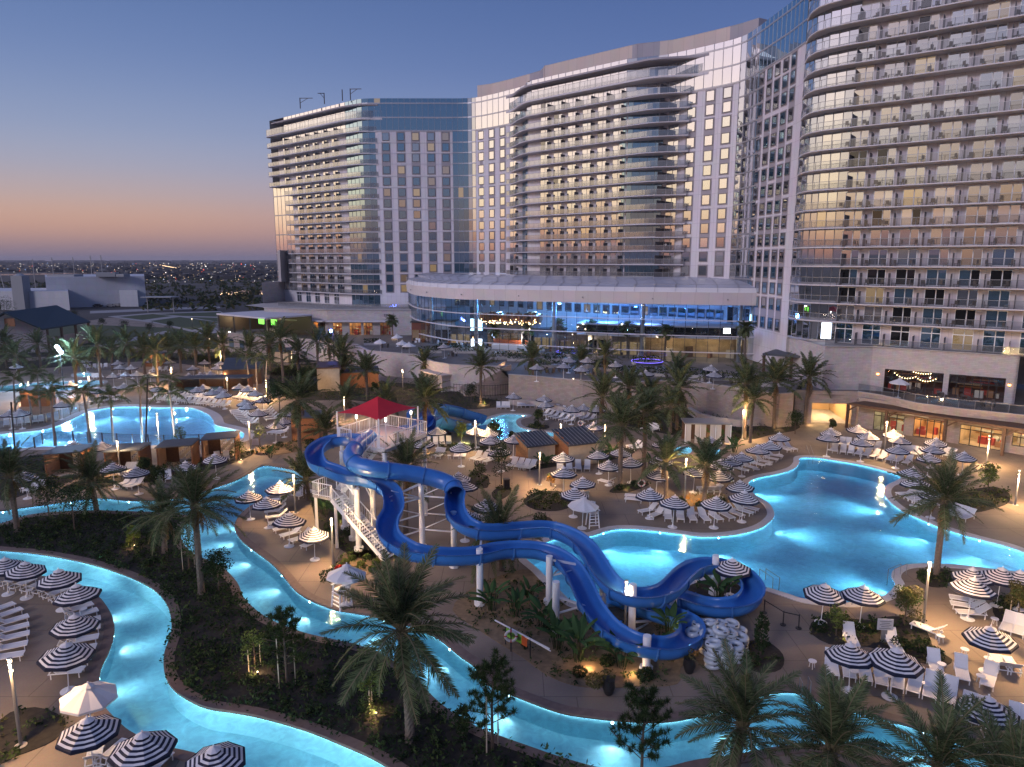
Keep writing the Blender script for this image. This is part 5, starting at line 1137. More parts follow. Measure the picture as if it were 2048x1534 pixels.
def parasols(pts, where, plain=False, z=0., grp='parasols'):
    pts = sorted(pts); k = len(pts)
    for i, (x, y) in enumerate(pts):
        p = P(x, y, z + 2.5); lab = ('plain white parasol ' if plain else 'navy and white striped parasol ') + where
        if k > 1: lab += ', ' + ORD[i] + ' from left'
        o = put(UPW if plain else UP, (p.x, p.y, z), U(0, .78), lab, grp, U(.96, 1.04)); o.rotation_euler = (U(-.06, .06), U(-.06, .06), U(0, .78))
parasols([(8,1124),(45,1131),(118,1152),(157,1184),(146,1240),(128,1301)], 'along the lower left river bend'); parasols([(178,1450),(284,1487),(432,1505)], 'in the bottom left corner')
parasols([(172,1378)], 'tilted by the lower left river', True); parasols([(690,1143)], 'by the lifeguard chair and round bush', True); parasols([(1165,1004)], 'at the top corner of the big pool', True)
parasols([(498,988),(558,973),(534,1003),(575,1037),(627,1061)], 'on the deck left of the slide stairs'); parasols([(50,950),(274,942),(225,933)], 'below the lattice cabanas'); parasols([(372,930),(430,914)], 'in front of the rightmost lattice cabanas'); parasols([(146,889),(206,890)], 'behind the lattice cabanas')
parasols([(1026,791)], 'behind the small pool'); parasols([(1087,795),(1093,807),(1143,816),(1167,813),(1193,817),(1187,851)], 'right of the small slide pool'); parasols([(875,859),(953,858),(978,863),(979,877),(1026,876),(922,892),(1002,901),(848,884)], 'between the kids slides and the cedar huts')
parasols([(917,951),(926,970),(973,1008),(929,1027)], 'round the tube slide mouth'); parasols([(1127,911),(1199,905),(1218,926),(1240,901),(1263,921)], 'in front of the cedar cabanas'); parasols([(1127,943),(1167,960),(1147,983),(1313,943),(1325,886),(1322,918)], 'on the open deck above the big pool'); parasols([(1424,882)], 'before the white curtain cabana')
parasols([(1301,986),(1347,1002),(1430,1003),(1483,968),(1486,992),(1388,939)], 'on the pool peninsula'); parasols([(1441,948),(1442,926),(1463,918),(1486,910),(1515,897),(1540,888),(1561,871)], 'in the row left of the pool end')
parasols([(1656,874),(1665,862),(1715,856),(1724,883),(1736,869),(1788,865),(1799,879),(1795,895),(1872,880),(1864,894),(1928,908),(1859,911)], 'in front of the shopfronts'); parasols([(1822,943),(1833,963),(1866,985)], 'behind the big right-hand palm')
parasols([(1464,1127)], 'behind the slide loop'); parasols([(1647,1176),(1725,1182)], 'at the near edge of the big pool'); parasols([(1946,1145),(2001,1145),(1943,1169),(2045,1152)], 'clustered at the right edge'); parasols([(1983,1266),(1705,1300),(1788,1312),(1978,1414)], 'over the bottom right loungers')
parasols([(20,824),(41,824),(121,807)], 'inside the fence of the left pool', grp='far parasols'); parasols([(196,779),(140,767),(246,772),(314,776),(350,779)], 'between the left pools', grp='far parasols'); parasols([(226,749),(251,747),(273,747),(301,749),(304,721),(236,725),(263,733),(239,733),(171,721),(32,731)], 'beyond the far left pool', grp='far parasols')
parasols([(408,723),(386,735),(441,725),(434,735),(376,750),(400,749),(420,745),(340,722)], 'before the far trees', grp='far parasols'); parasols([(393,779),(407,774),(441,778),(425,784),(448,788),(478,773),(497,776),(509,784)], 'behind the far loungers of the left pool', grp='far parasols'); parasols([(496,810),(516,824),(526,798),(571,824),(567,839),(550,849),(492,803)], 'right of the left pool', grp='far parasols')
parasols([(760,681),(795,671),(803,684),(818,689)], 'on the left stone terrace', True, PZ, 'terrace parasols'); parasols([(889,692),(1073,733),(1127,731),(1137,718),(1162,736),(1174,720)], 'on the lobby plaza', False, PZ, 'terrace parasols'); parasols([(1232,726),(1293,745),(1420,735),(1427,746)], 'on the right of the lobby plaza', False, PZ, 'terrace parasols'); parasols([(1799,761)], 'on the restaurant deck', True, PZ, 'terrace parasols'); parasols([(464,669),(484,669)], 'below the terrace bar', True, 0, 'terrace parasols')
# ------------------------------------------------------------------ loungers
def lounger_proto():
    r = ob('sun_lounger', label='x', category='lounger'); b = MB(); b.grid([[(-.30, y, z), (.30, y, z)] for y, z in ((-1.0, .34), (-.6, .33), (-.2, .33), (.25, .35))]); b.grid([[(-.30, y, z - .03), (.30, y, z - .03)] for y, z in ((-1.0, .34), (.25, .35))]); b.build('seat', m_sling, r)
    b = MB(); b.grid([[(-.30, y, z), (.30, y, z)] for y, z in ((.25, .36), (.6, .62), (.93, .90))]); b.grid([[(-.29, y + .02, z - .03), (.29, y + .02, z - .03)] for y, z in ((.25, .36), (.93, .90))]); b.build('backrest', m_sling, r)
    b = MB()
    for s in (-1, 1): b.bar((s * .325, -1.03, .33), (s * .325, .75, .33), .05, .06); b.bar((s * .325, .26, .36), (s * .325, .95, .92), .035); b.bar((s * .325, .72, .33), (s * .31, .62, .62), .03)
    b.bar((-.34, -1.02, .33), (.34, -1.02, .33), .05); b.bar((-.34, .75, .31), (.34, .75, .31), .04); b.bar((-.34, .95, .92), (.34, .95, .92), .035); b.build('frame', m_white, r)
    lm = MB(); lm.box((0, 0, 0), (.05, .05, .32)); lm = lm.mesh('leg', m_white)
    for x in (-.32, .32):
        for y in (-.9, .62): ob('leg', lm, r, (x, y, 0))
    return reg(r)
LP_ = lounger_proto(); first[LP_] = True
lb = MB(); 
for v in ((0, 0, .44),): lb.tube([(0, 0, .44), (0, 0, .48)], .24, 14)
st_ = ob('side_table', label='x', category='side table'); lb.build('table_top', m_white, st_); lb = MB()
for k in range(3): a = k * 2.1; lb.bar((.18 * math.cos(a), .18 * math.sin(a), 0), (.12 * math.cos(a), .12 * math.sin(a), .44), .03)
lb.build('leg', m_white, st_); reg(st_); first[st_] = True
NL = [0]
def row(px, n, side, where, jit=.05, z=0., flat=0.):
    pts = [P(x, y, z) for x, y in px]; L = Line(catmull([xy(p) for p in pts], 4) if len(pts) > 2 else [xy(p) for p in pts])
    for i in range(n):
        s = L.L * (i + .5) / n; nv = L.nor(s) * (1 if side == 'R' else -1); p = L.at(s); a = math.atan2(nv.y, nv.x) + math.pi / 2 + U(-jit, jit)
        lab = 'white sling lounger ' + where + (', ' + ORD[i] + ' from left' if n > 1 else '')
        put(LP_, (p.x + U(-.05, .05), p.y + U(-.08, .08), z), a, lab, 'white loungers'); NL[0] += 1
row([(1290,1022),(1315,1034),(1345,1037),(1400,1040),(1445,1036),(1478,1030),(1500,1018)], 11, 'R', 'on the tip of the pool peninsula'); row([(1808,990),(1835,1003),(1868,1017)], 7, 'R', 'along the right bank'); row([(1896,1027),(1942,1041)], 3, 'R', 'right of the big palm trunk')
row([(1662,903),(1716,909),(1780,921),(1822,929)], 10, 'R', 'in front row at the pool end'); row([(1676,889),(1727,895),(1762,900)], 6, 'R', 'in second row at the pool end'); row([(1797,903),(1843,912)], 4, 'R', 'behind the shop-side lamp post'); row([(1470,945),(1500,936),(1530,926),(1552,912)], 6, 'R', 'under the striped row left of the pool end'); row([(1562,902),(1586,899)], 2, 'R', 'at the far left of the pool end'); row([(1865,905),(1905,915)], 3, 'R', 'below the third shopfront')
row([(1090,818),(1120,824),(1150,834),(1188,843)], 9, 'R', 'in the back row by the small slide pool'); row([(1085,828),(1110,836),(1145,846)], 6, 'R', 'in the front row by the small slide pool'); row([(993,816),(1020,816)], 3, 'R', 'left of the low curved wall'); row([(1034,813),(1068,813)], 4, 'R', 'before the low curved wall')
row([(868,912),(887,914)], 2, 'R', 'left of the slide-side row'); row([(908,914),(932,914)], 2, 'R', 'in the middle of the slide-side row'); row([(945,918),(985,926)], 3, 'R', 'at the right of the slide-side row'); row([(1020,932),(1068,939)], 4, 'R', 'below the left cedar cabana'); row([(1110,937),(1184,939)], 4, 'R', 'below the right cedar cabana')
row([(1206,972),(1222,966)], 1, 'L', 'alone on the open deck'); row([(1262,893),(1282,901)], 2, 'R', 'left of the hot tub'); row([(1290,858),(1313,863)], 4, 'R', 'among the tall palms'); row([(938,1046),(964,1053)], 2, 'R', 'right of the tube mouth'); row([(1272,994),(1268,1007)], 2, 'R', 'beside the peninsula, feet to the left'); row([(1395,985),(1440,985)], 3, 'L', 'behind the peninsula planting'); row([(850,890),(905,888)], 4, 'R', 'behind the slide-side row'); row([(1140,996),(1175,994)], 2, 'L', 'by the plain white parasol')
row([(560,1000),(552,1022),(560,1050),(580,1070),(605,1085),(637,1096)], 9, 'R', 'on the deck left of the slide stairs'); row([(585,996),(618,984)], 3, 'R', 'at the stair landing')
row([(5,1168),(40,1174),(80,1184),(115,1196),(145,1215),(163,1245),(165,1275),(157,1305),(142,1335),(120,1365)], 15, 'L', 'round the lower left river bend'); row([(-14,1222),(18,1245),(22,1270),(18,1300),(0,1335)], 7, 'L', 'in the inner arc at the left edge'); row([(170,1528),(215,1516),(270,1534),(325,1545)], 5, 'L', 'in the bottom left corner')
row([(1648,1338),(1724,1352),(1800,1368),(1876,1390),(1915,1402)], 8, 'R', 'in the bottom right row'); row([(1842,1335),(1925,1352),(2005,1375)], 3, 'R', 'behind the bottom right row'); row([(1928,1430),(1958,1440)], 2, 'R', 'under the lowest parasol'); row([(2020,1452),(2064,1464)], 2, 'R', 'at the bottom right edge'); row([(1928,1200),(1935,1222),(1954,1240)], 3, 'R', 'with feet to the left near the right edge'); row([(2005,1256),(2048,1268)], 2, 'R', 'by the right edge shrubs'); row([(1992,1336),(2030,1342)], 2, 'L', 'turned away near the right edge'); row([(1848,1272),(1862,1262)], 1, 'L', 'beside the mixed shrubs'); row([(1690,1284),(1712,1286)], 1, 'R', 'behind the left of two bottom parasols'); row([(1775,1296),(1797,1298)], 1, 'R', 'behind the right of two bottom parasols')
row([(300,799),(362,804),(410,809),(458,814)], 16, 'R', 'in the front row of the left pool'); row([(350,792),(400,796),(440,799)], 10, 'R', 'in the second row of the left pool'); row([(472,822),(480,832),(492,842),(508,851)], 9, 'R', 'down the right side of the left pool'); row([(530,822),(536,832),(548,843)], 5, 'R', 'in the outer arc right of the left pool'); row([(470,795),(528,804)], 7, 'R', 'behind the right arc of the left pool'); row([(543,866),(570,869)], 3, 'R', 'by the cedar locker hut')
row([(175,806),(205,803),(242,800)], 6, 'R', 'left of the front row at the left pool'); row([(160,738),(217,735)], 5, 'R', 'beyond the far left pool'); row([(185,757),(206,755)], 3, 'R', 'beside the far plunge pool'); row([(300,742),(347,742)], 4, 'R', 'before the far trees'); row([(5,852),(90,843)], 6, 'R', 'inside the fence of the left pool'); row([(58,981),(82,981)], 2, 'R', 'by the left river segment'); row([(243,971),(277,975)], 3, 'R', 'below the second lattice cabana'); row([(310,962),(345,958)], 2, 'R', 'below the third lattice cabana'); row([(425,922),(462,918)], 2, 'R', 'inside the rightmost lattice cabana'); row([(248,944),(268,944)], 2, 'R', 'inside the second lattice cabana'); row([(380,770),(440,772)], 5, 'R', 'behind the wooden cabana row')
def tables(pts, where):
    for i, (x, y) in enumerate(sorted(pts)):
        p = P(x, y); put(st_, (p.x, p.y, 0), U(0, 6), 'small round white side table ' + where + (', ' + ORD[i] + ' from the left' if len(pts) > 1 else ''), 'side tables')
tables([(1624,1336),(1708,1356),(1779,1365),(1852,1382),(1882,1342),(1960,1366)], 'among the bottom right loungers'); tables([(1880,1285),(1928,1312),(1988,1250),(1975,1330)], 'near the right edge'); tables([(1390,1035),(1452,1030),(1318,1028),(1480,1018)], 'on the peninsula'); tables([(952,926),(898,918),(1042,940),(1150,943),(1206,944)], 'on the open deck'); tables([(168,1230),(150,1320),(60,1192)], 'at the lower left river bend'); tables([(570,1058),(612,1092)], 'left of the slide stairs'); tables([(45,985)], 'under the left parasol by the river')
# ------------------------------------------------------------------ lamp posts
def lampost_proto():
    r = ob('lamp_post', label='x', category='lamp post'); b = MB(); b.tube([(0, 0, 0), (0, 0, 5.2)], .085, 10); b.build('pole', m_grmetal, r, True); b = MB(); b.tube([(0, 0, 0), (0, 0, .06)], .28, 14); b.build('base', m_conc, r)
    for z in (4.45, 5.02): b = MB(); b.tube([(0, 0, z), (0, 0, z + .12)], .09, 12); b.build('lamp_ring', m_bulb, r)
    b = MB(); b.tube([(0, 0, 5.2), (0, 0, 5.24)], .12, 12); b.build('cap', m_grmetal, r); return reg(r)
LPP = lampost_proto(); first[LPP] = True
def lampost(x, y, ytop, where, pw=1., arms=0):
    p = P(x, y); zt = H + p.y * tn(ytop); s = max(.7, min(1.5, zt / 5.2)); o = put(LPP, (p.x, p.y, 0), 0, 'grey cylinder lamp post with two glowing rings ' + where, 'lamp posts', (1, 1, s))
    lamp('post_lamp', 'POINT', (p.x, p.y - .35, zt - .25), WARM, 1450 * pw, None, .09)
    return o
for a in ((42,1492,1318,'in the bottom left corner',1.1),(667,1133,1036,'beside the big bush and slide stairs',1.1),(591,1026,949,'left of the stair landing',1.),(1846,1249,1124,'by the big right-hand palm',1.3),(1250,1266,1179,'under the slide loop',1.),(1079,970,904,'on the open middle deck',1.2),(1369,999,917,'on the pool peninsula',1.),(951,902,841,'among parasols beyond the slide',1.1),(1121,905,848,'between the cedar cabanas',.8),(1209,905,853,'right of the cedar cabanas',1.),(1146,812,756,'in front of the plaza wall',1.),(1484,879,820,'beside a lit palm trunk',1.2),(1768,908,842,'before the shopfronts',1.6),(1972,930,893,'right of the shopfronts',1.2),(345,772,737,'far left among trees',1.2),(443,733,711,'beyond the tan hut',1.),(468,757,725,'beside the tan hut',1.2),(456,796,754,'at the end of the cabana row',1.3),(534,801,771,'right of the left pool',1.3),(501,899,843,'by the rightmost lattice cabana',1.2),(181,793,754,'between the left pools',1.2),(61,805,771,'left of the far pool',1.2),(318,878,844,'behind the lattice cabanas',.9),(241,950,882,'in front of the second lattice cabana',.9),(585,735,714,'in the dark garden lawn',.8),(806,781,739,'by the garden path',1.),(690,840,800,'behind the slide tower',1.),(1300,800,745,'among the middle palms',.8),(2030,1010,955,'near the right edge path',1.2),(2070,1330,1200,'past the right edge',1.2)): lampost(*a)
# ------------------------------------------------------------------ cabanas and huts
m_lat = mat('lattice_white', (.62, .56, .48), .7); m_pinkwood = mat('pale_siding', (.34, .22, .17), .7, noise=.3, ns=3); m_curtain = mat('white_curtain', (.62, .58, .54), .9)
def siding(root, w, h, org, rz, m, n=9, name='plank'):
    pm = MB(); pm.box((0, 0, 0), (w, .05, h / n - .018)); me = pm.mesh(name, m)
    for i in range(n): ob(name, me, root, (org[0] + U(-.004, .004), org[1] + U(-.008, .008), org[2] + i * h / n), rz)
def lattice_cabana(x, y, rz, lab, w=3.8, d=3., h=2.7):
    p = P(x, y); r = ob('cabana', None, None, (p.x, p.y, 0), rz, label=lab, category='cabana', group='lattice cabanas by the river')
    b = MB(); b.face([(-w / 2 - .15, -.35, h + .05), (w / 2 + .15, -.35, h + .22), (w / 2 + .15, d + .2, h + .22), (-w / 2 - .15, d + .2, h + .05)]); b.face([(-w / 2 - .15, -.35, h - .08), (-w / 2 - .15, d + .2, h - .08), (w / 2 + .15, d + .2, h + .09), (w / 2 + .15, -.35, h + .09)]); b.face([(-w / 2 - .15, -.35, h - .08), (w / 2 + .15, -.35, h + .09), (w / 2 + .15, -.35, h + .22), (-w / 2 - .15, -.35, h + .05)]); b.face([(-w / 2 - .15, -.35, h + .05), (-w / 2 - .15, d + .2, h + .05), (-w / 2 - .15, d + .2, h - .08), (-w / 2 - .15, -.35, h - .08)]); b.build('roof', m_roofdk, r)
    siding(r, d, h - .1, (-w / 2, d / 2, 0), math.pi / 2, m_pinkwood); siding(r, d, h - .05, (w / 2, d / 2, 0), math.pi / 2, m_wood)
    for sx in (-w / 2 + .02, w / 2 - .02): b = MB(); b.box((sx, -.05, 0), (.14, .14, h)); b.build('post', m_wood, r)
    b = MB(); b.box((-w * .3, d, 0), (w * .38, .06, h)); b.build('back_panel', m_dkwood, r); b = MB(); k = 9; lw, x0 = w * .55, -w * .1
    for i in range(k + 1): b.box((x0 + lw * i / k, d, .4), (.05, .05, h - .6)); b.box((x0 + lw / 2, d, .4 + (h - .65) * i / k), (lw, .05, .05))
    for i in range(k):
        for j in range(k):
            if (i * 3 + j * 5) % 4 < 2: b.box((x0 + lw * (i + .5) / k, d, .4 + (h - .65) * (j + .12) / k), (lw / k * .8, .03, (h - .65) / k * .75))
    b.build('lattice_screen', m_lat, r); b = MB(); b.box((0, d / 2, .01), (w, d, .03)); b.build('floor', m_conc, r)
    lamp('cabana_lamp', 'POINT', (p.x, p.y + d * .55, h - .4), WARM, 28, None, .2); return r
lattice_cabana(130, 953, .12, 'leftmost dark lattice cabana, mostly behind a palm'); lattice_cabana(248, 948, .08, 'second lattice cabana from the left, orange side wall lit'); lattice_cabana(352, 938, .16, 'third lattice cabana from the left with the brightest lattice'); lattice_cabana(440, 921, .20, 'rightmost lattice cabana with pale siding on its left')
def hut(x, y, rz, lab, w, d, h0, h1, left, front, roof, seams=True, planks=True, grp=None):
    p = P(x, y); r = ob('hut', None, None, (p.x, p.y, 0), rz, label=lab, category='hut')
    if grp: r['group'] = grp
    b = MB(); e = .25
    a = [(-w / 2 - e, -e, h0 + .1), (w / 2 + e, -e, h0 + .1), (w / 2 + e, d + e, h1 + .1), (-w / 2 - e, d + e, h1 + .1)]; b.face(a); b.face([(q[0], q[1], q[2] - .16) for q in a[::-1]])
    for i in range(4): u, v = a[i], a[(i + 1) % 4]; b.face([u, (*u[:2], u[2] - .16), (*v[:2], v[2] - .16), v])
    ro = b.build('roof', roof, r)
    if seams:
        for i in range(9): t = -w / 2 + w * i / 8; b = MB(); b.bar((t, -e, h0 + .13), (t, d + e, h1 + .13), .04, .06); b.build('seam', m_grmetal, ro)
    b = MB(); b.face([(-w / 2, 0, 0), (w / 2, 0, 0), (w / 2, 0, h0), (-w / 2, 0, h0)]); b.face([(w / 2, 0, 0), (w / 2, d, 0), (w / 2, d, h1), (w / 2, 0, h0)]); b.face([(w / 2, d, 0), (-w / 2, d, 0), (-w / 2, d, h1), (w / 2, d, h1)]); b.build('wall', front, r)
    if planks:
        n = 11; hm = (h0 + h1) / 2
        for i in range(n):
            z = h1 * i / n; y0 = 0 if z < h0 else d * (z - h0) / max(h1 - h0, .01); b = MB(); b.box((-w / 2, (y0 + d) / 2, z), (.06 + (i % 2) * .012, d - y0, h1 / n - .015)); b.build('plank', left, r)
    else: b = MB(); b.face([(-w / 2, d, 0), (-w / 2, 0, 0), (-w / 2, 0, h0), (-w / 2, d, h1)]); b.build('side_wall', left, r)
    return r
hut(1083, 928, .42, 'left cedar-sided hut with a dark seamed metal roof', 3.6, 3.4, 2.3, 3.1, m_wood, m_tan, m_roofdk, grp='cedar huts'); hut(1168, 930, .42, 'right cedar-sided hut with a pale tan front, lit orange', 4.2, 3.8, 2.6, 3.6, m_wood, m_tan, m_roofdk, grp='cedar huts')
for x, y, pw in ((1046, 915, 70), (1128, 910, 170), (1190, 922, 60), (632, 872, 60)): p = P(x, y); lamp('hut_lamp', 'POINT', (p.x, p.y - .6, 1.9), WARM, pw, None, .15)
hut(612, 882, .1, 'cedar locker hut right of the left pool', 3.6, 3.2, 3.2, 3.4, m_wood, m_wood, m_roofdk, False)
hut(486, 769, .25, 'tan hut with a dark roof by the far palms', 7., 6.5, 3., 4.4, m_tan, m_dkwood, m_roofdk, False, False); hut(658, 783, .2, 'tall pale walled pump house behind the tower', 4., 6., 4.4, 4.7, m_stonel, m_tan, m_dkwood, False, False); hut(715, 776, .25, 'dark roofed wooden hut beside the pump house', 8., 5., 3., 3.3, m_wood, m_wood, m_roofdk, False)
hut(68, 813, .1, 'orange lit wooden cabana left of the far pool', 4., 3., 2.7, 2.9, m_wood, m_wood, m_roofdk, False); hut(305, 733, .1, 'orange lit cabana among the far trees', 3.5, 3., 2.7, 2.9, m_wood, m_wood, m_roofdk, False); hut(560, 905 - 180, 0, 'low garden shed among the dark palms', 4., 4., 2.6, 3., m_tan, m_tan, m_roofdk, False)
for x, y, pw in ((64, 812, 60), (305, 733, 80), (500, 771, 120), (655, 786, 120), (720, 778, 60), (455, 769, 120)): p = P(x, y); lamp('hut_lamp', 'POINT', (p.x, p.y - .9, 2.2), WARM, pw, None, .2)
p = P(425, 786); r = ob('cabana_row', None, None, (p.x, p.y, 0), .12, label='long low dark wood cabana with three open bays behind the left pool', category='cabana'); b = MB(); b.box((0, 1.6, 2.6), (13.5, 3.6, .2)); b.build('roof', m_roofdk, r)
for i in range(4): b = MB(); b.box((-6.4 + i * 4.27, 1.6, 0), (.15, 3.2, 2.6)); b.build('partition', m_wood if i == 3 else m_dkwood, r)
b = MB(); b.box((0, 3.2, 0), (13., .1, 2.6)); b.build('back_wall', m_dkwood, r)
for i in range(3): b = MB(); b.box((-4.3 + i * 4.27, 2.4, 0), (2.4, .9, .7)); b.build('sofa', mat('sofa_blue', (.08, .18, .3), .9), r)
p = P(1415, 888); r = ob('curtain_cabana', None, None, (p.x, p.y, 0), -.06, label='flat roofed cabana with white curtains in three bays', category='cabana'); w = 5.9; b = MB(); b.box((0, 1.3, 2.7), (w + .3, 3.2, .16)); b.build('roof', m_grmetal, r); b = MB(); b.box((0, 2.7, 0), (w, .08, 2.7)); b.build('back_wall', m_dkwood, r)
for i in range(4): b = MB(); b.box((-w / 2 + w * i / 3, 0, 0), (.12, .12, 2.7)); b.build('post', m_white, r)
for i in range(3):
    for sx in (-1, 1):
        b = MB(); x0 = -w / 2 + w * (i + .5) / 3 + sx * (w / 6 - .42); b.grid([[(x0 - .32 + .64 * k / 12, .05 * math.sin(k * 2.2), z) for k in range(13)] for z in (.1, 1.4, 2.68)]); b.build('curtain', m_curtain, r)
p2 = P(1415, 888); lamp('cabana_lamp', 'POINT', (p2.x, p2.y + 1.5, 2.3), (1, .75, .5), 60, None, .2); p2 = P(1405, 903); lamp('garden_lamp', 'POINT', (p2.x, p2.y, 1.), WARM, 120, None, .1)
# ------------------------------------------------------------------ inner tubes, chairs, rings, stands, signs
m_tube = mat('clear_vinyl', (.42, .47, .53), .22, spec=.7)
tm = MB(); rows = []
for i in range(25):
    a = 2 * math.pi * i / 24; rows.append([((.36 + .17 * math.cos(q)) * math.cos(a), (.36 + .17 * math.cos(q)) * math.sin(a), .16 * math.sin(q) + .16) for q in [2 * math.pi * k / 10 for k in range(10)]])
tm.grid(rows, 0, True); TM = tm.mesh('inner_tube', m_tube, True); hm = MB(); hm.box((0, 0, 0), (.20, .07, .04)); HM = hm.mesh('handle', m_dark)
for si, (x, y, k) in enumerate(((1400,1262,4),(1417,1268,5),(1440,1262,4),(1462,1262,4),(1478,1268,3),(1415,1292,5),(1436,1292,6),(1458,1290,5),(1480,1290,4),(1425,1320,6),(1447,1318,5),(1388,1270,3),(1470,1308,4))):
    p = P(x, y + 14); 
    for i in range(k):
        o = ob('inner_tube', TM, None, (p.x + U(-.08, .08), p.y + U(-.08, .08), i * .28), U(0, 6), label='clear white inner tube, {} stack from left beside the slide exit, {} up'.format(ORD[sorted((1388,1400,1415,1417,1425,1436,1440,1447,1458,1462,1470,1478,1480)).index(x)], ORD[i]), category='inner tube', group='stacked inner tubes'); o.rotation_euler = (U(-.16, .16), U(-.16, .16), U(0, 6))
        for a in (0, math.pi): h = ob('handle', HM, o, (.47 * math.cos(a), .47 * math.sin(a), .27), a + 1.57)
def guard_chair(x, y, rz, lab):
    p = P(x, y); r = ob('lifeguard_chair', None, None, (p.x, p.y, 0), rz, label=lab, category='lifeguard chair'); b = MB()
    for sx in (-.42, .42):
        for sy in (-.45, .45): b.bar((sx * 1.15, sy * 1.15, 0), (sx * .85, sy * .85, 1.6), .09)
    b.build('leg', m_white, r); b = MB(); b.box((0, 0, 1.3), (.8, .8, .06)); b.build('seat', m_white, r)
    for i in range(6): b = MB(); b.bar((-.36 + i * .145, .38, 1.3), (-.36 + i * .145, .62, 2.15 + .1 * math.sin(math.pi * i / 5)), .12, .03); b.build('slat', m_white, r)
    for sx in (-.5, .5): b = MB(); b.box((sx, 0, 1.62), (.15, .9, .04)); b.build('armrest', m_white, r)
    for i in range(4): b = MB(); b.box((0, -.48, .25 + i * .3), (.8, .1, .05)); b.build('rung', m_white, r)
guard_chair(1185, 1053, .2, 'white wooden lifeguard chair at the top corner of the big pool'); guard_chair(684, 1213, -.7, 'white wooden lifeguard chair on the river bank by the white parasol')
def ring(x, y, z, lab, tilt=1.4):
    p = P(x, y, z); r = ob('life_ring', None, None, p, label=lab, category='life ring'); b = MB(); b.tube([(.34 * math.cos(a), 0, .34 * math.sin(a)) for a in [k * math.pi / 8 for k in range(16)]], .085, 8, closed=True); b.build('ring_body', mat('ring_white', (.7, .68, .66), .5), r, True); b = MB()
    for a in (0, 1.57, 3.14, 4.71): b.tube([(.34 * math.cos(a + e), 0, .34 * math.sin(a + e)) for e in (-.12, 0, .12)], .092, 8)
    b.build('band', mat('ring_red', (.5, .05, .04)), r); b = MB(); b.box((0, .12, -z), (.08, .08, z + .5)); b.build('post', m_dkmetal, r)
ring(1161, 846, 1.2, 'white life ring on a post right of the small pool'); ring(1283, 966, 1.2, 'white life ring on a post before the tall palms'); ring(1022, 1272, 1.1, 'white life ring hanging on the green banner by the river path')
g0, g1 = P(1012, 1290), P(1054, 1312); r = ob('banner_rail', None, None, (0, 0, 0), label='green and orange banner hung from a slanting pale rail beside the river path', category='banner'); dv = (g1 - g0)
def gp(t, z): q = g0 + dv * t; return (q.x, q.y, z)
b = MB(); b.face([gp(0, .62), gp(.74, .62), gp(.74, 1.2), gp(0, 1.2)]); b.face([gp(.74, .58), gp(1., .58), gp(1., 1.2), gp(.74, 1.2)], 1); b.build('banner', [mat('banner_green', (.22, .55, .05), .7), mat('banner_orange', (.55, .10, .02), .7)], r); b = MB(); nb_ = Vector((dv.y, -dv.x, 0)).normalized() * .02
for i in range(13):
    t = .05 + i * .052; b.face([tuple(Vector(gp(t, .80 + U(-.02, .02))) + nb_), tuple(Vector(gp(t + .03, .80)) + nb_), tuple(Vector(gp(t + .03, 1.04)) + nb_), tuple(Vector(gp(t, 1.04 + U(-.03, .03))) + nb_)])
b.build('lettering', mat('letter_dark', (.02, .05, .01)), r); b = MB(); b.bar(gp(-.55, 1.32), gp(2.0, 1.22), .07); b.bar(gp(.9, 1.22), gp(2.05, 1.12), .05); b.build('rail', m_white, r)
for t in (-.02, 1.15): b = MB(); b.box((*gp(t, 0)[:2], 0), (.07, .07, 1.28)); b.build('post', m_blkmetal, r)
def stanchions(px, lab):
    pts = [P(x, y) for x, y in px]; r = ob('queue_barrier', label=lab, category='barrier')
    for p in pts: b = MB(); b.tube([(p.x, p.y, 0), (p.x, p.y, 1.)], .04, 8); b.build('post', m_blkmetal, r); b = MB(); b.tube([(p.x, p.y, 0), (p.x, p.y, .05)], .2, 12); b.build('base', m_blkmetal, r)
    b = MB()
    for p, q in zip(pts, pts[1:]): b.bar((p.x, p.y, .93), (q.x, q.y, .93), .02, .06)
    b.build('belt', m_blkmetal, r)
stanchions([(1528,1226),(1566,1250),(1597,1257)], 'black belt barrier on two posts right of the inner tubes')
p = P(1767, 1286); r = ob('notice_board', None, None, (p.x, p.y, 0), -.1, label='pale grey notice board standing in the bottom right shrubs', category='sign'); b = MB(); b.box((0, 0, .9), (.95, .06, .75)); b.build('panel', mat('board_grey', (.42, .44, .48), .6), r); b = MB(); b.box((0, .06, 0), (.35, .08, .95)); b.build('stem_post', m_grmetal, r); b = MB()
for i in range(5): b.box((0, -.035, 1.0 + i * .12), (.7 - (i % 2) * .2, .006, .03))
b.build('lettering', m_dkmetal, r)
p = P(548, 0 + 905); r = ob('notice_board', None, None, (P(512, 905).x, P(512, 905).y, 0), 0, label='white notice board on a post by the rightmost lattice cabana', category='sign'); b = MB(); b.box((0, 0, 1.), (.8, .05, .8)); b.build('panel', m_cream, r); b = MB(); b.box((0, .05, 0), (.08, .08, 1.7)); b.build('post', m_grmetal, r)
def handrail(px, lab, h=.9):
    pts = [P(x, y) for x, y in px]; r = ob('pool_handrail', label=lab, category='handrail')
    for dx in (0, .5):
        a, c = pts; o = Vector((dx, dx * .1, 0)); b = MB(); b.tube([Vector((a.x, a.y, 0)) + o, Vector((a.x, a.y, h)) + o, Vector((c.x, c.y, h - .1)) + o, Vector((c.x, c.y, -.5)) + o], .025, 6); b.build('rail', m_grmetal, r)
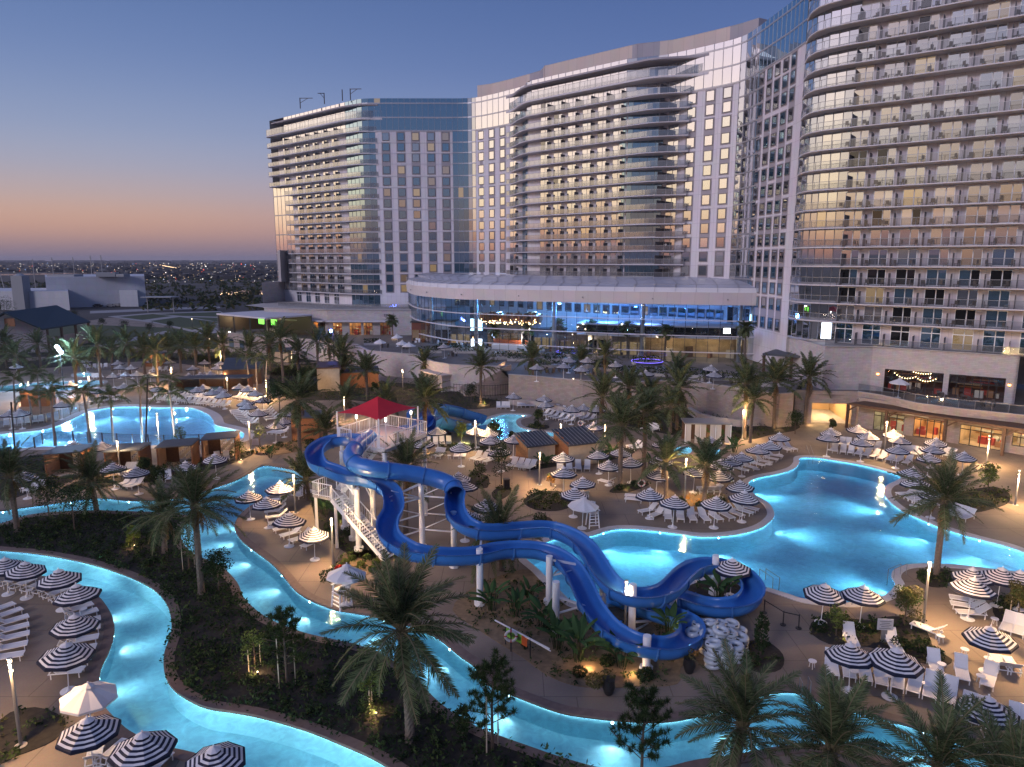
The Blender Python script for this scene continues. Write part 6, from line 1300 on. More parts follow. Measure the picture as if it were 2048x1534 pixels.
handrail([(1612,905),(1618,920)], 'chrome ladder rails at the far end of the big pool'); handrail([(1518,1160),(1545,1176)], 'metal handrail into the big pool beside the slide loop'); handrail([(1690,1212),(1698,1198)], 'metal handrail at the near edge of the big pool'); handrail([(1800,1150),(1775,1158)], 'curved handrail by the pool corner steps'); handrail([(1603,1395),(1598,1380)], 'thin handrail at the bottom river steps')
p = P(1013, 978); r = ob('litter_bin', None, None, (p.x, p.y, 0), .2, label='black square litter bin by the thin trees', category='bin'); b = MB(); b.box((0, 0, 0), (.6, .6, 1.05)); b.build('body', m_blkmetal, r); b = MB(); b.box((0, 0, 1.05), (.66, .66, .1)); b.build('lid', m_dkmetal, r)
# glass pool fence in front of the left pool
fn_ = ob('pool_fence', label='dark posted glass fence along the near side of the left pool', category='fence'); L = Line([xy(P(x, y)) for x, y in ((70,897),(92,885),(150,884),(240,889),(330,892),(420,890),(470,884))]); k = int(L.L / 2.2); g = MB()
for i in range(k + 1):
    p = L.at(L.L * i / k); b = MB(); b.box((p.x, p.y, 0), (.12, .12, 1.5)); b.build('post', m_dkmetal, fn_)
    if i < k: q = L.at(L.L * (i + 1) / k); b = MB(); b.face([(*p, .1), (*q, .1), (*q, 1.35), (*p, 1.35)]); b.build('glass_panel', m_rail, fn_); g.bar((*p, 1.42), (*q, 1.42), .05)
g.build('rail', m_dkmetal, fn_)
fn_ = ob('pool_fence', label='pale posted fence on the far left side of the left pool', category='fence'); L = Line([xy(P(x, y)) for x, y in ((-20,863),(60,852),(105,842),(150,828),(175,818),(220,806))]); k = int(L.L / 2.4); g = MB()
for i in range(k + 1):
    p = L.at(L.L * i / k); b = MB(); b.box((p.x, p.y, 0), (.10, .10, 1.4)); b.build('post', m_tan, fn_)
    if i < k: q = L.at(L.L * (i + 1) / k); b = MB(); b.face([(*p, .1), (*q, .1), (*q, 1.3), (*p, 1.3)]); b.build('glass_panel', m_rail, fn_); g.bar((*p, 1.36), (*q, 1.36), .05)
g.build('rail', m_tan, fn_)
def floodpole(x, y, lab, ht, heads, c, pw, lean=0.):
    p = P(x, y); r = ob('flood_light_pole', None, None, (p.x, p.y, 0), label=lab, category='floodlight'); b = MB(); b.tube([(0, 0, 0), (lean * .5, 0, ht * .5), (lean, 0, ht)], .10, 8); b.build('pole', m_blkmetal, r)
    for i in range(heads):
        b = MB(); b.blob((lean + .35 * i - .3, -.3, ht - .15 - .5 * i), .34, 8); b.build('lamp_head', glow('flood_' + c[0], c[1], c[2]), r)
    if pw: lamp('flood_lamp', 'POINT', (p.x + lean, p.y - .9, ht - .5), c[1], pw, None, .3)
floodpole(128, 778, 'tall pole with three blazing blue-white floodlights over the left pool', 8.2, 3, ('white', (.42, .64, 1.), 90), 17000); floodpole(669, 745, 'pole with one blue spotlight before the left podium', 9.2, 1, ('blue', (.12, .2, 1.), 60), 600); floodpole(291, 905, 'thin dark leaning lighting mast in front of the left pool', 9.5, 0, ('none', (1, 1, 1), 1), 0, 1.1); floodpole(948, 1010, 'dark leaning pole by the tube slide', 0.01, 0, ('none', (1, 1, 1), 1), 0)
floodpole(30, 905, 'curved top dark mast at the left edge', 6.5, 0, ('none', (1, 1, 1), 1), 0, .3)
# ------------------------------------------------------------------ palms
m_trunk = mat('palm_trunk', (.13, .10, .08), .9, noise=.5, ns=6, bump=.5); m_trunkg = mat('pale_palm_trunk', (.22, .19, .17), .9, noise=.4, ns=4); m_bark = mat('bark', (.09, .065, .05), .9, noise=.5, ns=5); m_rachis = mat('frond_stem', (.14, .12, .06), .7)
def frond_mesh(Lf, rise, droop, n, ll, name='frond', wid=.05, hang=.25):
    b = MB(); pts = []
    for i in range(13):
        t = i / 12; pts.append(Vector((Lf * t * (1 - .10 * t * droop), 0, Lf * (rise * t - droop * .55 * t ** 2.2))))
    def at(t): k = min(int(t * 12), 11); u = t * 12 - k; return pts[k].lerp(pts[k + 1], u), (pts[k + 1] - pts[k]).normalized()
    for a, c in zip(pts, pts[1:]): b.bar(a, c, .035, .03, 1)
    for i in range(n):
        t = .12 + .88 * (i + .5) / n; p, d = at(t); l = ll * (math.sin(math.pi * min(1, .18 + t * .78)) ** .7) * U(.82, 1.1)
        for s in (-1, 1):
            side = Vector((0, s, 0)); up = d.cross(side) * -s if False else Vector((-d.z, 0, d.x))
            v = (d * .62 + side * .74 + up * U(.05, .42) - Vector((0, 0, hang * U(.4, 1)))).normalized(); w = d * wid * .5
            tip = p + v * l - Vector((0, 0, hang * l * .35)); mid = p + v * l * .55
            b.face([p - w, mid - w * .9, mid + w * .9, p + w]); b.face([mid - w * .9, tip, mid + w * .9])
    return b.mesh(name, [m_palm, m_rachis])
FRN = [frond_mesh(2.9, .25, .75, 44, .52), frond_mesh(3.1, .18, .55, 46, .55), frond_mesh(2.7, .3, 1.0, 42, .50), frond_mesh(2.8, .15, .35, 44, .45), frond_mesh(2.6, .1, 1.2, 40, .5)]
m_dry = leafm('dry_frond', (.16, .105, .05), .1); FRD = [frond_mesh(1.9, -.15, .9, 18, .4, 'dry_frond', .09, .5)]; FRD[0].materials[0] = m_dry
FRF = [frond_mesh(2.9, .25, .75, 24, .55, wid=.10), frond_mesh(3.1, .18, .55, 26, .58, wid=.10), frond_mesh(2.7, .3, 1.0, 24, .52, wid=.10), frond_mesh(2.8, .12, .4, 24, .5, wid=.10)]
FRK = [frond_mesh(2.6, .35, 1.25, 24, .75, wid=.09, hang=.7), frond_mesh(2.4, .25, 1.5, 22, .75, wid=.09, hang=.8)]
FRW = [frond_mesh(1.5, .1, .5, 16, .7, wid=.12, hang=.1), frond_mesh(1.4, .1, .9, 16, .65, wid=.12, hang=.3)]
def trunk_mesh(h, r0, r1, bumps, lean=(0, 0), seg=None):
    b = MB(); n = 14; k = seg or max(8, int(h / .16)); rows = []
    for i in range(k + 1):
        t = i / k; r = r0 + (r1 - r0) * t
        if t < .06: r *= 1.25 - 4 * t
        if bumps and t > .88: r *= 1 + (t - .88) * 3.2
        rows.append([(lean[0] * t * t + r * (1 + (bumps * (.5 if (i + j) % 2 else -.5))) * math.cos(2 * math.pi * (j + .5 * (i % 2)) / n), lean[1] * t * t + r * (1 + (bumps * (.5 if (i + j) % 2 else -.5))) * math.sin(2 * math.pi * (j + .5 * (i % 2)) / n), h * t) for j in range(n)])
    b.grid(rows, 0, True); return b
def palm(base, crown_y, label, kind='date', n=36, z=0., sc=1., wind=None, group='date palms', up=0., hi=False, ybase=None, Y=None):
    x, y = base[0], base[1]
    p = P(x, y, z) if Y is None else A(x, y, Y); p.z = z
    h = H + p.y * tn(crown_y) - z; h = max(.8, h)
    o = ob('palm_tree', None, None, (p.x, p.y, z), U(0, 6.3), label=label, category='palm tree', group=group)
    lean = (U(-.25, .25), U(-.25, .25)) if kind == 'date' else (U(-.4, .4), U(-.3, .3))
    if kind == 'date': trunk_mesh(h, .24 * sc ** .5, .21 * sc ** .5, .16, lean).build('trunk', m_trunk, o)
    elif kind == 'king': trunk_mesh(h, .17, .11, 0, lean, 10).build('trunk', m_trunkg, o, True)
    else: trunk_mesh(h, .22, .18, .08, lean).build('trunk', m_trunk, o)
    if kind == 'date':
        b = MB()
        for k in range(26): a = k * 2.4; e = .2 + .9 * (k / 26); b.bar((lean[0] + .16 * math.cos(a), lean[1] + .16 * math.sin(a), h - .55 + .5 * k / 26), (lean[0] + (.42 - .2 * k / 26) * math.cos(a), lean[1] + (.42 - .2 * k / 26) * math.sin(a), h - .25 + .55 * k / 26), .07, .03)
        b.build('frond_base', m_rachis, o)
    fr = {'date': FRN if hi else FRF, 'king': FRK, 'fan': FRW}[kind]; w = wind if wind is not None else U(0, 6.3)
    rng = U(100, 138)
    for k in range(n):
        t = (k + .5) / n; a = k * 2.39996 + U(-.15, .15)
        el_ = math.radians({'date': 86 - rng * t ** 1.15, 'king': 62 - 78 * t, 'fan': 80 - 130 * t}[kind] + U(-7, 7))
        f = ob('frond', R.choice(fr), o, (lean[0] + .10 * math.cos(a), lean[1] + .10 * math.sin(a), h + .12 - .28 * t))
        a2 = a + .28 * math.sin(w - o.rotation_euler.z - a)
        f.rotation_euler = (U(-.35, .35), -el_, a2); s = sc * {'date': 1.42, 'king': 1.15, 'fan': 1.}[kind] * U(.86, 1.1) * (1. if t > .12 else .8); f.scale = (s, s, s)
    if kind == 'date':
        for k in range(R.choice((5, 7, 9))):
            a = U(0, 6.3); f = ob('dry_frond', FRD[0], o, (lean[0] + .2 * math.cos(a), lean[1] + .2 * math.sin(a), h - .25 - U(0, .3))); f.rotation_euler = (0, math.radians(U(30, 75)), a); f.scale = (sc * U(.7, 1.1),) * 3
    if up: lamp('palm_uplight', 'POINT', (p.x + .5, p.y - .8, z + .35), WARM, up, None, .1)
    return o
# near palms
palm((820,1482),1262,'large feathery date palm standing nearest the camera on the river island',n=54,sc=1.0,wind=1.2,hi=True)
palm((403,1188),1010,'date palm at the left river bend with a wind-blown crown',n=46,sc=.92,wind=0,hi=True); palm((330,1106),1033,'short date palm just left of the river bend palm',n=38,sc=.85,wind=3,hi=True)
palm((35,1064),950,'date palm at the left edge in front of the river',n=44,sc=.92,hi=True); palm((193,1022),962,'bushy date palm in front of the lattice cabanas',n=42,sc=.9,hi=True)
palm((1872,1149),1000,'tall date palm beside the big pool on the right',n=46,sc=.95,wind=2.2,hi=True)
palm((1468,1572),1448,'date palm at the bottom edge before the river steps',n=46,sc=.8,hi=True); palm((1668,1610),1500,'date palm at the bottom edge, second from the right',n=46,sc=.82,hi=True); palm((1850,1625),1528,'rightmost date palm at the bottom edge',n=46,sc=.85,hi=True); palm((2010,1660),1580,'low palm crown in the bottom right corner',n=40,sc=.9,hi=True)
palm((1004,1140),1062,'date palm behind the upper slide near the big pool',n=40,sc=.95,hi=True); palm((812,1066),935,'date palm rising between the two slides',n=42,sc=.9,hi=True); palm((618,1000),958,'short palm left of the slide tower',n=34,sc=.8,wind=3)
mid = [((600,908),800,'tall palm by the cedar locker hut',1.05,0),((650,886),862,'bushy low palm left of the slide tower',.95,0),((851,903),798,'palm with a thick trunk right of the slide platform',1.,60),((735,800),742,'palm behind the red canopy peak, left one',1.,0),((690,775),735,'palm behind the dark wooden hut',1.,0),((770,830),800,'palm directly behind the red canopy',.95,0),((690,815),800,'spreading palm left of the red canopy',.9,0),((851,768),726,'palm before the curved stone terrace wall',.95,0),((961,808),735,'palm with a brightly lit trunk by the stairs',.95,160),((1067,800),718,'palm with lit bark in front of the plaza wall',.95,130),
 ((1200,867),792,'palm left of the middle cluster',1.,0),((1240,976),850,'front palm of the middle cluster, tallest trunk',1.,40),((1287,953),825,'second palm of the middle cluster behind the front one',1.,0),((1340,868),812,'palm of the middle cluster above the hot tub',.95,0),((1353,860),775,'tall palm behind the middle cluster',1.,0),((1331,996),925,'left palm of the peninsula pair',.85,30),((1408,1008),930,'right palm of the peninsula pair',.85,50),((1488,876),768,'palm with lit trunk left of the tunnel',1.,150),((1547,857),762,'palm in front of the tunnel wall',1.05,40),((1609,848),756,'palm right beside the tunnel opening',1.05,40),((1255,850),775,'palm rising behind the middle cluster left side',.95,0),((1500,885),800,'leafy palm behind the lit trunk',.8,0),((1300,850),790,'low palm between the middle palms',.9,0)]
for b_, cy, lab, s, u in mid: palm(b_, cy, lab, n=34, sc=s, up=u, wind=1.)
palm((1350,792), 745, 'palm at the plaza edge above the slope', n=32, sc=1.); palm((1160,792), 792-70, 'palm at the plaza wall corner', n=30, sc=.95)
far = [(14,735,688),(38,752,710),(82,735,688),(154,781,716),(203,774,690),(261,754,688),(316,771,703),(362,745,692),(393,748,694),(420,737,676),(567,771,680),(598,760,706),(636,742,685),(687,774,707),(120,748,705),(290,748,700),(340,742,698),(450,730,690),(540,742,690),(-10,745,700),(660,735,690),(225,742,700),(500,745,698)]
for i, (x, y, cy) in enumerate(sorted(far)): palm((x, y), cy, 'dark date palm in the far belt behind the left pools, {} from the left'.format(ORD[min(i, 19)] if i < 20 else ('twenty-' + ORD[i - 20])), n=28, sc=1.08, group='palms behind the left pools')
king = [(180,886,786),(227,884,795),(285,884,776),(349,872,787),(111,891,790),(32,830,758),(82,828,748),(110,815,770),(499,771,708),(515,785,716),(533,792,722),(340,795,760),(65,845,790)]
for i, (x, y, cy) in enumerate(sorted(king)): palm((x, y), cy, 'slender pale trunked palm with drooping fronds round the left pool, {} from the left'.format(ORD[i]), 'king', 11, sc=1.0, group='slender palms round the left pool')
for i, (x, Y, cy) in enumerate(((786,178,640),(985,158,660),(1058,156,655),(1120,150,650),(1187,147,652),(1255,143,655),(1330,140,660),(1490,128,655))):
    p = A(x, 700, Y); h = H + Y * tn(cy) - PZ; palm((x, 700), cy, 'fan palm on the lobby plaza, {} from the left'.format(ORD[i]), 'fan', 30, z=PZ, Y=Y, sc=1.25, group='fan palms by the lobby', up=50 if i in (0, 2, 4) else 0)
palm((1210,752), 712, 'feathery palm on the edge of the lobby plaza', n=28, z=PZ, sc=.9)
# ------------------------------------------------------------------ small trees and shrubs
def crown(mb, c, r, rz_, cnt, s, m=0, hollow=.35):
    for _ in range(cnt):
        d = Vector((R.gauss(0, 1), R.gauss(0, 1), R.gauss(0, 1))).normalized() * (U(hollow, 1) ** .6); leafq(mb, (c[0] + d.x * r, c[1] + d.y * r, c[2] + d.z * rz_), s * U(.7, 1.3), m)
def tree(x, y, ytop, label, kind='round', mats=None, stakes=0, up=0., z=0., w=1., grp=None, upc=WARM):
    p = P(x, y, z); h = max(1., H + p.y * tn(ytop) - z); o = ob('tree', None, None, (p.x, p.y, z), U(0, 6), label=label, category='tree'); 
    if grp: o['group'] = grp
    t = MB(); lim = []; pts = [Vector((0, 0, 0)), Vector((U(-.05, .05), U(-.05, .05), h * .5)), Vector((U(-.1, .1), U(-.1, .1), h * .93))]; t.tube(pts, [.03 + h * .010, .02 + h * .007, .012], 6)
    g = MB(); nb = 30 if kind == 'pine' else 9
    for i in range(nb):
        tt = .28 + .68 * i / nb; a = i * 2.4 + U(-.4, .4); q = pts[1].lerp(pts[2], max(0, tt * 2 - 1)) if tt > .5 else pts[0].lerp(pts[1], tt * 2); l = h * w * (.30 if kind == 'pine' else .24) * (1.15 - .75 * tt) * U(.8, 1.2); e = q + Vector((math.cos(a) * l, math.sin(a) * l, l * U(.3, .8))); t.bar(q, e, .03 if h > 3 else .02); lim.append((q, e))
    t.build('trunk', m_bark, o, True)
    if kind == 'pine':
        for q, e in lim + [(pts[1], pts[2])]:
            for u in (.4, .65, .85, 1.):
                c = q.lerp(e, u)
                for _ in range(2):
                    c2 = c + Vector((U(-.12, .12), U(-.12, .12), U(-.06, .14)))
                    for k in range(34):
                        d = Vector((R.gauss(0, 1), R.gauss(0, 1), R.gauss(.5, .8))).normalized(); n_ = d.cross(Vector((0, 0, 1.01))).normalized() * .017; l = U(.18, .34); g.face([c2 - n_, c2 + n_, c2 + d * l], R.choice((0, 0, 1)))
    elif kind == 'column': crown(g, (0, 0, h * .55), .42 * w * max(1, h / 3), h * .45, int(420 * max(1, h / 2.5)), .11, 0, .3)
    else:
        for q, e in lim: crown(g, e, h * .17 * w, h * .15, 150 if kind == 'round' else 70, .085 if h < 5 else .15, R.choice((0, 0, 1)))
        if kind == 'round': crown(g, (0, 0, h * .72), h * .22 * w, h * .24, 420, .09 if h < 5 else .16, 0)
    g.build('crown', mats or [m_leaf, m_leafd], o)
    for k in range(stakes): a = k * math.pi + .4; b = MB(); b.box((.45 * math.cos(a), .45 * math.sin(a), 0), (.05, .05, h * .62)); b.build('stake', m_tan, o)
    if up:
        ul = ob('ground_spotlight', None, None, (p.x + .45, p.y - .75, z + .05), 0, label='small warm spotlight under the ' + ' '.join(label.split()[:10]), category='spotlight', group='garden spotlights'); b = MB(); b.tube([(0, 0, 0), (-.03, .05, .18)], .06, 8); b.build('housing', m_blkmetal, ul); b = MB(); b.blob((-.035, .06, .2), .05, 6); b.build('lens', m_bulb, ul)
        lamp('plant_uplight', 'POINT', (p.x + .3, p.y - .65, z + .3), upc, up, None, .06)
    return o
LT = [m_leafl, m_leaf]
tree(575,1374,1212,'dark staked pine on the river island',kind='pine',stakes=3,mats=[m_leaf, m_leafd]); tree(510,1338,1262,'small staked tree glowing yellow left of the staked pine','open',LT,2,70); tree(742,1418,1342,'small staked tree lit gold left of the nearest palm','open',LT,2,80); tree(985,1502,1310,'open young pine in front of the river light','pine',stakes=2); tree(1282,1575,1372,'dark pine at the bottom edge','pine',mats=[m_leafd, m_leaf]); tree(925,1478,1408,'dense narrow shrub tree left of the open pine','column',[m_leafd, m_leaf])
tree(438,1185,1100,'small leafy tree beside the left river bend','round',[m_leafd, m_leaf]); tree(378,1140,1060,'thin staked sapling at the river bend','open',[m_leaf, m_leafd],2); tree(150,1065,965,'dark rounded tree before the left river segment','round',[m_leafd, m_leaf],w=1.3); tree(100,1040,950,'dark leafy tree left of the river palm','round',[m_leafd, m_leaf]); tree(268,1090,1052,'yellow lit bush on the dark island','round',LT,0,40)
tree(1672,1272,1210,'small tree lit gold in the bottom right shrubs','open',LT,0,90); tree(1808,1250,1172,'round dense tree beside the right lamp post','round',[m_leafo, m_leaf],w=1.1); tree(1520,1318,1222,'dark narrow conifer right of the inner tubes','column',[m_leafd, m_leaf]); tree(2035,1240,1165,'tree with lit trunk at the right edge','round',[m_leafo, m_leaf],2,60); tree(1975,985,925,'yellow green tree behind the right-hand bed','round',LT,w=.9); tree(1905,1000,960,'low dark tree left of the right-hand bed','round',[m_leafd, m_leaf])
tree(923,886,842,'bright yellow green lit tree among the parasols','round',[m_leafl, m_leafl],0,190,upc=(.8,1.,.35)); tree(989,898,842,'dark irregular tree left of the cedar huts','pine',[m_leafd, m_leaf],w=1.2); tree(958,966,924,'slim open tree by the tube slide','open',[m_leaf, m_leafd]); tree(1003,968,880,'dark tall tree by the litter bin','round',[m_leafd, m_leafd],w=.8); tree(1025,890,862,'small dark sapling before the small pool','round',[m_leafd, m_leaf]); tree(1102,972,945,'small orange flowering tree on the open deck','open',[m_leafy, m_leafl],0,20); tree(1149,918,882,'little dark tree in front of the lit cedar hut','open',[m_leafd, m_leaf]); tree(1412,957,908,'light green lit tree on the peninsula','open',[m_leafl, m_leaf],0,110); tree(1077,852,818,'dark round tree on the small pool island','round',[m_leafd, m_leaf]); tree(881,856,800,'dark cypress in front of the kids slides','column',[m_leafd, m_leafd]); tree(942,808,765,'dense dark tree left of the lit palm','round',[m_leafd, m_leafd]); tree(362,890,852,'airy tree right of the left pool','open',[m_leaf, m_leafl]); tree(520,892,845,'slim light tree by the rightmost lattice cabana','open',[m_leaf, m_leafl]); tree(480,920,878,'bright shrub tree beside the rightmost lattice cabana','open',LT,0,50); tree(1665,862,838,'small tree at the tunnel mouth','round',[m_leafo, m_leaf]); tree(1590,868,820,'dark round tree left of the tunnel','round',[m_leafd, m_leaf],w=1.2); tree(1425,795,765,'small uplit tree on the slope','open',[m_leafy, m_leafl],2,60); tree(1458,835,805,'small tree uplit gold on the slope','open',[m_leafy, m_leafl],3,90); tree(750,790,765,'dark garden tree before the pump house','round',[m_leafd, m_leaf]); tree(560,830,760,'large dark tree right of the left pool','round',[m_leafd, m_leafd],w=1.2); tree(610,790,735,'broad dark tree behind the locker hut','round',[m_leafd, m_leafd],w=1.2); tree(395,978,935,'slim tree below the lattice cabanas lit yellow','open',LT,0,40); tree(290,960,915,'dark tree between lattice cabanas','round',[m_leafd, m_leaf]); tree(320,985,930,'dark shrub tree right of the second cabana','round',[m_leafd, m_leaf])
lf = MB()
rows = []
for i in range(6):
    t = i / 5; w = .15 * math.sin(math.pi * (.08 + .9 * t)) ** .8; rows.append([(w * s, .25 * t + .30 * t * t, .9 * t - .25 * t * t - abs(s) * .05 + (.04 if s == 0 else 0)) for s in (-1, 0, 1)])
lf.grid(rows); LFM = lf.mesh('leaf', m_paddle)
def paddle(x, y, n, s, lab, up=0., z=0.):
    p = P(x, y, z); o = ob('paddle_plant', None, None, (p.x, p.y, z), U(0, 6), label=lab, category='plant', group='broad paddle leaved plants'); st = MB()
    for k in range(n):
        a = k * 2.4; r = U(.05, .3); b0 = Vector((r * math.cos(a), r * math.sin(a), 0)); hh = U(.5, 1.1) * s; tip = Vector((b0.x * 1.8, b0.y * 1.8, hh)); st.bar(b0, tip, .035); f = ob('leaf', LFM, o, tip); f.rotation_euler = (-U(-.1, .75), U(-.3, .3), a - math.pi / 2 + U(-.5, .5)); f.scale = (s * U(.9, 1.4),) * 3
    st.build('stalk', m_leafd, o)
    if up: lamp('plant_uplight', 'POINT', (p.x + .5, p.y - .9, .3), WARM, up, None, .08)
for i, (x, y, n, s, u, d) in enumerate(((983,1222,12,1.2,0,'in front of the white column'),(1030,1232,10,1.1,0,'left of the green banner'),(1086,1256,12,1.2,0,'behind the green banner'),(1116,1300,14,1.3,0,'left one in front of the U-turn'),(1156,1322,16,1.5,60,'tallest, left below the U-turn'),(1243,1334,14,1.2,50,'under the lower slide'),(1338,1278,16,1.2,90,'lit inside the U-turn'),(1438,1205,16,1.3,0,'inside the slide loop'),(1385,873,14,1.3,40,'left of three before the curtain cabana'),(1412,876,14,1.3,40,'middle of three before the curtain cabana'),(1444,884,12,1.1,40,'right of three before the curtain cabana'),(1468,905,12,1.1,0,'right of the plunge tub'),(680,1040,14,1.2,30,'beside the slide stairs'),(650,1030,12,1.1,0,'left of the slide stairs'),(1200,930,14,1.2,30,'before the right cedar hut'),(1090,935,12,1.1,0,'before the left cedar hut'),(1222,918,12,1.2,0,'right of the cedar huts'),(540,915,8,.9,0,'alone on the sandy path'),(1060,1200,9,1.,0,'by the column near the pool corner'),(820,905,10,1.,30,'beyond the slide platform'),(1302,935,10,1.1,20,'by the tall middle palms'))): paddle(x, y, n, s, 'broad paddle leaved plant ' + d, u)
def shrub(x, y, r, lab, mats=None, grp='garden shrubs', z=0.):
    p = P(x, y, z); o = ob('shrub', None, None, (p.x, p.y, z), 0, label=lab, category='shrub', group=grp); b = MB()
    crown(b, (0, 0, r * .62), r, r * .72, int(260 * max(1, r)), .10, 0, .5); b.build('foliage', mats or [m_leafd], o); b = MB()
    for k in range(4): b.bar((0, 0, 0), (U(-.5, .5) * r, U(-.5, .5) * r, r * .8), .025)
    b.build('stem', m_bark, o)
shrub(658,1163,.75,'clipped round bush beside the white parasol'); shrub(680,1145,.45,'red flowering shrub under the lamp post',[m_leafr])
for i, (x, y) in enumerate(((690,1128),(705,1120),(722,1132),(735,1118),(752,1128),(770,1116),(745,1142),(712,1144))): shrub(x, y, .32, 'small bright green mound shrub at the tower foot, {} in the patch'.format(ORD[i]), [m_leafl], 'mound shrubs')
for i, (x, y, r, d) in enumerate(((1070,1000,.9,'left of the parasol bed'),(1090,1008,1.,'middle of the parasol bed'),(1120,1006,.9,'right of the parasol bed'),(1080,1044,.7,'above the slide'),(1240,980,.5,'at the palm foot'),(1270,972,.5,'right of the palm foot'),(1362,1010,.55,'orange side of the peninsula'),(1440,1008,.6,'right side of the peninsula'),(1400,1016,.5,'front of the peninsula'),(1850,1160,.6,'left of the right palm'),(1895,1162,.6,'right of the right palm'),(1640,1262,.5,'left in the bottom right bed'),(1710,1262,.5,'centre of the bottom right bed'),(1745,1262,.45,'left of the notice board'),(1800,1298,.6,'right of the notice board'),(1840,1302,.6,'near the side tables'),(1870,1318,.55,'at the bed tip'),(1500,1330,.6,'below the conifer'),(1075,853,.6,'on the island'),(700,1070,.6,'below the stairs'),(660,1060,.6,'left below the stairs'),(1215,1330,.5,'under the slide'),(1160,1352,.45,'by the path edge'),(1290,1360,.5,'by the path curve'),(1100,1260,.5,'behind the banner'),(2010,1215,.7,'at the right edge'),(560,893,.5,'left of the tower path'),(620,888,.6,'left of the tower'))): shrub(x, y, r, 'dark rounded shrub ' + d)
shrub(1190,1372,.55,'dry grassy plant in a dark urn by the river path',[m_leafo], 'potted plants', .5); shrub(1293,1352,.4,'dry grass clump at the column foot',[m_leafo], 'potted plants')
for x, y, lab in ((1217,1388,'tall dark urn planter by the river path'),(1378,1345,'dark urn planter near the slide exit')):
    p = P(x, y); o = ob('urn_planter', None, None, (p.x, p.y, 0), 0, label=lab, category='planter'); b = MB(); b.tube([(0, 0, 0), (0, 0, .1), (0, 0, .5), (0, 0, .85), (0, 0, .95)], [.2, .26, .38, .32, .36], 14); b.build('pot', m_blkmetal, o, True); b = MB(); crown(b, (0, 0, 1.2), .4, .35, 90, .09); b.build('foliage', [m_leafo], o)

for i, (x, y, w, d_) in enumerate(((900,700,5,2),(935,706,6,2.5),(1010,718,6,2.5),(1040,722,5,2),(1090,735,6,2),(1110,722,5,2.2),(1185,735,6,2),(1215,742,5,2),(1265,750,6,2.2),(1320,752,5,2),(1385,755,6,2.5),(1440,760,7,2.5),(1500,765,6,2.5),(1290,728,5,2),(1150,712,5,2),(860,706,5,1.8),(745,690,4,1.6),(1540,772,6,2.5))):
    p = P(x, y, PZ); o = ob('hedge', None, None, (p.x, p.y, PZ), U(-.3, .3), label='dark clipped planting box on the lobby plaza, {} of eighteen from left'.format(ORD[sorted((900,935,1010,1040,1090,1110,1185,1215,1265,1320,1385,1440,1500,1290,1150,860,745,1540)).index(x)]), category='hedge', group='plaza planting boxes'); b = MB(); b.box((0, 0, 0), (w, d_ * .6, .5)); b.build('planter', m_conc, o); b = MB()
    for _ in range(240): leafq(b, (U(-w / 2, w / 2), U(-d_ / 2, d_ / 2) * .7, .5 + U(0, 1.1)), U(.12, .28))
    b.build('foliage', [m_leafd], o)
tb_ = MB(); tb_.tube([(0, 0, .72), (0, 0, .76)], .45, 12); tb_.tube([(0, 0, 0), (0, 0, .72)], .05, 6)
for a in (0, 1.57, 3.14, 4.71): tb_.box((.8 * math.cos(a), .8 * math.sin(a), .42), (.45, .45, .05), a); tb_.box((1.0 * math.cos(a), 1.0 * math.sin(a), .42), (.05, .45, .45), a); tb_.box((.8 * math.cos(a), .8 * math.sin(a), 0), (.3, .3, .42), a)
pts_t = [(880,698),(905,712),(950,722),(985,725),(1060,740),(1100,745),(1125,742),(1160,748),(1190,750),(1235,752),(1280,757),(1300,750),(1340,756),(1410,762),(1470,768),(1790,775),(1830,785),(1880,795),(1930,802),(1975,812),(770,695),(810,698),(1240,738),(1205,728)]
for i, (x, y) in enumerate(sorted(pts_t)):
    p = P(x, y, PZ); o = ob('cafe_table', None, None, (p.x, p.y, PZ), U(0, 3), label='round dark cafe table with four chairs on the raised terrace, {} from left'.format(ORD[i] if i < 20 else 'twenty-' + ORD[i - 20]), category='table set', group='cafe tables on the terraces'); m_ = ob('table_and_chairs', TBM if i else None, o) if i else None
    if not i: TBM = tb_.mesh('table_and_chairs', m_bronze); ob('table_and_chairs', TBM, o)
# ------------------------------------------------------------------ the land beyond the resort
m_lawn = mat('lawn', (.035, .055, .02), .95, noise=.35, ns=.4); m_path = mat('pale_path', (.30, .29, .29), .8, noise=.2, ns=.5); m_wh = panelmat('warehouse_cladding', (.55, .56, .60), 6.); m_hill = mat('far_hill', (.06, .06, .07), .95); m_bay = mat('bay_water', (.05, .06, .08), .08)
def flat(name, px, m, z, kind='structure'):
    b = MB(); q = ccw([tuple(xy(P(x, y))) for x, y in px]); sheet(b, q, z); return b.build(name, m, kind=kind)
flat('field', [(-200,690),(-200,655),(190,650),(330,655),(470,668),(470,700),(200,690)], m_lawn, .012)
flat('path', [(215,633),(300,626),(440,622),(470,640),(470,664),(400,668),(320,648)], m_path, .02)
for px in ([(236,634),(305,628),(345,632),(285,640)], [(315,628),(440,624),(455,634),(365,632)], [(300,642),(360,634),(440,645),(385,660)], [(375,634),(455,636),(462,648),(448,646)]): flat('lawn', px, m_lawn, .03)
flat('road', [(180,622),(440,612),(440,616),(180,627)], m_path, .02); flat('path', [(185,690),(330,662),(345,664),(210,694)], m_path, .02)
for i, px in enumerate(([(0,548),(200,544.5),(205,546.5),(0,551)], [(440,582),(540,580),(540,589),(450,590)], [(490,563.5),(530,563),(530,564.5),(490,565)])): flat('bay_water', px, m_bay, .05)
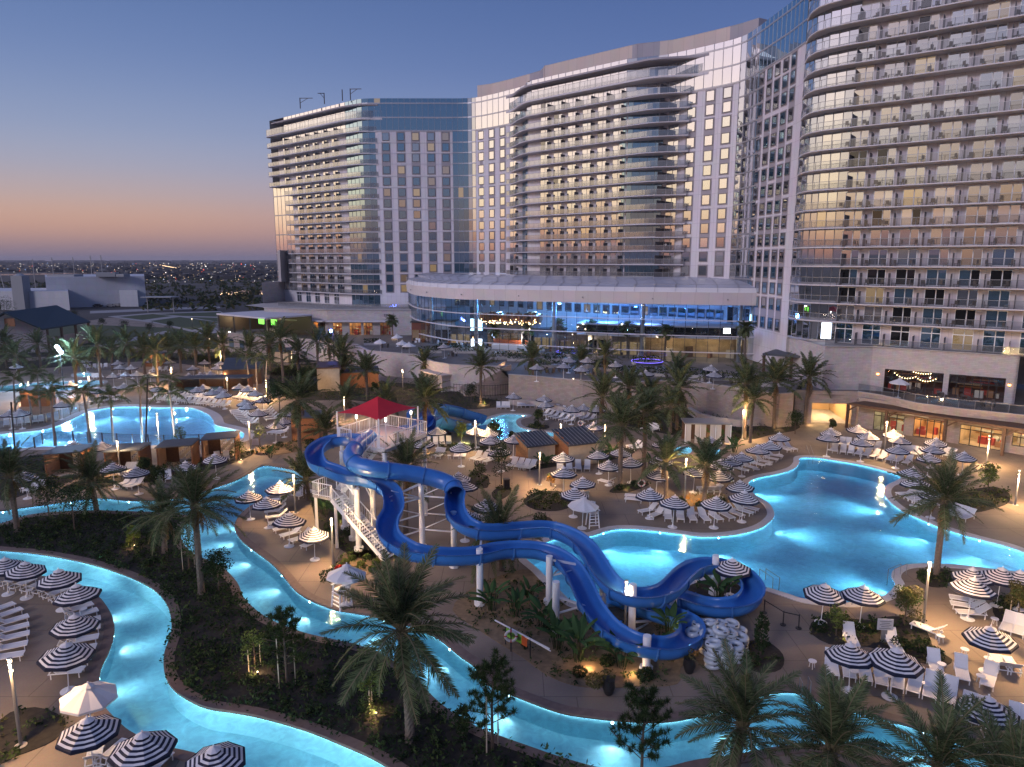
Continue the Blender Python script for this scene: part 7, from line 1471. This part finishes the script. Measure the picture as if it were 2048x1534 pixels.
def bx(root, name, x0, x1, Y, z0, z1, dep, m, sk=0.):
    a, c = A(x0, 600, Y), A(x1, 600, Y); b = MB(); b.prism([(a.x, Y), (c.x, Y + sk), (c.x * (Y + sk + dep) / (Y + sk), Y + sk + dep), (a.x * (Y + dep) / Y, Y + dep)], z0, z1, bottom=False)
    for i in range(len(b.f)):
        if len(b.f[i]) == 4: b.uv[i] = [(0, 0), (60, 0), (60, z1 - z0), (0, z1 - z0)]
    return b.build(name, m, root)
wh = ob('warehouse', label='big pale industrial hall on the left horizon side', category='building'); bx(wh, 'wall', 95, 252, 360, 0, 15.6, 60, m_wh, 20); bx(wh, 'annex', 0, 138, 345, 0, 9.2, 40, m_wh); bx(wh, 'annex', 240, 276, 372, 0, 8.5, 40, m_wh)
tk = ob('storage_tank', label='small white block tower at the left of the industrial hall', category='tank'); p = A(78, 600, 356); b = MB(); b.box((p.x, p.y - 12, 0), (5.4, 5.4, 16.6)); b.tube([(p.x, p.y - 12, 16.6), (p.x, p.y - 12, 17.6)], [2.7, .8], 12); b.build('shell', m_wh, tk)
p = A(215, 548, 372); b = MB(); b.box((p.x, p.y, 15.5), (9, 6, 2.2), .2, taper=1.); b.box((p.x + 8, p.y, 15.5), (4, 6, 1.4)); b.box((p.x - 22, p.y, 15.5), (14, 8, 1.1)); b.build('rooftop_unit', m_wh, wh)
pv = ob('pavilion', label='dark gabled pavilion at the left edge with open right side', category='building'); Yp = 195
e0, e1, r0, r1 = A(85, 658, 185), A(181, 643, 208), A(7, 624, 180), A(113, 610, 209)
w0, w1 = Vector((2 * r0.x - e0.x, 2 * r0.y - e0.y, e0.z)), Vector((2 * r1.x - e1.x, 2 * r1.y - e1.y, e1.z)); pts = lambda q, z: (q.x, q.y, z)
b = MB(); b.face([e0, e1, r1, r0]); b.face([r0, r1, w1, w0]); d3 = Vector((0, 0, .35)); b.face([e0 - d3, e1 - d3, e1, e0]); b.face([r0 - d3, e0 - d3, e0, r0]); b.face([w0 - d3, r0 - d3, r0, w0]); b.build('roof', mat('roof_blue_dark', (.022, .042, .055), .6), pv)
i0, i1, j0 = e0.lerp(e1, .06), e1.lerp(e0, .04), w0.lerp(w1, .06); k0 = r0.lerp(r1, .06)
b = MB(); b.face([pts(j0, 0), pts(i0, 0), pts(i0, i0.z - .4), pts(k0, k0.z - .4), pts(j0, j0.z - .4)]); b.build('wall', m_stonel, pv); b = MB(); q = Vector((.9, 0, 0)); b.face([pts(i0 - q, 0), pts(i1 - q, 0), pts(i1 - q, 3.6), pts(i0 - q, 3.6)]); b.build('side_wall', m_stonel, pv)
for t in (.02, .33, .66, .98): q = i0.lerp(i1, t); b = MB(); b.box((q.x, q.y, 0), (.5, .5, q.z - .3)); b.build('post', m_dkwood, pv)
q = A(26, 644, 182); b = MB(); b.box((q.x, q.y - 1.2, q.z - 1), (2.6, .2, 2)); b.build('shutter', m_wood, pv)
cr_ = ob('carport', label='thin pale flat roof shelter beyond the dark trees', category='shelter'); p = A(320, 600, 330); b = MB(); b.box((p.x, p.y, 7), (14, 8, .4)); b.build('roof', m_wh, cr_)
for dx in (-6, 6): b = MB(); b.box((p.x + dx, p.y, 0), (.3, .3, 7)); b.build('post', m_grmetal, cr_)
for i, x in enumerate((152,166,182,196,205,222,236)):
    p = P(x, 613 + i % 2); o = ob('parked_car', None, None, (p.x, p.y, .05), U(-.2, .2), label='tiny parked car before the industrial hall, {} from the left'.format(ORD[i]), category='car', group='cars before the hall'); b = MB(); b.box((0, 0, .3), (4.4, 1.8, .7)); b.box((-.2, 0, 1.), (2.4, 1.6, .55), taper=1.); b.build('body', R.choice((m_grmetal, m_dkmetal, m_wh)), o); b = MB()
    for sx in (-1.4, 1.4): b.tube([(sx, -.92, .33), (sx, .92, .33)], .33, 8)
    b.build('wheel', m_dark, o)
for i, (x, yb, yt) in enumerate(((18,612,513),(74,600,518),(185,560,511),(206,560,510),(108,560,515),(150,560,514))):
    p = P(x, yb); h = H + p.y * tn(yt); o = ob('mast', None, None, (p.x, p.y, 0), 0, label='thin distant mast on the left horizon, {} of six'.format(('first', 'second', 'fifth', 'sixth', 'third', 'fourth')[i]), category='mast', group='distant masts'); b = MB(); w = p.y / 1419 * 1.1; lx = -4. if i == 0 else 0; b.bar((0, 0, 0), (lx, 0, h), w); b.build('pole', m_grmetal, o); b = MB(); b.bar((lx - w * 2, 0, h * .9), (lx + w * 2, 0, h * .9), w * .6); b.build('crossarm', m_grmetal, o)
# scrub and dark woods, far roofs, city lights
g = MB()
for _ in range(900):
    x, y = U(-60, 560), 556 + 66 * U(0, 1) ** 1.6
    if y < 565 and x < 150: continue
    p = P(x, y); s = U(1.2, 3.8); 
    if 30 < x < 290 and y > 585: continue
    for _k in range(9): leafq(g, (p.x + U(-s, s), p.y + U(-s, s), U(.2, s * .8)), U(.5, 1.3) * s * .55, R.choice((0, 1, 1)))
g.build('scrub', [m_leafo, m_leafd], kind='stuff', label='dark scrub and low trees covering the land beyond the resort')
for i, (x, y, yt) in enumerate(((12,650,596),(150,640,620),(205,655,636),(250,665,640),(300,668,645),(340,662,642),(120,632,618),(420,672,650),(460,690,668),(380,690,668),(180,668,650),(520,695,672))): tree(x, y, yt, 'dark tree in the belt before the lawns, {} listed from the pavilion'.format(ORD[i]), 'round', [m_leafd, m_leafd], w=1.3, grp='dark trees before the lawns')
g = MB()
for _ in range(1100):
    x, y = U(-80, 600), 523.5 + 36 * U(0, 1) ** 1.7; p = P(x, y); 
    if y > 545 and x < 200: continue
    s = p.y / 1419; g.box((p.x, p.y, 0), (U(5, 22) * s, U(8, 20), min(U(1.0, 5) * s + 2, 22)), U(-.3, .3), R.choice((0, 0, 1)))
g.build('distant_city', [mat('far_roof', (.035, .035, .04), .9), mat('far_wall', (.08, .08, .085), .9)], kind='stuff', label='low distant city blocks along the horizon')
cl = [glow('city_warm', (1., .66, .36), 3.5), glow('city_white', (1., .92, .82), 5), glow('city_red', (1., .10, .05), 5), glow('city_blue', (.3, .5, 1.), 5)]; g = MB()
for _ in range(620):
    x = U(-60, 600); y = 525 + 40 * U(0, 1) ** 2.0; z = U(3, 10)
    if 545 < y and x < 260: continue
    p = P(x, y, z) if y > 526 else P(x, y, 2); s = p.y / 1419 * (U(.45, 1.0) if R.random() < .93 else U(1.2, 2.2)); g.blob(p, s * .5, 4, R.choice((0, 0, 0, 1, 1, 2, 3) if R.random() < .4 else (0, 1)), .8)
for _ in range(26): x = U(440, 545); p = P(x, 587 + U(-3, 3), 1); g.blob(p, .25, 4, 0)
for k in range(28): x = 320 + k * 1.2; p = P(x, 530 + k * .22, 6); g.blob(p, p.y / 1419 * .6, 4, 0)
g.build('city_lights', cl, kind='stuff', label='scattered warm and white lamps of the distant city')
hl = MB(); rr = [[], []]
for i in range(141):
    x = -4500 + i * 70; hgt = min(76, max(0, 40 + 34 * math.sin(i * .11) + 16 * math.sin(i * .31 + 1)) - (0 if i > 48 else (48 - i) * 2)); rr[0].append((x, 8600, 0)); rr[1].append((x, 8900, hgt * .9))
hl.grid(rr); hl.build('hills', m_hill, kind='structure')
for x, y, pw, c in ((300,700,300,(1,.75,.45)),(420,700,300,(1,.75,.45)),(250,690,150,(1,.75,.45)),(180,672,160,(1,.75,.45)),(385,655,200,(1,.8,.5)),(150,690,200,(1,.75,.45))):
    p = P(x, y); o = ob('path_light', None, None, (p.x, p.y, 0), 0, label='warm globe path light ' + {300: 'below the lawns, middle', 420: 'below the lawns, right', 250: 'near the slanting path', 180: 'beside the pavilion corner', 385: 'at the right lawn edge', 150: 'under the pavilion side'}[x], category='path light', group='path lights by the far lawns'); b = MB(); b.tube([(0, 0, 0), (0, 0, 3.)], .06, 6); b.build('pole', m_dkmetal, o); b = MB(); b.blob((0, 0, 3.1), .16, 6); b.build('globe', m_bulb, o); lamp('path_lamp', 'POINT', (p.x, p.y - .4, 3), c, pw, None, .3)
# ------------------------------------------------------------------ two people on a balcony of the middle tower
def person(loc, rz, label, shirt, pants):
    j = dict(pelvis=((0, 0, .95), .13), chest=((0, .02, 1.32), .15), neck=((0, .01, 1.50), .06), head=((0, -.02, 1.66), .10), top=((0, 0, 1.76), .07))
    for s_, n in ((-1, 'l'), (1, 'r')):
        j.update({'hip' + n: ((s_ * .10, 0, .88), .095), 'knee' + n: ((s_ * .11, -.02, .5), .065), 'ankle' + n: ((s_ * .11, .02, .08), .045), 'toe' + n: ((s_ * .12, -.14, .04), .04), 'sho' + n: ((s_ * .20, 0, 1.42), .07), 'elb' + n: ((s_ * .27, -.06, 1.14), .045), 'wri' + n: ((s_ * .22, -.26, 1.08), .035)})
    ks = list(j); e = [('pelvis', 'chest'), ('chest', 'neck'), ('neck', 'head'), ('head', 'top')]
    for n in 'lr': e += [('pelvis', 'hip' + n), ('hip' + n, 'knee' + n), ('knee' + n, 'ankle' + n), ('ankle' + n, 'toe' + n), ('chest', 'sho' + n), ('sho' + n, 'elb' + n), ('elb' + n, 'wri' + n)]
    me = bpy.data.meshes.new('person'); me.from_pydata([j[k][0] for k in ks], [(ks.index(a), ks.index(b_)) for a, b_ in e], [])
    o = bpy.data.objects.new('person', me); col.objects.link(o); md = o.modifiers.new('skin', 'SKIN'); me.skin_vertices[0].data[0].use_root = True
    for i, k in enumerate(ks): me.skin_vertices[0].data[i].radius = (j[k][1],) * 2
    o.modifiers.new('sub', 'SUBSURF').levels = 1
    m2 = bpy.data.meshes.new_from_object(o.evaluated_get(bpy.context.evaluated_depsgraph_get())); bpy.data.objects.remove(o)
    for m in (mat('skin', (.45, .27, .18)), shirt, pants, m_dark): m2.materials.append(m)
    for f in m2.polygons:
        z = sum(m2.vertices[v].co.z for v in f.vertices) / len(f.vertices); x = abs(sum(m2.vertices[v].co.x for v in f.vertices) / len(f.vertices)); y = f.center.y
        f.material_index = (3 if z > 1.70 or (z > 1.58 and y > .02) else 0 if z > 1.47 or (x > .2 and z < 1.2 and z > 1.) else 1 if z > .95 else 2)
    return ob('person', m2, None, loc, rz, label=label, category='person')
for i, (x, lab) in enumerate(((1325, 'person in a dark top standing at a low balcony rail of the middle tower'), (1333, 'person in a pale top beside the dark-topped one on the balcony'))):
    s_ = S(x, 515); p = W.off(s_, .5); n_ = W.nor(s_); person((p.x, p.y, 26.0), face_rz(n_), lab, m_dark if i == 0 else m_cream, m_dkmetal)
# ------------------------------------------------------------------ the evening air
hz = MB(); hz.box((0, 4200, -3), (27000, 20000, 84)); hm_ = bpy.data.materials.new('haze'); hm_.use_nodes = True; t_ = hm_.node_tree; t_.nodes.clear()
ho = t_.nodes.new('ShaderNodeOutputMaterial'); hv = t_.nodes.new('ShaderNodeVolumePrincipled'); hv.inputs['Density'].default_value = .00008; hv.inputs['Color'].default_value = (.76, .77, .86, 1); t_.links.new(hv.outputs[0], ho.inputs['Volume'])
hz.build('haze', hm_, kind='stuff', label='thin evening haze over the whole scene')
